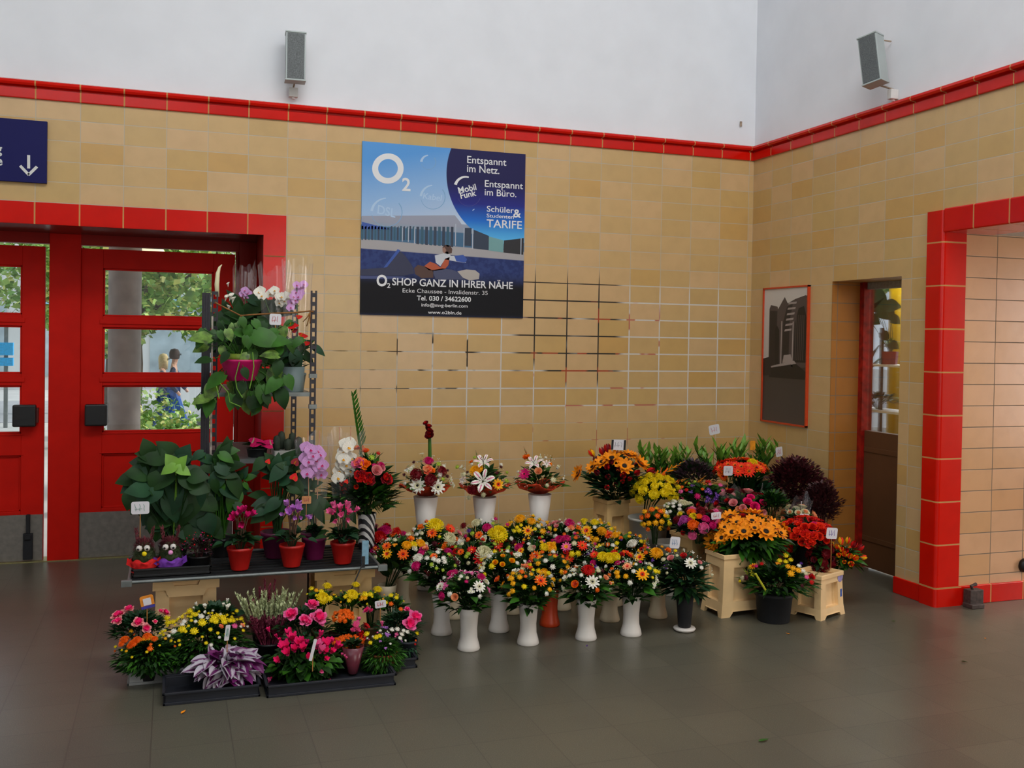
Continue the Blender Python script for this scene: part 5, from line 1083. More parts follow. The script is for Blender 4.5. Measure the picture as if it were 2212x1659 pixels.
def faced(px, ztone, label, potm, nosem, Y=-1.62):
    org = pp(px, Y, TR); t = thing('faced_plant', label, 'potted plant', org, 'small heather plants dressed with faces')
    b = MB(); rnd = random.Random(int(px)); n = 40; V = []
    for i, (rr, z) in enumerate([(0.052, 0), (0.062, 0.012), (0.055, 0.026), (0.066, 0.036), (0.060, 0.048), (0.072, 0.062), (0.058, 0.070)]):
        for j in range(n): a = 2*PI*j/n; s = 1+0.05*math.sin(9*a+i*1.7)+0.03*math.sin(17*a+i); V.append((rr*s*math.cos(a), rr*s*math.sin(a), z+0.008*math.sin(5*a+i)*(i > 3)))
    b.add(V, [(i*n+j, i*n+(j+1) % n, (i+1)*n+(j+1) % n, (i+1)*n+j) for i in range(6) for j in range(n)])
    for s in (-1, 1):
        b.add([(s*0.055, -0.03, 0.035), (s*0.082, -0.045, 0.055), (s*0.078, -0.03, 0.085), (s*0.055, -0.01, 0.065)], [(0, 1, 2, 3)])
    b.build('crepe_wrap', potm, t, True)
    b = MB(); b.lathe([(0.05, 0.05), (0.055, 0.08), (0.045, 0.12), (0.02, 0.15), (0.001, 0.155)], 14); b.n; b.build('core', m_heath, t, True)
    sprigs((0, 0, 0.085), 0.058, 0.045, 700, 0.016, int(px), 0.4, -0.6).build('green_heather', m_heath, t)
    bb = sprigs((0, 0, 0.125), 0.050, 0.05, 620, 0.016, int(px)+1, 0.5, -0.4)
    for s in (-1, 1):
        for k in range(90):
            f = rnd.random(); p = np.array([s*(0.028+0.012*f)+rnd.uniform(-.008, .008), rnd.uniform(-.008, .008), 0.15+0.075*f]); V2 = np.array([(0, -.16, 0), (0, .16, 0), (1, 0, 0)])*0.016
            bb.add(V2 @ frame(unit((s*0.3+rnd.uniform(-.5, .5), rnd.uniform(-.5, .5), 0.9))).T + p, [(0, 1, 2)], 0)
    bb.build('red_heather', m_heath2, t)
    for s in (-1, 1):
        b = MB(); b.lathe([(0.001, -0.015), (0.011, -0.011), (0.0155, 0), (0.011, 0.011), (0.001, 0.015)], 14); e = b.build('eye', m_vase, t, True); e.location = (s*0.018-0.004, -0.058, 0.135)
        b = MB(); b.lathe([(0.001, 0.0), (0.006, 0.001), (0.001, 0.004)], 10); b.v = [v @ rotx(PI/2).T for v in b.v]; p = b.build('pupil', m_black, e, True); p.location = (0.003*s-.002, -0.0135, -0.003)
    b = MB(); b.lathe([(0.001, -0.012), (0.009, -0.009), (0.0125, 0), (0.009, 0.009), (0.001, 0.012)], 14); e = b.build('nose', nosem, t, True); e.location = (0.002, -0.062, 0.108)
    return t
faced(312, 0, 'small heather plant with googly eyes and yellow nose in a red crepe wrap', mat('red_crepe', rgb(206, 12, 10), 0.8, 0, 0.15, 50), P['yellow'])
faced(368, 0, 'small heather plant with googly eyes and pink nose in a purple crepe wrap', mat('purple_crepe', rgb(112, 50, 160), 0.8, 0, 0.15, 50), mat('pink_felt', rgb(230, 150, 200), 0.8))
org = pp(430, -1.60, TR); t = thing('berry_plant', 'low dark red leafed plant with tiny red blossoms right of the faced plants', 'potted plant', org); pot(t, 0.045, 0.058, 0.07, m_black)
foliage(t, fol_dome((0, 0, 0.11), 0.085, 0.075, 420, 0.02, 5, [m_burg, m_plum, m_leaf], 0.5, -0.4, (0, 0, 0.05)), [m_burg, m_plum, m_leaf])
flowers(t, org, org+np.array([0, 0, 0.11]), 0.085, 0.08, [], ['br', 'bm', 'br'], 26, 0.014)

def cyclamen(px, Y, z, label, potm, ex, pal, fc, Z, leaves=46, potsz=(0.042, 0.064, 0.115), rf=0.07, ls=0.05, n=6, name='cyclamen', fs=0.035, cat='potted plant', group='cyclamens in red ribbed pots', ribs=22, lr=0.11):
    org = pp(px, Y, z); t = thing(name, label, cat, org, group); h = potsz[2]; pot(t, *potsz, potm, ribs)
    mats = [m_leaf3, m_leaf]
    foliage(t, fol_dome((0, 0, h+0.035), lr, 0.06, leaves, ls, int(px), mats, 0.85, -0.25, (0, 0, h-0.02), 0.4, True), mats)
    c = np.asarray(G(*fc, Y)); fcs = c-org
    rnd = random.Random(int(px)); b = MB()
    flowers(t, org, c, rf, rf*0.6, ex, pal, n, fs, Z, up=0.8)
    for k in range(12):
        a = rnd.uniform(0, 6.28); q = fcs+np.array([math.cos(a)*rf*.6, math.sin(a)*rf*.6, 0]); b.tube([(0.01*math.cos(a), 0.01*math.sin(a), h-0.02), (q*0.6+np.array([0, 0, h*0.4])), q], 0.0022, 4, 0, False)
    b.build('flower_stalks', mat('rosy_stalk', rgb(96, 60, 44), 0.6), t); return t
ZD = (400, 840, 3.772); ZE = (560, 840, 3.95)
cyclamen(519, -1.64, TT, 'magenta cyclamen in a red ribbed pot, leftmost of the three red ribbed pots', m_redpot, [('cym', 400, 1060, 90), ('cym', 450, 1010, 90), ('cym', 500, 1040, 80), ('cym', 540, 1030, 80), ('cym', 460, 1090, 80), ('cym', 400, 1030, 60), ('cym', 480, 990, 70)], ['cym'], (522, 1118), ZD, rf=0.055, n=8, fs=0.055)
cyclamen(631, -1.64, TT, 'lilac pink cyclamen in a red ribbed pot, middle of the three red ribbed pots', m_redpot, [('cl', 240, 1000, 90), ('cl', 260, 1060, 100), ('cl', 330, 1040, 90), ('cl', 210, 1070, 60), ('cl', 300, 1090, 60), ('cl', 345, 1090, 50), ('cl', 407, 1085, 70), ('cl', 290, 1030, 80)], ['cl'], (633, 1106), ZE, rf=0.058, n=7, leaves=26, fs=0.055)
cyclamen(741, -1.64, TT, 'bright pink cyclamen in a red ribbed pot, rightmost of the three red ribbed pots', m_redpot, [('cyk', 620, 1060, 90), ('cyk', 690, 1030, 90), ('cyk', 700, 1080, 80), ('cyk', 760, 1060, 80), ('cyk', 820, 1040, 70), ('cyk', 655, 1120, 60), ('cyk', 750, 1110, 60), ('cyk', 650, 1030, 60)], ['cyk'], (738, 1110), ZE, rf=0.068, n=7, leaves=70, fs=0.055, lr=0.115)
# plum pots behind, with anthurium and orchids
org = pp(598, -1.40); t = thing('anthurium', 'tall anthurium with small red heart flowers in a dark plum pot', 'potted plant', org); pot(t, 0.06, 0.085, 0.14, m_purpot)
lv = [(590, 1000, 56, 120, 0), (615, 995, 60, 70, 0), (640, 1005, 50, 40, 0), (600, 1020, 56, 200, -.04), (640, 1050, 60, 340, -.04), (575, 1010, 50, 160, 0.02), (620, 1030, 60, 260, .03), (660, 1040, 56, 350, 0), (590, 1100, 70, 230, -.03), (565, 1110, 60, 210, 0), (570, 1085, 54, 200, .03), (640, 985, 50, 60, .03)]
foliage(t, broad(t, 0, 0, -1.40, org, lv, [m_leaf, m_leaf3], (0, 0, 0.13), 9, width=0.7, dup=2), [m_leaf, m_leaf3])
for code, x, y, s in (('ap', 290, 770, 110), ('ax', 300, 640, 110), ('ap', 70, 630, 70), ('ap', 740, 800, 60)):
    c = G(*T_(ZE, x, y), -1.46); head(code, t, c-org, (0.2, -0.8, 0.6), s/3.95*mpp(c)*0.55, 1.0)
def stalks(t, org, tips, base, r, m):
    b = MB()
    for p in tips: p = np.asarray(p); b.tube([np.asarray(base), p*0.65+np.asarray(base)*0.35+np.array([0, 0, 0.02]), p], r, 4)
    b.build('flower_stalk', m, t)
def orchid(px, Y, label, code, pts, Z, s, potm, base_h=0.13, group='orchids wrapped in clear film', z=TT):
    org = pp(px, Y, z); t = thing('orchid', label, 'potted plant', org, group); pot(t, 0.05, 0.065, base_h, potm)
    lv = [(px-20, 1080, 60, 200, 0), (px+20, 1085, 60, 340, 0), (px-10, 1100, 60, 230, -.03), (px+12, 1105, 55, 300, -.03)]
    foliage(t, broad(t, 0, 0, Y, org, lv, [m_leaf], (0, 0, base_h), 3, width=0.45), [m_leaf])
    P3 = []
    for x, y in pts:
        c = G(*T_(Z, x, y), Y+random.uniform(-.025, .02)); P3.append(c-org); head(code, t, c-org, (random.uniform(-.3, .3), -0.95, 0.15), s, random.uniform(-.3, .3))
    top = max(P3, key=lambda q: q[2]); b = MB(); b.tube([(0, 0, base_h), (top[0]*0.4, 0.01, top[2]*0.5), top+np.array([0, 0.02, 0])], 0.004, 5); b.build('flower_stalk', m_stem, t)
    b = MB()
    for dx in (-.02, .02): b.tube([(dx, 0.01, base_h), (dx*1.6, 0.02, top[2]+0.09)], 0.0025, 5)
    b.build('support_stick', mat('pink_stick', rgb(200, 140, 110), 0.6), t)
    film(t, (0, 0, 0), 0.05, 0.105, base_h*0.8, top[2]+0.06, int(px), sy=0.8, tear=0.02)
    return t
orchid(676, -1.42, 'pink moth orchid in clear film in front of the right rack post', 'ok', [(400, 500), (440, 520), (500, 530), (520, 560), (390, 590), (420, 620), (490, 610), (400, 670), (450, 690), (510, 670), (410, 720), (470, 720), (530, 730), (460, 570), (540, 650)], ZE, 0.036, m_purpot)
orchid(744, -1.36, 'white moth orchid with overlapping round blossoms right of the pink one', 'ow', [(735, 470), (760, 500), (770, 460), (720, 540), (700, 580), (740, 580), (780, 590), (700, 640), (740, 650), (780, 660), (680, 700), (730, 710), (775, 700), (690, 750), (720, 600), (670, 760)], ZE, 0.038, mat('dark_pot', rgb(40, 30, 34), 0.5))
org = pp(680, -1.50); t = thing('small_plant', 'little plant in a plum coloured pot between the middle and right red pots', 'potted plant', org); pot(t, 0.045, 0.062, 0.12, mat('magenta_plum_pot', rgb(110, 16, 70), 0.45, 0, .06))
foliage(t, fol_dome((0, 0, 0.15), 0.06, 0.04, 60, 0.045, 8, [m_leaf3, m_leaf], 0.7, -0.1, (0, 0, 0.1)), [m_leaf3, m_leaf])

# gladiolus bouquet in a striped vase
org = np.array([float(G(792, 1150, -1.30)[0]), -1.30, TT]); xs = float(org[0])
g = N('black_white_stripes'); tc = g.n('ShaderNodeTexCoord').outputs['Object']; wv = g.n('ShaderNodeTexWave', wave_type='BANDS', bands_direction='DIAGONAL'); wv.inputs['Scale'].default_value = 14; wv.inputs['Distortion'].default_value = 2.5; g.link(tc, wv.inputs[0]); g.link(g.ramp(wv.outputs[0], [(0.48, rgb(30, 30, 34)), (0.52, rgb(220, 218, 214))]), g.b.inputs['Base Color'])
b = MB(); b.lathe([(0.04, 0), (0.05, 0.02), (0.045, 0.10), (0.055, 0.2), (0.05, 0.2), (0.03, 0.02)], 24); o = b.build('vase', g.m, None, True); o.location = (xs, -1.30, TT); tag(o, 'black and white striped vase at the right end of the plant table', 'vase')
t, org, c, r, rz = bunch(790, 1035, 58, 62, -1.30, 'tall bouquet of coral, red and pink blooms with ferns and one long gladiolus spike',
    [('ro', 905, 535, 80), ('go', 850, 500, 90), ('ck', 850, 640, 110), ('co', 905, 650, 90), ('rk', 1000, 700, 110), ('rk', 1045, 680, 70), ('mm', 1035, 660, 60), ('cr', 860, 750, 100), ('cr', 935, 770, 100), ('cr', 1085, 770, 100), ('rR', 710, 805, 60), ('br', 730, 865, 50), ('rR', 830, 835, 50), ('bl', 960, 590, 50), ('kg', 1005, 610, 80), ('bm', 980, 655, 40), ('cr', 880, 720, 60)], ['br', 'cr'], 5, 0.05, TT+0.18, ZE, 420, 0.10, [m_leaf, m_leaf2], name='gladiolus_bouquet', cat='bouquet', lw=0.3, low=-0.7, vx=xs)
b = MB(); A = G(*T_(ZE, 870, 520), -1.32)-org; Bp = G(*T_(ZE, 835, 290), -1.32)-org; D = G(*T_(ZE, 800, 45), -1.32)-org; rnd = random.Random(2)
b.tube([A-np.array([0, 0, .15]), A, Bp, D], [0.004, 0.005, 0.004, 0.002], 6)
for k in range(24):
    f = k/24; p = (A*(1-2*f)+Bp*2*f) if f < .5 else (Bp*(2-2*f)+D*(2*f-1)); V, F = leafshape(0.075*(1.1-0.45*f), 0.017, -0.1, 2, 0.5); b.add(V @ frame(unit(np.array([0.35*(1 if k % 2 else -1), -0.15, 1])), (0, -1, 0.2)).T + p, F, 0)
b.build('gladiolus_spike', [m_leaf2], t)
foliage(t, fol_dome(G(778, 1062, -1.30)-org, .20, .15, 260, .13, 77, [m_leaf2, m_leaf], .26, -.6, (0, 0, -.05)), [m_leaf2, m_leaf], 'long_leaves')
b = MB(); rnd = random.Random(4)
for k in range(11):
    a = rnd.uniform(-0.3, 3.5); y = rnd.uniform(-.08, .05); L0 = rnd.uniform(.14, .21); st = np.array([0, y*.3, 0.05]); en = np.array([math.cos(a)*L0, y, 0.06+abs(math.sin(a))*L0*0.8+rnd.uniform(-.04, .02)]); cc = c-org
    for j in range(12):
        f = 0.2+0.8*j/12; p = st*(1-f)+en*f; d = unit(en-st)
        for s in (-1, 1):
            sd = unit(np.cross(d, [0, -1, 0.3]))*s; V, F = leafshape(0.05*(1.15-f), 0.012, 0.1, 1, 0.2); V2 = np.array([(0, -.12, 0), (0, .12, 0), (1, 0, 0)])*0.06*(1.2-f); b.add(V2 @ frame(unit(sd+d*0.5)).T + p, [(0, 1, 2)], 0)
b.build('fern_fronds', [m_leaf2], t)
b = MB(); A = G(757, 1278, -1.84); Bp = G(785, 1214, -1.80); b.tube([A+np.array([-.04, 0, .004-A[2]]), A, Bp], 0.0035, 6); b.box(-0.008, 0.008, -0.002, 0.002, -0.03, 0.03, 0, rotz(0), Bp); o = b.build('leaning_stick', m_black); tag(o, 'thin black stick leaning at the right end of the plant table', 'stick')
q = G(783, 1198, -1.66); b = MB(); b.box(-.015, .02, -.008, .008, 0, 0.125); o = b.build('blue_sleeve', mat('pale_blue_plastic', rgb(120, 160, 180), 0.4)); o.location = (q[0], q[1]-.06, TT+0.004); tag(o, 'pale blue plastic sleeve standing right of the rightmost red pot', 'plastic sleeve')

# ------------------------------------------------------------------ on the rack
m_pinkpot = mat('hot_pink_bowl', rgb(190, 14, 96), 0.4, 0, .05); m_limepot = mat('lime_pot', rgb(110, 130, 30), 0.5); m_greypot = mat('grey_blue_pot', rgb(110, 128, 128), 0.5, 0, .06, 8)
Y0 = -1.24; q = G(521, 822, Y0); hz = float(q[2]); org = np.array([float(q[0]), Y0, hz])
t = thing('trailing_pothos', 'trailing heart-leaved pothos in a hot pink bowl hanging at the rack', 'potted plant', org)
k = mpp(q); b = MB(); b.lathe([(28*k, 0), (30*k, 0.004), (43*k, 40*k), (45*k, 42*k), (45*k, 46*k), (40*k, 46*k), (38*k, 38*k), (0.001, 36*k)], 28); b.build('bowl', m_pinkpot, t, True)
b = MB(); b.lathe([(30*k, 40*k), (29*k, 58*k), (27*k, 58*k), (0.001, 54*k)], 24); b.build('inner_pot', m_limepot, t, True)
b = MB()
for s in (-1, 1): b.tube([(s*43*k, 0, 44*k), (s*20*k, 0, 85*k), (0, 0.02, 128*k)], 0.002, 5)
b.build('hanger', m_stem, t)
rnd = random.Random(8); lv = []
for kx in range(120):
    x = rnd.gauss(540, 52); y = rnd.uniform(700, 885) if rnd.random() < .75 else rnd.uniform(690, 770)
    if 482 < x < 562 and 775 < y < 828: continue
    if 575 < x < 670 and y > 800 and x > 612: continue
    if x < 425 or x > 655: continue
    lv.append((x, y, rnd.uniform(22, 34), rnd.choice([200, 230, 250, 270, 290, 310, 340]), rnd.uniform(-.10, .14)))
lv += [(435, 728, 48, 175, -.05), (440, 777, 34, 180, -.05), (435, 862, 38, 190, -.05), (465, 820, 50, 210, -.08), (575, 730, 70, 350, -.08), (600, 735, 50, 10, -.08), (585, 765, 40, 170, -.1), (530, 806, 26, 290, -.14), (590, 830, 46, 220, -.1), (610, 860, 44, 280, -.1), (565, 850, 40, 270, -.08), (520, 840, 34, 250, -.1), (600, 795, 36, 260, -.1), (625, 825, 34, 290, -.1), (455, 845, 44, 250, -.05), (450, 880, 40, 250, -.03), (500, 868, 36, 260, -.03), (545, 872, 36, 280, -.03)]
m_varie = mat('variegated_leaf', rgb(92, 124, 44), 0.45, 0, 0.45, 26)
foliage(t, broad(t, 0, 0, Y0, org, lv, [m_leaf2, m_leaf2, m_varie, m_leaf], (0, 0.02, 0.1), 6, width=0.72, stemr=0.002), [m_leaf2, m_leaf2, m_varie, m_leaf])
b = MB()
for pts in (((640, 1010), (600, 1180), (560, 1330), (580, 1450), (640, 1550)), ((755, 1040), (770, 1200), (745, 1350), (720, 1450)), ((390, 1390), (480, 1490), (500, 1600), (620, 1650)), ((350, 1420), (380, 1560))):
    b.tube([G(*T_(ZC, x, y), Y0-.11)-org for x, y in pts], 0.0028, 5)
b.build('trailing_vines', m_lime, t)
# plants at the top of the rack
Yt = -0.92; org = np.array([float(G(560, 700, Yt)[0]), Yt, z1+0.0]); t = thing('peace_lily', 'broad dark-leaved plant with white hooded blooms at the top of the rack', 'potted plant', org); pot(t, 0.06, 0.08, 0.13, m_black)
lv = [(545, 665, 80, 40, 0), (520, 680, 70, 150, 0), (575, 665, 80, 30, 0), (600, 670, 70, 20, 0), (500, 690, 70, 190, 0), (490, 720, 70, 220, 0), (540, 700, 90, 270, .05), (580, 700, 90, 300, .05), (475, 700, 70, 240, 0), (510, 650, 60, 110, .03), (620, 665, 50, 30, -.04), (470, 740, 70, 250, .05), (500, 750, 80, 260, .05), (560, 740, 90, 280, .05), (600, 740, 80, 300, .05)]
foliage(t, broad(t, 0, 0, Yt, org, lv, [m_leaf, m_leaf, m_leaf3], (0, 0, 0.12), 12, width=0.6, dup=1), [m_leaf, m_leaf, m_leaf3])
Zc = ZC
for code, x, y, s in (('ca', 450, 460, 60), ('ca', 500, 450, 70), ('ca', 530, 480, 60), ('ca', 490, 560, 50), ('ca', 480, 300, 40)):
    c = G(*T_(ZC, x, y), Yt-.03); head(code, t, c-org, (random.uniform(-.3, .3), -0.3, 0.9), s/5.18*mpp(c)*0.75)
b = MB(); b.tube([G(*T_(ZC, x, y), Yt)-org for x, y in ((360, 420), (355, 280), (365, 160), (385, 90), (412, 60))], [0.012, 0.014, 0.012, 0.007, 0.002], 8); b.build('white_bud', P['cream'], t, True)
def toporchid(label, code, pts, px, Y, s, sz):
    org = np.array([float(G(px, 700, Y)[0]), Y, z1]); t = thing('orchid', label, 'potted plant', org, 'orchids wrapped in clear film'); pot(t, 0.045, 0.06, 0.11, m_greypot)
    top = 0
    for x, y in pts: c = G(*T_(ZC, x, y), Y+random.uniform(-.03, .02)); head(code, t, c-org, (random.uniform(-.4, .4), -0.9, 0.2), s, random.uniform(-.3, .3)); top = max(top, float((c-org)[2]))
    b = MB(); b.tube([(0, 0, .1), (0.01, 0, top*0.6), (G(*T_(ZC, *pts[0]), Y)-org)], 0.003, 5); b.build('flower_stalk', m_stem, t)
    foliage(t, fol_dome((0, 0, 0.14), 0.07, 0.04, 10, 0.10, 5, [m_leaf], 0.4, 0.0, (0, 0, 0.1)), [m_leaf])
    film(t, (0, 0, 0), 0.05, sz, 0.08, top+0.13, int(px), sy=0.7, tear=0.035)
toporchid('white moth orchid in clear film at the top right of the rack', 'ow', [(845, 350), (860, 410), (980, 370), (1000, 350), (950, 390), (820, 370), (1080, 420), (1110, 470), (1130, 410), (1060, 490), (1050, 420), (1220, 430)], 596, -1.0, 0.030, 0.10)
toporchid('pale lilac orchid in tall clear film beside the right rack post', 'ok', [(1250, 290), (1300, 320), (1330, 280), (1240, 370), (1290, 380), (1210, 420), (1230, 460), (1190, 490), (1270, 420), (1180, 540)], 640, -1.03, 0.026, 0.085)
toporchid('small lilac orchid behind the broad dark leaves at the top of the rack', 'ok', [(670, 350), (650, 390), (700, 380), (690, 410)], 528, -0.75, 0.026, 0.07)
org = np.array([float(G(632, 846, -1.06)[0]), -1.06, z1+0.002]); t = thing('anthurium', 'anthurium with flat red blooms in a grey-blue pot on the upper shelf', 'potted plant', org)
k = mpp(org); b = MB(); b.lathe([(21*k, 0), (22*k, 0.003), (25*k, 54*k), (24*k, 54*k), (0.001, 50*k)], 28); b.build('pot', m_greypot, t, True)
lv = [(650, 760, 56, 330, 0), (625, 770, 50, 200, 0), (600, 760, 54, 180, 0), (640, 780, 50, 280, -.03), (665, 770, 40, 320, 0), (688, 755, 34, 330, -.05), (620, 745, 50, 120, 0.03), (655, 745, 44, 40, 0.03), (610, 785, 44, 230, 0), (630, 800, 40, 260, 0)]
foliage(t, broad(t, 0, 0, -1.06, org, lv, [m_leaf, m_leaf3], (0, 0, 0.14), 15, width=0.6), [m_leaf, m_leaf3])
for code, x, y, s in (('ap', 1170, 745, 150), ('ap', 1260, 650, 90), ('ax', 1200, 800, 110), ('ap', 1290, 860, 130), ('ap', 1350, 945, 90), ('ax', 1080, 780, 80)):
    c = G(*T_(ZC, x, y), -1.10); head(code, t, c-org, (random.uniform(-.2, .3), -0.75, 0.7), s/5.18*mpp(c)*0.62, random.uniform(-.6, .6))
# lower shelf
org = np.array([float(G(555, 985, -1.0)[0]), -1.0, z2+0.002]); t = thing('anthurium', 'two wide glossy red anthurium blooms on the lower rack shelf', 'potted plant', org); pot(t, 0.05, 0.06, 0.05, m_black)
for x, y, s in ((545, 440, 190), (700, 455, 180)):
    c = G(*T_(ZD, x, y), -1.04); head('ah', t, c-org, (0, -0.6, 0.8), s/3.77*mpp(c)*0.5, 0.1 if x < 600 else 2.9)
foliage(t, fol_dome((0, 0, 0.07), 0.09, 0.03, 24, 0.06, 6, [m_leaf], 0.6, 0, (0, 0, 0.04)), [m_leaf])
x0, x1 = float(G(590, 985, -1.0)[0]), float(G(655, 985, -1.0)[0]); 
b = MB(); b.box(0, x1-x0, 0, 0.2, 0, 0.035); o = b.build('cactus_tray', mat('white_tray', rgb(170, 168, 160), 0.6), None, bevel=.004); o.location = (x0, -1.08, z2+0.002); tag(o, 'pale shallow tray of cacti on the lower rack shelf', 'tray')
for k in range(5):
    b = MB(); hh = [0.09, 0.11, 0.07, 0.10, 0.08][k]; b.lathe([(0.014, 0), (0.02, 0.02), (0.021, hh*.6), (0.015, hh*.9), (0.001, hh)], 20, 0, (0, 0, 0), 1, 1, 0.12, 9); o = b.build('cactus', mat('cactus_green', rgb(48, 58, 42), 0.7, 0, .2, 40), None, True); o.location = (x0+0.018+k*(x1-x0-0.03)/4.6, -1.02+0.05*(k % 2), z2+0.036)
    tag(o, 'small ribbed dark cactus in the pale tray on the lower rack shelf', 'cactus', 'cacti on the lower rack shelf')

# ------------------------------------------------------------------ trays of bedding plants on the floor
m_navy = mat('dark_blue_black_tray', rgb(24, 27, 36), 0.6, 0, .1, 20); m_styro = mat('grey_white_tray', rgb(150, 152, 150), 0.6, 0, .08, 20)
def ftray(label, xa, ya, xb, yb, Y1, z, h, m):
    A = fl(xa, ya); B = fl(xb, yb); y = (A[1]+B[1])/2; return tray(label, float(A[0]), float(B[0]), float(y), Y1, z, h, m), float(y)
tr1, ya = ftray('greyish white tray at the far left of the floor display', 272, 1486, 470, 1462, -1.84, 0.0, 0.06, m_styro)
tr2, yb = ftray('dark tray under the purple striped plant', 350, 1524, 565, 1508, -2.20, 0.0, 0.055, m_navy)
tr3, yc = ftray('long dark tray at the front right of the floor display', 572, 1502, 862, 1488, -2.06, 0.0, 0.055, m_navy)
A = fl(880, 1440); tray('dark tray at the right side of the floor display below the pink azalea', -3.52, -3.28, -2.28, -1.85, 0.0, 0.05, m_navy)
tray('dark tray at the back of the floor display under the heather and yellow flowers', -4.18, -3.50, -2.00, -1.80, 0.0, 0.05, m_navy)
FZ = 0.012
def bedding(px, py, rx, ry, Y, label, ex, pal, n, size, Z=(0, 0, 1), leaves=420, ls=0.03, mats=None, name='bedding_plant', potr=0.05, poth=0.09, potm=None, lw=0.35, low=-0.55, lowf=0.1, z=FZ, group=None, up=0.7, heart=False, droop=0.25):
    c = G(px, py, Y); k = mpp(c); r, rz = rx*k, ry*k; org = np.array([c[0], Y, z]); t = thing(name, label, 'potted plant', org, group)
    pot(t, potr*0.75, potr, poth, potm or m_black); mats = mats or [m_leaf, m_leaf2]
    foliage(t, fol_dome(c-org, r*0.97, rz*0.93, leaves, ls, int(px*3+py), mats, lw, low, (0, 0, poth*0.8), droop, heart), mats)
    flowers(t, org, c, r, rz, ex, pal, n, size, Z, up=up, low=lowf); return t, org, c, r, rz
bedding(300, 1352, 62, 40, -1.93, 'pink azalea at the back left of the floor display', [('ax2', 285, 470, 110), ('ax2', 165, 535, 120), ('ax2', 175, 590, 90), ('ax2', 385, 608, 110), ('ax2', 665, 510, 110), ('ax2', 560, 600, 50), ('ax2', 130, 600, 60), ('ax2', 205, 515, 70), ('ax2', 620, 490, 60)], ['ax2'], 3, 0.05, ZA, 900, 0.036, [m_leaf, m_leaf3], 'azalea', low=-0.4)
bedding(322, 1412, 74, 44, -2.10, 'orange chrysanthemums with hanging greenery at the front left of the floor display', [('mo', 240, 800, 90), ('mo', 210, 840, 60), ('mo', 330, 835, 80), ('mo', 370, 800, 80), ('mo', 300, 860, 60), ('so', 440, 780, 90), ('so', 520, 770, 90), ('mo', 480, 760, 80), ('mo', 555, 785, 60), ('bo', 510, 888, 60), ('bg', 310, 705, 50), ('by', 435, 695, 40), ('by', 475, 920, 30), ('by', 145, 865, 36), ('by', 210, 900, 24), ('bg', 260, 910, 30), ('by', 610, 850, 24), ('by', 770, 815, 20), ('bg', 670, 780, 34), ('by', 640, 705, 40)], ['bo', 'by'], 10, 0.026, ZA, 1900, 0.034, [m_leaf, m_leaf2, m_leaf], 'chrysanthemum_plant', low=-0.85, potr=.06)
bedding(440, 1388, 104, 62, -2.02, 'wide mound of yellow chrysanthemums in the middle of the left trays', [(c_, x, y, s) for c_, x, y, s in (('by', 690, 565, 70), ('by', 700, 615, 70), ('by', 750, 605, 60), ('sy', 840, 550, 80), ('sy', 890, 510, 80), ('by', 930, 490, 70), ('by', 990, 530, 60), ('by', 960, 520, 50), ('by', 1060, 615, 90), ('by', 850, 685, 80), ('by', 975, 705, 80), ('by', 885, 705, 36), ('sy', 1240, 540, 110), ('by', 1180, 560, 70), ('by', 1280, 570, 80), ('by', 1290, 605, 70), ('by', 1200, 600, 70), ('by', 1160, 590, 60), ('by', 1350, 590, 60), ('by', 1380, 590, 60), ('by', 1420, 490, 50), ('by', 1470, 570, 50), ('bw', 870, 600, 50), ('bw', 850, 630, 50), ('bw', 760, 705, 60), ('bw', 1050, 550, 60), ('bw', 710, 750, 36), ('bk', 1400, 650, 60), ('cp', 1255, 650, 50), ('cp', 1480, 640, 50), ('by', 945, 590, 36), ('by', 1145, 685, 44), ('by', 1380, 520, 40), ('bw', 990, 600, 40))], ['by', 'bw', 'by', 'by'], 80, 0.030, ZA, 3200, 0.034, [m_leaf, m_leaf2, m_leaf], 'chrysanthemum_plant', low=-0.8, potr=.09, lowf=0.35)
bedding(462, 1322, 52, 22, -1.90, 'white cyclamen behind the yellow mound', [('cyw', 1090, 450, 70), ('cyw', 1280, 430, 50), ('cyw', 1320, 460, 70), ('cyw', 1060, 550, 70), ('cyw', 1120, 560, 60), ('cyw', 1090, 510, 50), ('cyw', 975, 465, 40), ('cyw', 1340, 440, 50)], ['cyw'], 3, 0.03, ZA, 140, 0.05, [m_leaf, m_leaf3], 'cyclamen', lw=0.8)
# heather: upright two-tone spikes
m_hw = mat('pale_heather_tip', rgb(186, 194, 146), 0.8, 0, .2, 60); m_hr = mat('rose_heather', rgb(120, 34, 60), 0.8, 0, .25, 60)
def heather(label, px0, px1, Y, ztop, m, seed, n, zb=FZ, th=0.018):
    rnd = random.Random(seed); A = G(px0, 1330, Y); B = G(px1, 1330, Y); org = np.array([(A[0]+B[0])/2, Y, zb]); t = thing('heather_plant', label, 'potted plant', org); pot(t, .05, .065, .09, m_black); b = MB()
    T3 = np.array([(0, -.3, 0), (0, .3, 0), (1, 0, 0.1)])
    for k in range(n):
        x = rnd.uniform(A[0], B[0])-org[0]; y = rnd.uniform(-.07, .07); zt = ztop*rnd.uniform(.78, 1.04); base = np.array([x*.35, y*.4, .07]); tip = np.array([x+rnd.uniform(-.02, .02), y, zt-zb]); b.tube([base, tip], [0.003, 0.0015], 4)
        for j in range(46):
            f = 0.25+0.75*j/46; p = base*(1-f)+tip*f; a = rnd.uniform(0, 6.28); b.add(T3*th @ frame(unit((math.cos(a), math.sin(a), 1.1))).T + p, [(0, 1, 2)], 0)
    b.build('flower_spikes', m, t); return t
heather('pale green-white heather with upright spikes at the centre back', 512, 650, -1.90, float(G(580, 1282, -1.90)[2]), m_hw, 3, 64)
heather('rose red heather in front of the pale one', 535, 628, -1.99, float(G(580, 1330, -1.99)[2]), m_hr, 4, 46)
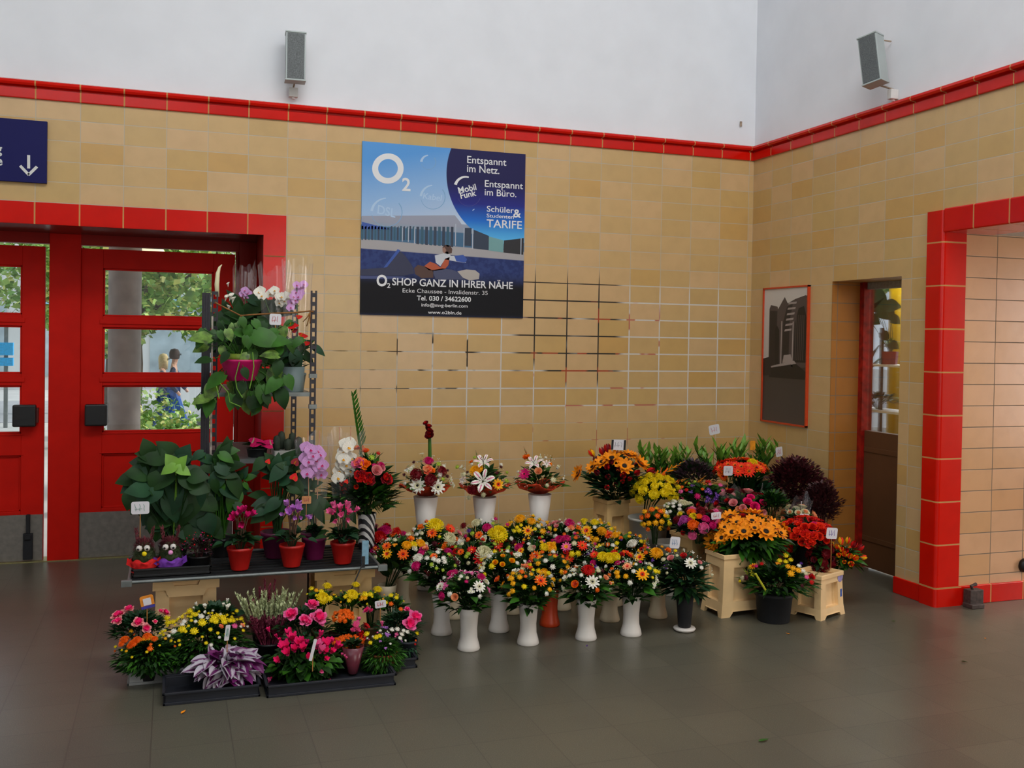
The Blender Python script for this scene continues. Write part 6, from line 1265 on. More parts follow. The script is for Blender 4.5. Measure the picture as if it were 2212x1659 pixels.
heather('dark wine heather standing in the shade below the plant table', 545, 600, -1.80, float(G(570, 1258, -1.80)[2]), m_hr, 6, 10)
bedding(655, 1345, 62, 40, -2.02, 'large pink azalea in the centre of the floor display', [('ay', 700, 450, 150), ('ay', 465, 560, 160), ('ay', 770, 590, 170), ('ay', 610, 620, 120), ('ay', 650, 640, 90), ('ay', 800, 640, 80), ('ay', 680, 580, 60)], ['ay'], 0, 0.07, ZB, 620, 0.035, [m_leaf3, m_leaf], 'azalea', low=-0.6)
bedding(655, 1420, 78, 48, -2.24, 'hot magenta cyclamens at the front of the long dark tray', [(c_, x, y, s) for c_, x, y, s in (('cy', 440, 800, 120), ('cy', 480, 850, 130), ('cy', 400, 950, 150), ('cy', 360, 920, 90), ('cy', 540, 910, 130), ('cy', 590, 950, 110), ('cy', 420, 1000, 110), ('cy', 500, 960, 100), ('cy', 580, 880, 100), ('cyk', 750, 920, 120), ('cy', 830, 920, 140), ('cyk', 790, 970, 110), ('cy', 960, 930, 110), ('cy', 910, 980, 80), ('cy', 840, 980, 90), ('cy', 320, 1080, 90), ('cy', 845, 1060, 70), ('cyk', 900, 1300, 110), ('cyk', 880, 1350, 60), ('cy', 300, 810, 50), ('cy', 340, 850, 50), ('cym', 640, 880, 60), ('cyk', 790, 1190, 56), ('cyk', 230, 1270, 80), ('cy', 900, 870, 80), ('cy', 215, 740, 60))], ['cy'], 4, 0.05, ZB, 700, 0.046, [m_leaf, m_leaf2, m_leaf], 'cyclamen', low=-0.8, lw=0.8, potr=.08, heart=True)
def clusterplant(px, py, rx, ry, Y, label, code, n, size, name):
    t, org, c, r, rz = bedding(px, py+18, rx, ry, Y, label, [], [code], 0, size, ZB, 180, 0.035, None, name, low=-.6)
    cc = G(px, py, Y); k = mpp(cc); flowers(t, org, cc, rx*k, ry*k*0.7, [], [code], n, size, (0, 0, 1), up=0.9, low=-0.3)
    return t
K['ks'] = ('button_flower', 'orange', 'scarlet', 'scarlet')
clusterplant(742, 1334, 22, 20, -2.08, 'deep orange flower cluster of the kalanchoe nearer the back', 'ks', 60, 0.022, 'kalanchoe')
clusterplant(752, 1390, 32, 18, -2.22, 'broad orange kalanchoe beside the pink-wrapped pot', 'ks', 80, 0.022, 'kalanchoe')
bedding(758, 1368, 26, 26, -2.10, 'small pink cyclamen between the two orange kalanchoes', [('cyk', 1175, 700, 110), ('cyk', 1205, 635, 70), ('cyk', 1150, 740, 70), ('cyk', 1200, 740, 70), ('cr', 1300, 690, 70), ('cr', 1240, 800, 90)], ['cyk'], 0, 0.03, ZB, 100, 0.04, [m_leaf3], 'cyclamen')
# yellow flowers in grey-orange pots at the back right
m_gop = mat('ochre_grey_pot', rgb(120, 90, 60), 0.6, 0, .2, 20)
for k, (px, ex) in enumerate(((692, [('my', 865, 245, 90), ('by', 690, 270, 60), ('bg', 745, 290, 50), ('by', 800, 305, 60), ('my', 815, 375, 110), ('by', 890, 380, 70), ('by', 745, 345, 34)]), (752, [('my', 1185, 230, 80), ('my', 1140, 340, 110), ('by', 1070, 360, 50), ('by', 1175, 360, 60), ('by', 1110, 400, 50), ('by', 950, 345, 40)]), (800, [('my', 1430, 285, 90), ('by', 1290, 340, 80), ('by', 1350, 335, 60), ('bg', 1250, 380, 60), ('bg', 1290, 375, 50), ('by', 1225, 330, 40)]), (846, [('by', 1580, 345, 56), ('by', 1520, 425, 50), ('by', 1640, 370, 50), ('bo', 1580, 440, 50)]))):
    bedding(px, 1292+k*4, 32, 22, -1.90, ['yellow primroses, leftmost of the row below the right crate', 'yellow primroses, second of the row below the right crate', 'yellow primroses, third of the row below the right crate', 'sparse yellow and orange primroses at the right end of the row'][k], ex, ['by', 'bg'], 8, 0.022, ZB, 120, 0.04, [m_leaf, m_leaf2], 'primrose', potr=.045, poth=.10, potm=m_gop, z=FZ, group='row of yellow primroses', lw=.6)
bedding(862, 1345, 52, 38, -2.06, 'azalea with two pink blooms at the right end of the floor display', [('ay', 1850, 590, 150), ('ay', 1790, 660, 150), ('ay', 1310, 510, 90), ('ay', 1360, 515, 60), ('ay', 1760, 500, 70), ('bo', 1690, 500, 50)], ['ay'], 0, .06, ZB, 620, .034, [m_leaf3, m_leaf], 'azalea', low=-.6)
t, org, c, r, rz = bedding(828, 1412, 48, 48, -2.26, 'feathery green plant with tiny white and yellow daisies in a terracotta pot', [('bw', 1590, 730, 60), ('bw', 1650, 725, 60), ('bw', 1720, 740, 50), ('bw', 1760, 755, 50), ('bw', 1700, 780, 60), ('bw', 1680, 825, 50), ('bk', 1640, 780, 50), ('by', 1310, 780, 70), ('by', 1415, 815, 60), ('by', 1455, 800, 50), ('by', 1350, 875, 46), ('bw', 1460, 740, 40), ('sl', 1510, 700, 90), ('sl', 1540, 780, 70), ('bw', 1740, 850, 30), ('cyk', 1480, 670, 50)], ['bw', 'bk', 'sl'], 16, .02, ZB, 2400, .03, [m_leaf2, m_leaf2, m_leaf], 'daisy_plant', potm=m_terra, potr=.065, poth=.075, low=-.85, lw=.22, lowf=.5)
bedding(880, 1400, 26, 34, -2.15, 'dark blue-green plant hanging over the right edge of the floor display', [('by', 1870, 770, 50), ('br', 1850, 890, 24), ('bo', 1855, 850, 24)], ['by'], 0, .02, ZB, 260, .03, [m_leaf3], 'bedding_plant', potm=m_navy)
q = G(762, 1450, -2.30); t = thing('wrapped_pot', 'small pot plant in a translucent plum sleeve in the long dark tray', 'potted plant', (q[0], -2.30, FZ))
b = MB(); b.lathe([(.018, 0), (.022, .004), (.052, .13), (.048, .13), (.015, .01)], 24); b.build('plum_sleeve', mat('plum_sleeve', rgb(104, 44, 56), 0.3, 0, .1), t, True)
foliage(t, fol_dome((0, 0, .14), .045, .03, 40, .04, 3, [m_leaf], .6, 0, (0, 0, .1)), [m_leaf]); 
for x, y in ((1060, 1030), (1030, 1010), (1080, 1050)): c = G(*T_(ZB, x, y), -2.35); head('cyk', t, c-np.array(t.location), (0, -.5, .8), .012)
# purple striped spiderwort
g = N('striped_spiderwort_leaf'); uv = g.n('ShaderNodeAttribute', attribute_name='lw'); g.link(g.ramp(uv.outputs['Fac'], [(0.0, rgb(176, 170, 182)), (0.30, rgb(186, 178, 186)), (0.42, rgb(92, 20, 84)), (0.62, rgb(92, 20, 84)), (0.75, rgb(190, 184, 190)), (1.0, rgb(150, 120, 150))]), g.b.inputs['Base Color']); g.b.inputs['Roughness'].default_value = .4
m_trad = g.m; m_tradb = mat('purple_leaf_back', rgb(104, 22, 92), .5, 0, .15, 20)
c = G(486, 1442, -2.30); k = mpp(c); org = np.array([c[0], -2.30, FZ]); t = thing('striped_spiderwort', 'trailing plant with silver and purple striped leaves at the front of the floor display', 'potted plant', org); pot(t, .05, .065, .08, m_black)
rnd = random.Random(21); b = MB(); att = []
for kx in range(130):
    z = rnd.uniform(-.55, 1); a = rnd.uniform(0, 6.28); h = math.sqrt(1-z*z); d = np.array([h*math.cos(a), h*math.sin(a), z]); f = rnd.uniform(.55, 1.0); p = (c-org)+d*np.array([72*k, 66*k, 34*k])*f
    L = rnd.uniform(.07, .105); dr = unit(d*np.array([1, 1, .4])+np.array([rnd.uniform(-.5, .5), rnd.uniform(-.5, .5), rnd.uniform(-.5, .2)])); V = []; rows = 5
    for i in range(rows+1):
        f2 = i/rows; w = L*.30*(math.sin(PI*f2**.7)**.7 if 0 < f2 < 1 else 0.02); zz = -.15*L*f2*f2
        for j, u in enumerate((-1, -.6, -.2, .2, .6, 1)): V.append((L*f2, u*w, zz+abs(u)*w*.5)); att.append(0.5+u*.5)
    F = [(6*i+j, 6*i+6+j, 6*i+7+j, 6*i+1+j) for i in range(rows) for j in range(5)]
    b.add(np.array(V) @ frame(dr, unit((rnd.uniform(-.7, .7), rnd.uniform(-.9, .2), 1))).T + p-dr*L*.4, F, 0 if rnd.random() < .72 else 1)
o = b.build('foliage', [m_trad, m_tradb], t); at = o.data.attributes.new('lw', 'FLOAT', 'POINT'); at.data.foreach_set('value', att)
# stray petals and leaves on the floor
for x, y, m, L in ((1352, 1343, m_leaf2, .04), (391, 1543, P['amber'], .035), (1706, 1371, P['amber'], .025), (2128, 1379, P['amber'], .025), (1935, 1343, m_leaf2, .03), (2075, 1429, m_leaf, .04), (1638, 1603, m_leaf2, .05), (1267, 1398, P['purple'], .025)):
    if x == 1352: continue
    p = fl(x, y); V, F = leafshape(L, L*.4, -.1, 4, .3); b = MB(); b.add(V, F); o = b.build('fallen_leaf' if m in (m_leaf, m_leaf2) else 'fallen_petal', m); o.location = (p[0], p[1], .003); o.rotation_euler = (0, 0, x % 6)
    tag(o, {391: 'amber petal on the floor in front of the purple striped plant', 1706: 'amber petal on the floor in front of the black bucket', 2128: 'amber petal on the floor before the passage', 1935: 'small green leaf on the floor right of the short beige container', 2075: 'dark green leaf on the floor left of the passage petal', 1638: 'green leaf on the open floor, nearest to the viewer', 1267: 'purple petal on the floor before the single-gerbera vase'}[x], 'leaf' if m in (m_leaf, m_leaf2) else 'petal')

# ------------------------------------------------------------------ poster
def flatmat(name, r, g_, b_): return mat('print_'+name, rgb(r, g_, b_), 0.45, 0, 0.0, 5)
PTL, PTR, PBL, PBR = (np.array(G(*q, 0.0)) for q in ((780, 306), (1133, 333), (779, 679), (1130, 688)))
pw, ph = 1.213, 1.212; ptilt = math.radians(0.5); pc = (PTL+PTR+PBL+PBR)/4
t = thing('poster', 'square mobile phone shop poster with a dark blue circle on the tan tiled wall', 'poster', (pc[0], 0, pc[2]))
g = N('poster_print'); tc = g.n('ShaderNodeTexCoord').outputs['Object']; sp = g.n('ShaderNodeSeparateXYZ'); g.link(tc, sp.inputs[0])
u = g.math('DIVIDE', g.math('ADD', sp.outputs[0], pw/2), pw); v = g.math('DIVIDE', g.math('ADD', sp.outputs[2], ph/2), ph)
skyc = g.ramp(g.math('ADD', v, g.math('MULTIPLY', g.math('SUBTRACT', 0.5, u), 0.25)), [(0.52, rgb(196, 208, 224)), (0.75, rgb(150, 186, 226)), (1.0, rgb(92, 156, 220))])
def band(col, a, b, base, soft=0.003, slope=0.0):
    vv = g.math('ADD', v, g.math('MULTIPLY', u, slope))
    m = g.math('MULTIPLY', g.smooth(vv, a-soft, a+soft), g.math('SUBTRACT', 1.0, g.smooth(vv, b-soft, b+soft)))
    return g.mix(m, base, col)
nz = g.noise(tc, 30, 3)
colr = band(rgb(150, 160, 176), 0.0, 0.565, skyc, .004, .02)
colr = band(rgb(74, 110, 140), 0.435, 0.52, colr, .004, .03)
colr = band(rgb(170, 166, 166), 0.0, 0.437, colr, .003, .035)
colr = band(g.mix(g.smooth(nz, .4, .6), rgb(44, 56, 104), rgb(54, 68, 118)), 0.0, 0.382, colr, .003, .03)
colr = band(rgb(28, 28, 36), 0.0, 0.225, colr, .06, .0)
colr = band(rgb(24, 24, 28), 0.0, 0.19, colr, .02, .0)
cx, cy, rr = (1362-80)/1425, 1-(368-155)/1443, 565/1425
dist = g.math('POWER', g.math('ADD', g.math('POWER', g.math('SUBTRACT', u, cx), 2.0), g.math('POWER', g.math('MULTIPLY', g.math('SUBTRACT', v, cy), 0.98), 2.0)), 0.5)
cc = g.ramp(v, [(0.46, rgb(96, 190, 240)), (0.58, rgb(40, 110, 200)), (0.68, rgb(44, 48, 130)), (0.8, rgb(40, 38, 82))])
colr = g.mix(g.math('SUBTRACT', 1.0, g.smooth(dist, rr-.002, rr+.002)), colr, cc)
g.link(colr, g.b.inputs['Base Color']); g.b.inputs['Roughness'].default_value = 0.6; g.b.inputs['Specular IOR Level'].default_value = 0.2
b = MB(); b.box(-pw/2, pw/2, -0.012, -0.001, -ph/2, ph/2); b.build('board', g.m, t)
m_ink = flatmat('white', 226, 226, 226)
def uv_(X, Y):
    top = 62+113*(X-80)/1425; bot = 1575+30*(X-80)/1425
    uu = (X-80)/1425; uu = uu*(1+0.045*(1-uu)) if True else uu
    return (uu-0.5)*pw, (0.5-(Y-top)/(bot-top))*ph
def ptext(s, X, Y, hgt, wid, bold=0.02, m=None, rot=0.0, name='lettering', shear=0.0):
    """lettering whose baseline starts at photo-crop point X,Y with cap height hgt and width wid (crop pixels)"""
    me = text_mesh(s, 1.0, bold, 'LEFT', shear, 0.0); xs = [q.co.x for q in me.vertices]; ys = [q.co.y for q in me.vertices]
    caps = 0.69; sc = hgt/1485*ph/caps; wsc = wid/1425*pw/(max(xs)-min(xs)); x, z = uv_(X, Y); me.materials.clear(); me.materials.append(m or m_ink)
    o = bpy.data.objects.new(name, me); C.objects.link(o); o.parent = t
    o.matrix_basis = Matrix.Translation((x-min(xs)*wsc, -0.0135, z)) @ Matrix.Rotation(-rot, 4, 'Y') @ Matrix.Diagonal((wsc, 1, sc, 1)) @ Matrix.Rotation(PI/2, 4, 'X'); return o
def poly(pts, m, name, d=0.0128):
    b = MB(); q = [uv_(*p) for p in pts]; b.add([(x, -d, z) for x, z in q], [tuple(range(len(q)))]); return b.build(name, m, t)
def arc(X, Y, R, a0, a1, w0, w1, m, name='bubble_highlight', n=20, ry=1.0):
    b = MB(); V = []
    for i in range(n+1):
        f = i/n; a = math.radians(a0+(a1-a0)*f); w = w0*(1-f)+w1*f
        for s in (-1, 1): x, z = uv_(X+(R+s*w/2)*math.cos(a), Y-(R+s*w/2)*math.sin(a)*ry); V.append((x, -0.0130, z))
    b.add(V, [(2*i, 2*i+2, 2*i+3, 2*i+1) for i in range(n)]); return b.build(name, m, t)
m_faint = flatmat('pale_blue', 176, 204, 232); m_shade = flatmat('soft_blue', 120, 164, 206)
arc(288, 300, 104, 0, 360, 48, 48, m_ink, 'letter_ring', 40, 1.03)
ptext('2', 405, 490, 108, 72, 0.02)
for X, Y, R in ((625, 245, 62), (668, 548, 104), (285, 682, 124)):
    arc(X, Y, R, 95, 175, 10, 22, m_faint); arc(X, Y, R, 190, 400, 3, 7, m_shade, 'bubble_rim')
arc(950, 462, 92, 72, 165, 12, 26, m_ink); arc(985, 520, 105, 200, 340, 2, 4, flatmat('violet_rim', 70, 60, 130), 'bubble_rim')
ptext('Kabel', 580, 560, 50, 165, 0.01, m_faint, -0.06, shear=.1); ptext('DSL', 200, 690, 74, 160, 0.01, m_faint, -0.18, shear=-.1)
for s, X, Y, hh, ww in (('Entspannt', 962, 248, 62, 352), ('im Netz.', 962, 325, 62, 290), ('Entspannt', 1125, 455, 58, 348), ('im Büro.', 1125, 530, 58, 288), ('Schüler', 1147, 672, 50, 246), ('Studenten', 1147, 722, 32, 246), ('TARIFE', 1147, 808, 70, 322)): ptext(s, X, Y, hh, ww, 0.008)
ptext('&', 1395, 722, 72, 72, 0.02); ptext('Mobil', 893, 515, 52, 162, 0.02, None, 0.26); ptext('Funk', 912, 562, 52, 142, 0.02, None, 0.26)
arc(1035, 668, 16, 90, 170, 5, 8, m_faint, n=6)
ptext('O', 208, 1322, 92, 88, 0.03); ptext('2', 293, 1340, 40, 28, 0.02)
for s, X, Y, hh, ww, bo in (('SHOP GANZ IN IHRER NÄHE', 335, 1316, 62, 1062, 0.015), ('Ecke Chaussee - Invalidenstr. 35', 422, 1380, 36, 745, 0.0), ('Tel. 030 / 34622600', 542, 1448, 40, 474, 0.02), ('info@mvg-berlin.com', 582, 1502, 28, 404, 0.01), ('www.o2bln.de', 638, 1566, 28, 294, 0.01)):
    q = ptext(s, X, Y, hh, ww, bo)
PM = {k: flatmat(*v) for k, v in dict(a=('roof_grey', 150, 154, 170), b=('teal_glass', 40, 84, 104), c=('dark_glass', 34, 50, 72), d=('pale_post', 176, 184, 196), e=('mint_panel', 112, 160, 160), f=('night', 24, 26, 32), g=('seat_navy', 30, 36, 70), h=('seat_blue', 40, 78, 160), i=('skin', 150, 110, 92), j=('hair', 74, 44, 34), k=('shirt_white', 196, 200, 206), l=('orange_top', 176, 76, 34), m=('jeans_grey', 62, 68, 100), n=('linen', 176, 168, 160)).items()}
poly([(82, 715), (860, 705), (905, 760), (940, 815), (80, 765)], PM['a'], 'printed_roof')
for k in range(17):
    x = 82+k*26; poly([(x, 800+8*(k % 3)), (x+14, 800), (x+14, 925), (x, 922)], PM['c' if k % 2 else 'b'], 'printed_facade')
poly([(85, 765), (210, 800), (330, 830), (82, 830)], PM['h'], 'printed_roof')
for k in range(9):
    x = 530+k*37; poly([(x, 805), (x+24, 806), (x+24, 960+k*3), (x, 956+k*3)], PM['b' if k % 2 else 'c'], 'printed_facade')
for x, y0, y1 in ((410, 815, 935), (460, 815, 940), (512, 812, 958), (865, 780, 972), (940, 815, 985), (1018, 820, 1000), (1470, 905, 1050)): poly([(x, y0), (x+8, y0), (x+8, y1), (x, y1)], PM['d'], 'printed_post', 0.0131)
poly([(950, 815), (1010, 815), (1010, 975), (950, 970)], PM['c'], 'printed_facade'); poly([(1030, 830), (1170, 885), (1170, 1010), (1030, 995)], PM['c'], 'printed_facade'); poly([(1170, 890), (1310, 925), (1305, 1030), (1170, 1012)], PM['e'], 'printed_facade'); poly([(1312, 925), (1500, 905), (1498, 1050), (1308, 1030)], PM['f'], 'printed_facade')
poly([(82, 1180), (270, 1165), (380, 1005), (440, 1060), (500, 1150), (520, 1215), (420, 1235), (82, 1232)], PM['g'], 'printed_cushion'); poly([(262, 1165), (375, 1003), (400, 1012), (290, 1160)], PM['h'], 'printed_cushion', .0131)
poly([(78, 1236), (420, 1242), (520, 1262), (78, 1262)], flatmat('dusk_stripe', 58, 70, 120), 'printed_stripe')
poly([(515, 1170), (545, 1140), (600, 1150), (680, 1190), (680, 1250), (580, 1255), (525, 1220)], PM['j'], 'printed_hair')
poly([(600, 1150), (650, 1110), (700, 1130), (740, 1160), (780, 1085), (820, 1070), (810, 1140), (780, 1175), (700, 1190), (640, 1185)], PM['l'], 'printed_top')
poly([(690, 1055), (760, 1040), (800, 1020), (830, 1060), (900, 1060), (960, 1080), (965, 1120), (880, 1110), (780, 1090), (740, 1150), (700, 1120)], PM['k'], 'printed_shirt')
poly([(860, 1060), (940, 1050), (975, 1090), (960, 1118), (880, 1108)], PM['h'], 'printed_shirt', .0131)
poly([(755, 985), (780, 962), (820, 968), (842, 1000), (838, 1035), (800, 1045), (765, 1030)], PM['j'], 'printed_head'); poly([(755, 990), (775, 985), (790, 1010), (775, 1040), (757, 1022)], PM['i'], 'printed_face', .0131)
poly([(670, 1185), (760, 1170), (840, 1180), (930, 1215), (960, 1268), (700, 1262)], PM['m'], 'printed_trousers'); poly([(890, 1195), (970, 1178), (1050, 1185), (1090, 1215), (1085, 1262), (1000, 1275), (940, 1250)], PM['n'], 'printed_trousers', .0131)
t.rotation_euler = (0, ptilt*0, 0)

# ------------------------------------------------------------------ direction sign, old photograph, loudspeakers
SR, ST, SB = -5.172, 2.915, 2.525
t = thing('direction_sign', 'dark blue direction sign with a white down arrow above the hall doors', 'sign', (-5.9, 0, 2.72)); o = np.array([5.9, 0, -2.72])
b = MB(); b.box(-6.6, SR, -0.03, -0.004, SB, ST); b.v = [v+o for v in b.v]; b.build('panel', mat('navy_enamel', rgb(26, 26, 84), 0.5, 0, .02, 5, .15), t, bevel=.002)
m_sw = mat('sign_white', rgb(214, 214, 210), .5, 0, 0)
def sgn(x, y): p = G(x, y, -0.031); return (p[0]+5.9, -0.0325, p[2]-2.72)
b = MB()
for (xa, ya), (xb, yb) in (((62, 335), (62, 364)), ((43.5, 358), (62.5, 378)), ((80, 360), (61.5, 378))):
    A, B_ = np.array(sgn(xa, ya)), np.array(sgn(xb, yb)); d = unit(B_-A); nn = np.cross(d, [0, 1, 0])*0.0085; b.add([A-nn, A+nn, B_+nn, B_-nn], [(0, 1, 2, 3)])
b.build('arrow', m_sw, t)
for ch_, x, y in (('g', 0.6, 331), ('e', 0.6, 357)):
    me = text_mesh(ch_, 0.082, 0.02, 'LEFT', 0, 0); me.materials.append(m_sw); q = bpy.data.objects.new('lettering', me); C.objects.link(q); q.parent = t; s = sgn(x, y); q.location = (s[0]-.026, s[1], s[2]); q.rotation_euler = (PI/2, 0, 0)
# framed old photograph on the right wall
y0, y1, zb_, zt_ = -0.197, -0.782, 0.975, 2.022
t = thing('framed_photograph', 'tall black and white photograph of an old brick building in a thin orange-red frame', 'picture', (0, (y0+y1)/2, (zb_+zt_)/2)); cy_, cz_ = (y0+y1)/2, (zb_+zt_)/2; hw, hh = (y0-y1)/2, (zt_-zb_)/2
def PX(X, Y):     # crop coordinates of the photograph -> local y, z
    f = (X-215)/(615-215); yt = 272-f*38; yb_ = 1455+f*35; return hw-2*hw*f*1.0, hh-2*hh*(Y-yt)/(yb_-yt)
b = MB(); w = .012
for a0, a1, c0, c1 in ((-hw, hw, hh-w, hh), (-hw, hw, -hh, -hh+w), (-hw, -hw+w, -hh, hh), (hw-w, hw, -hh, hh)): b.box(-0.022, -0.001, a0, a1, c0, c1)
b.build('frame', mat('orange_red_frame', rgb(196, 62, 18), .45, 0, .04), t)
g = N('old_print'); tc = g.n('ShaderNodeTexCoord').outputs['Object']; sp = g.n('ShaderNodeSeparateXYZ'); g.link(tc, sp.inputs[0])
g.link(g.ramp(g.math('ADD', g.math('MULTIPLY', g.math('ADD', sp.outputs[2], hh), 0.9), g.math('MULTIPLY', g.noise(tc, 22, 4), .08)), [(0.0, rgb(74, 66, 64)), (0.30, rgb(62, 56, 54)), (0.44, rgb(52, 46, 44)), (0.46, rgb(60, 54, 52)), (0.47, rgb(188, 182, 174)), (1.0, rgb(204, 198, 190))]), g.b.inputs['Base Color']); g.b.inputs['Roughness'].default_value = .35
b = MB(); b.box(-0.012, -0.002, -hw+w, hw-w, -hh+w, hh-w); b.build('print', g.m, t)
def ppoly(pts, m, name, d=0.0125):
    b = MB(); b.add([(-d, *PX(*p)) for p in pts], [tuple(range(len(pts)))]); b.build(name, m, t)
G1, G2, G3, G4 = flatmat('grey1', 34, 29, 30), flatmat('grey2', 76, 66, 64), flatmat('grey3', 158, 146, 140), flatmat('grey4', 20, 18, 19)
ppoly([(272, 900), (272, 455), (285, 420), (345, 432), (350, 455), (408, 345), (435, 400), (500, 360), (585, 325), (604, 330), (600, 960), (272, 1000)], G2, 'printed_building')
ppoly([(278, 470), (345, 470), (335, 960), (278, 960)], G1, 'printed_tower', .0128); ppoly([(330, 960), (326, 640), (345, 600), (365, 640), (368, 960)], G4, 'printed_arch', .0131); ppoly([(395, 900), (400, 560), (430, 430), (480, 400), (455, 560), (452, 900)], G1, 'printed_arch', .0131); ppoly([(495, 920), (500, 580), (530, 440), (575, 420), (598, 520), (596, 920)], G4, 'printed_arch', .0128)
for k in range(6): ppoly([(410+k*6, 650-k*48), (470+k*8, 640-k*48), (474+k*8, 622-k*48), (416+k*6, 632-k*48)], G3, 'printed_arcade', .0133)
for X in (378, 478): ppoly([(X, 960), (X+4, 560), (X+14, 560), (X+10, 960)], G3, 'printed_column', .0134)
for k in range(5): ppoly([(505+k*16, 900), (510+k*16, 500), (516+k*16, 500), (512+k*16, 900)], G2, 'printed_mullion', .0134)
ppoly([(400, 930), (410, 860), (470, 850), (485, 915)], G3, 'printed_kiosk', .0136); ppoly([(300, 960), (500, 905), (520, 930), (300, 975)], G3, 'printed_awning', .0137); ppoly([(215, 900), (280, 880), (300, 1040), (215, 1050)], G1, 'printed_trees', .0135); ppoly([(290, 975), (520, 935), (600, 1000), (600, 1070), (280, 1060)], G4, 'printed_street_front', .0134)
t.location = (0, cy_, cz_)
# loudspeakers
m_spk = mat('pale_grey_metal', rgb(170, 178, 176), .45, .2, .03, 6); m_grill = mat('speaker_grille', rgb(104, 108, 108), .6, .3, .2, 160); m_rust = mat('stained_bracket', rgb(150, 130, 110), .7, 0, .2, 30)
m_wh0 = mat('off_white_plastic', rgb(210, 208, 204), .5, 0, .02)
def speaker(label, loc, rot, out):
    t = thing('loudspeaker', label, 'loudspeaker', loc, 'grey column loudspeakers'); w, h, d = .128, .315, .10; M = rot
    b = MB(); b.box(-w/2, w/2, -d/2, d/2, -h/2, h/2); b.box(-w/2-.004, w/2+.004, -d/2-.006, d/2, h/2-.004, h/2+.006); b.box(-w/2-.004, w/2+.004, -d/2-.006, d/2, -h/2-.006, -h/2+.004); b.v = [v @ M.T for v in b.v]; b.build('cabinet', m_spk, t, bevel=.002)
    b = MB(); b.box(-w/2+.008, w/2-.008, -d/2-.003, -d/2+.002, -h/2+.008, h/2-.008)
    for k in range(14): x = -w/2+.012+k*.0078; b.box(x, x+.002, -d/2-.005, -d/2-.002, -h/2+.008, h/2-.008)
    b.v = [v @ M.T for v in b.v]; b.build('grille', m_grill, t)
    top = M @ np.array([0, d/2-.02, h/2]); bot = M @ np.array([0, d/2-.02, -h/2]); out = np.asarray(out)
    wt = top+out*(np.dot(-np.asarray(loc)*abs(out), out)-np.dot(top, out)); wb = bot+out*(np.dot(-np.asarray(loc)*abs(out), out)-np.dot(bot, out))
    b = MB(); b.tube([top, wt], .005, 6); b.tube([bot, wb-np.array([0, 0, .02])], .006, 6); b.build('bracket', m_rust, t)
    b = MB(); q = wb-np.array([0, 0, .052])-out*.022; b.box(-.03, .03, -.02, .02, -.03, .034, 0, None, q); b.box(-.01, .01, -.01, .01, -.042, -.03, 0, None, q); b.build('junction_box', m_wh0, t, bevel=.004)
p = G(638, 125, -0.13); speaker('grey column loudspeaker above the hall doors side, hanging straight', (float(p[0]), -0.13, float(p[2])), rotz(-.05), (0, 1, 0))
p = pl(1886, 131, 0, -0.17); speaker('grey column loudspeaker on the right-hand wall, tilted and turned', (-0.17, float(p[1]), float(p[2])), rotz(-1.2) @ rotx(-0.05) @ roty(-0.17), (1, 0, 0))
p = G(1600, 268, 0); b = MB(); b.box(-.008, .008, -.008, 0, -.02, .02); o = b.build('cable_clip', m_rust); o.location = p; tag(o, 'tiny dark clip on the white wall near the corner', 'clip')
# dark box beside the passage base and black ball-like outlet
p = pl(2100, 1290, 1, PY-.05); b = MB(); b.box(-.05, .05, -.03, .03, -.04, .05); b.box(-.065, .03, -.06, .02, -.055, -.03); b.tube([(0, 0, .04), (-.02, 0, .07), (.02, 0, .08)], .012, 6)
o = b.build('door_stopper', mat('scuffed_metal', rgb(70, 58, 54), .6, .2, .3, 40), bevel=.004); o.location = (p[0], PY-.06, .056); tag(o, 'scuffed metal door stopper on the floor by the red base of the passage wall', 'door stopper')
p = pl(2208, 1222, 1, PY-.01); b = MB(); b.lathe([(0, 0), (.045, .004), (.04, .03), (.02, .035), (0.001, .036)], 20); b.v = [v @ rotx(PI/2).T for v in b.v]; o = b.build('round_outlet', m_black, None, True); o.location = (p[0]+.02, PY-.001, p[2]); tag(o, 'round black outlet on the passage wall at the right edge', 'outlet')

# ------------------------------------------------------------------ outside the hall doors
b = MB(); b.box(-60, 40, TH, 90, -0.2, -0.10); b.box(4.0, 40, -30, TH, -0.2, -0.10); o = b.build('ground_outside', mat('pale_pavement', rgb(176, 174, 170), .9, 0, .05, 2)); struct(o)
b = MB(); b.box(-60, 40, 13, 19, -0.10, -0.09); struct(b.build('road_outside', mat('asphalt', rgb(150, 150, 152), .9, 0, .05, 2)))
p = G(269, 760, 3.0); b = MB(); b.lathe([(.145, -.1), (.145, 3.6), (.2, 3.7), (.2, 3.9)], 32); o = b.build('concrete_column', mat('concrete', rgb(150, 140, 132), .9, 0, .12, 7), None, True); o.location = (p[0], 3.0, 0); tag(o, 'round concrete column outside the hall door', 'column')
g = N('warm_lamp_glass'); g.b.inputs['Emission Color'].default_value = (1, .85, .5, 1); g.b.inputs['Emission Strength'].default_value = 1.0
b = MB(); b.box(-10, .3, TH, 4.2, 3.9, 4.05); struct(b.build('ceiling_porch', m_ceil))
p = G(318, 577, 3.4); b = MB(); b.lathe([(.001, -.13), (.12, -.1), (.17, 0), (.12, .1), (.001, .13)], 20); o = b.build('globe_lamp', g.m, None, True); o.location = (p[0], 3.4, p[2]+.13); bq = MB(); bq.tube([(0, 0, .09), (0, 0, 3.9-p[2]-.13)], .008, 6); bq.build('lamp_cord', m_black, o); tag(o, 'lit cream globe lamp hanging outside beside the concrete column', 'lamp')
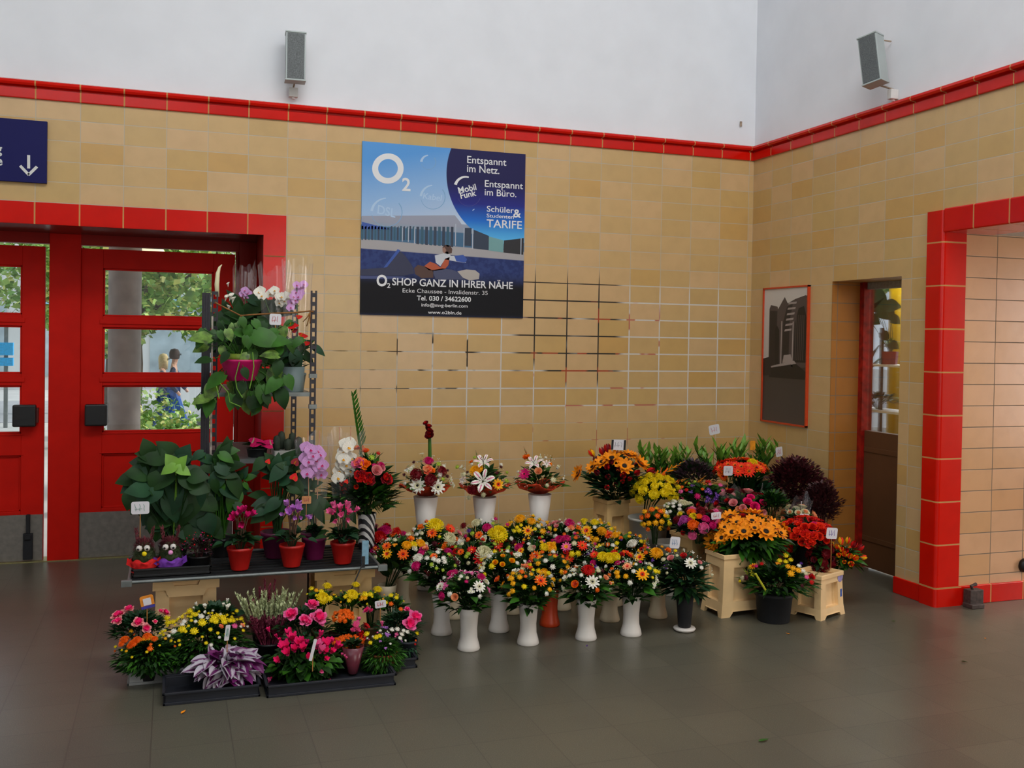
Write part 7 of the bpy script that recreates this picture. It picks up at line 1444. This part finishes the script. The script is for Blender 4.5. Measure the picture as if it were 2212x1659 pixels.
m_tl = [mat('pale_green_tree_leaf', rgb(150, 180, 90), .6, 0, .3, 3), mat('tree_leaf', rgb(104, 146, 62), .6, 0, .3, 3), mat('yellow_tree_leaf', rgb(206, 208, 120), .6, 0, .3, 3)]  # three leaf tones, picked at random per leaf
def tree(name, label, x, y, z, r, rz, n, L, seed, trunk=True, cat='tree', group=None):
    t = thing(name, label, cat, (x, y, -.1), group); rnd = random.Random(seed); b = MB()
    for k in range(n):
        d = unit(np.array([rnd.gauss(0, 1), rnd.gauss(0, 1), rnd.gauss(0, 1)]))*rnd.uniform(.25, 1.0)**.5; p = d*np.array([r, r, rz])*(1+.2*math.sin(d[0]*7+seed)+.15*math.sin(d[2]*9))+np.array([0, 0, z+.1]); l = L*rnd.uniform(.6, 1.3); V = np.array([(0, 0, 0), (.5, -.35, .05), (1, 0, 0), (.5, .35, .05)])*l
        b.add(V @ frame(unit((rnd.gauss(0, 1), rnd.gauss(0, 1), rnd.gauss(0, .7))), (rnd.gauss(0, 1), rnd.gauss(0, 1), 1)).T + p, [(0, 1, 2, 3)], rnd.choice((0, 0, 1, 1, 2)))
    foliage(t, b, m_tl)
    if trunk:
        b = MB(); b.tube([(0, 0, 0), (.05, 0, z*.5), (0, .05, z+.5)], [.14, .11, .06], 8)
        for k in range(5): a = k*1.3; b.tube([(0, 0, z*.7), (r*.5*math.cos(a), r*.5*math.sin(a), z+.3), (r*.8*math.cos(a), r*.8*math.sin(a), z+.8)], [.05, .03, .01], 5)
        b.build('trunk', mat('bark', rgb(84, 70, 56), .9, 0, .2, 12), t)
    return t
tree('street_tree', 'leafy street tree outside, right of the concrete column', float(G(270, 700, 8.6)[0])+.1, 8.6, 2.45, 2.0, 1.25, 12000, .12, 3, group='')
tree('street_tree', 'leafy street tree seen through the left hall door', -9.0, 9.5, 2.9, 1.7, 1.25, 7000, .13, 5, group='')
tree('street_tree', 'street tree furthest off, behind the gap of the hall doors', -5.6, 15.0, 3.4, 2.6, 1.6, 6000, .18, 7, group='')
tree('garden_bush', 'light green bush outside below the walking couple', float(G(345, 900, 4.4)[0]), 4.4, .42, .62, .46, 2600, .07, 9, False, 'bush')
# building across the street
b = MB(); m_far = mat('pale_facade', rgb(196, 196, 192), .8, 0, .05, 1); Yb = 24.0
t = thing('shop_building', 'pale building with blue-white shop front across the street', 'building', (-6, Yb, -.1))
b.box(-16, 14, 0, 3, 0, 8); b.build('wall', m_far, t)
for k in range(9):
    x = -14+k*3.0; b = MB(); b.box(x, x+2.2, -.06, .0, .4, 2.4); b.build('shop_window', mat('grey_shop_glass', rgb(150, 164, 168), .2, 0, .15, 2), t)  # window glass in one grey-blue tone
    b = MB(); b.box(x+.1, x+2.0, -.12, -.06, 2.45, 2.75); b.build('fascia', mat('light_blue_fascia', rgb(130, 186, 214), .5, 0, .1, 2), t)
    b = MB(); b.box(x, x+1.4, -.06, .0, 4, 5.8); b.build('window', mat('upper_glass', rgb(110, 124, 128), .2), t)
p = G(12, 765, 12); b = MB(); b.box(-.2, .12, -.05, .05, -.02, .2); b.box(-.2, .12, -.05, .05, -.2, -.06); o = b.build('street_sign', mat('cyan_sign', rgb(30, 160, 220), .5)); o.location = (p[0], 12, p[2]); tag(o, 'light blue sign outside seen through the left hall door', 'sign')
b = MB(); b.box(-.03, .03, -.03, .03, 0, 1.9-.0); o2 = b.build('sign_post', m_galv, o); o2.location = (0, .06, -p[2]-.1)
# white car
p = G(398, 880, 12.5); t = thing('parked_car', 'white car parked outside, seen right of the walking couple', 'car', (float(p[0])+2.0, 12.5, -.1)); b = MB()
b.prism([(-2.1, .3), (-2.1, .75), (-1.9, .85), (-1.1, .92), (-.6, 1.38), (.9, 1.42), (1.5, .98), (2.05, .9), (2.15, .4), (2.1, .3)], -.8, .8); b.build('body', mat('white_car_paint', rgb(232, 232, 234), .3, 0, 0), t, bevel=.06)
b = MB(); b.prism([(-1.0, .93), (-.57, 1.32), (.85, 1.36), (1.35, .98)], -.81, .81); b.build('windows', mat('car_glass', rgb(40, 46, 52), .1), t)
for x in (-1.3, 1.3):
    for y in (-.78, .78): b = MB(); b.lathe([(.05, -.1), (.3, -.1), (.32, 0), (.3, .1), (.05, .1)], 20); b.v = [v @ rotx(PI/2).T + np.array([x, y, .32]) for v in b.v]; b.build('wheel', m_black, t, True)
# walking couple
def person(label, px, py, Y, top, hairc, topc, legc, stride, seed, longhair=False, sun=True):
    q = G(px, py, Y); H = float(q[2])+.1+.12; t = thing('person', label, 'person', (float(q[0]), Y, -.1)); s = H/1.75
    def skin(name, edges, rad, m, par):
        vs = [tuple(c*s for c in v_) for v_ in edges[0]]; me = bpy.data.meshes.new(name); me.from_pydata(vs, edges[1], []); o = bpy.data.objects.new(name, me); C.objects.link(o); o.parent = par; me.materials.append(m)
        sk = o.modifiers.new('s', 'SKIN'); 
        for i, r_ in enumerate(rad): me.skin_vertices[0].data[i].radius = (r_[0]*s, r_[1]*s) if isinstance(r_, tuple) else (r_*s, r_*s)
        me.skin_vertices[0].data[0].use_root = True; sb = o.modifiers.new('b', 'SUBSURF'); sb.levels = 1; sb.render_levels = 1; return o
    d = stride
    V = [(0, 0, .95), (0, 0, 1.15), (0, 0, 1.38), (0, 0, 1.48), (0.02, 0, 1.55), (.03, 0, 1.68), (0, -.19, 1.38), (-.10, -.23, 1.12), (.08, -.24, .92), (.12, -.24, .86), (0, .19, 1.38), (.12, .23, 1.12), (.24, .22, .95), (.28, .22, .90),
         (0, -.09, .92), (.16*d, -.09, .50), (.28*d, -.09, .09), (.40*d, -.09, .05), (0, .09, .92), (-.04*d, .09, .50), (-.30*d, .09, .12), (-.22*d, .09, .05)]
    E = [(0, 1), (1, 2), (2, 3), (3, 4), (4, 5), (2, 6), (6, 7), (7, 8), (8, 9), (2, 10), (10, 11), (11, 12), (12, 13), (0, 14), (14, 15), (15, 16), (16, 17), (0, 18), (18, 19), (19, 20), (20, 21)]
    R_ = [(.11, .15), (.10, .13), (.11, .16), .055, .06, .085, .06, .045, .035, .035, .06, .045, .035, .035, .085, .06, .045, .04, .085, .06, .045, .04]
    skin('body', (V, E), R_, mat('skin_tone', rgb(196, 146, 120), .6), t)
    Vs = V[:3]+[V[6], V[7], V[8], V[10], V[11], V[12]]; skin('shirt', (Vs, [(0, 1), (1, 2), (2, 3), (3, 4), (4, 5), (2, 6), (6, 7), (7, 8)]), [(.125, .165), (.115, .15), (.125, .175), .072, .06, .05, .072, .06, .05], topc, t)
    Vt = [V[0], V[14], V[15], V[16], V[18], V[19], V[20]]; skin('trousers', (Vt, [(0, 1), (1, 2), (2, 3), (0, 4), (4, 5), (5, 6)]), [(.125, .165), .10, .08, .065, .10, .08, .065], legc, t)
    b = MB(); b.lathe([(.001, .13), (.07, .11), (.10, .05), (.102, -.02), (.09, -.08 if not longhair else -.22), (.02, -.09)], 16); b.v = [v*s+np.array([(.03-.022)*s, 0, 1.66*s]) for v in b.v]; b.build('hair', hairc, t, True)
    if sun: b = MB(); b.box(.085, .105, -.065, .065, -.012, .022); b.v = [v*s+np.array([.03*s, 0, 1.665*s]) for v in b.v]; b.build('sunglasses', m_black, t)
    return t
person('blonde person in sunglasses and grey jacket walking past outside, behind the other walker', 352, 783, 10.2, 0, mat('blonde_hair', rgb(206, 180, 130), .8), mat('grey_jacket', rgb(96, 104, 120), .8), mat('blue_jeans', rgb(60, 84, 130), .8), 1.0, 1, True)
person('dark-haired person in navy jacket and jeans walking past outside, in front', 376, 773, 9.8, 0, mat('dark_hair', rgb(60, 44, 36), .8), mat('navy_jacket', rgb(48, 56, 84), .8), mat('bright_blue_jeans', rgb(54, 92, 160), .8), 1.0, 2, False)

# ------------------------------------------------------------------ inside the flower shop
m_wh = mat('white_shelf', rgb(214, 216, 214), .5, 0, .02)
Xs = 1.15
def S(x, y, X=None): return pl(x, y, 0, Xs if X is None else X)
zA, zB = float(S(1905, 787)[2]), float(S(1905, 886)[2]); ya, yb2 = float(S(1990, 800)[1]), float(S(1840, 800)[1])
t = thing('plant_shelf', 'white plant shelf inside the shop, seen through the door pane', 'shelf', (Xs, (ya+yb2)/2, 0)); oo = np.array([-Xs, -(ya+yb2)/2, 0])
for z in (zA, zB): b = MB(); b.box(Xs-.06, Xs+.2, ya, yb2, z-.018, z); b.v = [v+oo for v in b.v]; b.build('board', m_wh, t)
y = float(S(1901, 800)[1]); b = MB(); b.box(Xs+.0, Xs+.02, y-.015, y+.015, 0, float(S(1901, 708)[2])); b.v = [v+oo for v in b.v]; b.build('post', m_rack, t)
p = S(1922, 785, Xs+.05); t = thing('shop_plant', 'round-leaved plant in a dark red square pot on the upper shop shelf', 'potted plant', (Xs+.05, p[1], zA)); k = mpp(p)
b = MB(); b.lathe([(18*k, 0), (21*k, 26*k), (21*k, 28*k), (.001, 25*k)], 4, 0); b.v = [v @ rotz(.785+.7).T for v in b.v]; b.build('pot', mat('dark_red_pot', rgb(120, 10, 40), .4, 0, .05), t)
foliage(t, fol_dome((0, 0, 44*k), 24*k, 22*k, 60, .03, 3, [m_leaf2, m_lime], .6, -.5, (0, 0, 24*k)), [m_leaf2, m_lime])
b = MB()
for x, y, L in ((1912, 672, 44), (1925, 660, 34), (1900, 665, 30), (1932, 690, 24), (1910, 725, 24), (1885, 690, 30), (1895, 640, 40), (1930, 745, 22)):
    c = pl(x, y, 0, Xs+.02)-np.array(t.location); V, F = leafshape(L*k, L*k*.9, .25, 5, .1, True); d = unit(np.array([.2, -.5, -.5+random.uniform(-.4, .6)])); b.add(V @ frame(d, (-.8, -.5, .3)).T + c-d*L*k*.4, F); b.tube([(0, 0, 24*k), c*.6+np.array([0, 0, .02]), c-d*L*k*.4], .0025, 4)
foliage(t, b, [m_leaf3], 'large_leaves')
p = S(1876, 940, Xs); p = S(1895, 878, Xs+.05); t = thing('shop_plant', 'low dark bushy plants on the lower shop shelf', 'potted plant', (Xs+.05, p[1], zB)); foliage(t, fol_dome((0, 0, .08), .20, .09, 260, .05, 5, [m_leaf, m_leaf3], .35, -.3, (0, 0, 0)), [m_leaf, m_leaf3])
p = S(1874, 800, Xs+.02); t = thing('shop_plant', 'sword-leaved plant at the top of the shop door pane', 'potted plant', (Xs+.02, p[1]+.05, zA-.25)); pot(t, .05, .06, .12, mat('brown_pink_pot', rgb(150, 86, 70), .6)); b = MB()
for k2 in range(12):
    a = k2*.55; L = .36+.05*(k2 % 3); V, F = leafshape(L, .035, .35, 5, .3); b.add(V @ frame(unit((math.cos(a)*.6, math.sin(a)*.6, 1.0))).T + np.array([0, 0, .12]), F)
b.add(*[(V @ frame(unit((.0, -.75, .6))).T + np.array([-.05, -.02, .62])) if i == 0 else F for i, (V, F) in enumerate([leafshape(.34, .07, .1, 5, .2)]*2)][:2]) if True else None
foliage(t, b, [m_leaf])
q = pl(1936, 760, 0, 1.9); b = MB(); b.lathe([(.075, 0), (.075, 2.9)], 24); o = b.build('yellow_column', mat('yellow_paint', rgb(226, 186, 10), .4, 0, .03), None, True); o.location = (1.9, q[1], 0); tag(o, 'bright yellow round column inside the flower shop', 'column')
m_frame = mat('shop_window_frame', rgb(200, 202, 200), .5)
b = MB(); b.box(1.0, 4.0, 3.2, 3.25, .5, .56); b.box(2.2, 2.26, 3.2, 3.25, .5, 2.9); struct(b.build('window_1', m_frame))
b = MB(); b.box(3.95, 4.0, PY+.1, 3.2, .5, .56); b.box(3.95, 4.0, .8, .86, .5, 2.9); struct(b.build('window_2', m_frame))
tree('street_tree', 'pale green tree outside the far window of the flower shop', 6.6, 5.2, 3.3, 1.6, 1.2, 2600, .14, 19, group='')
# keep leaves off empty group tags
for o in bpy.data.objects:
    if 'group' in o and not o['group']: del o['group']
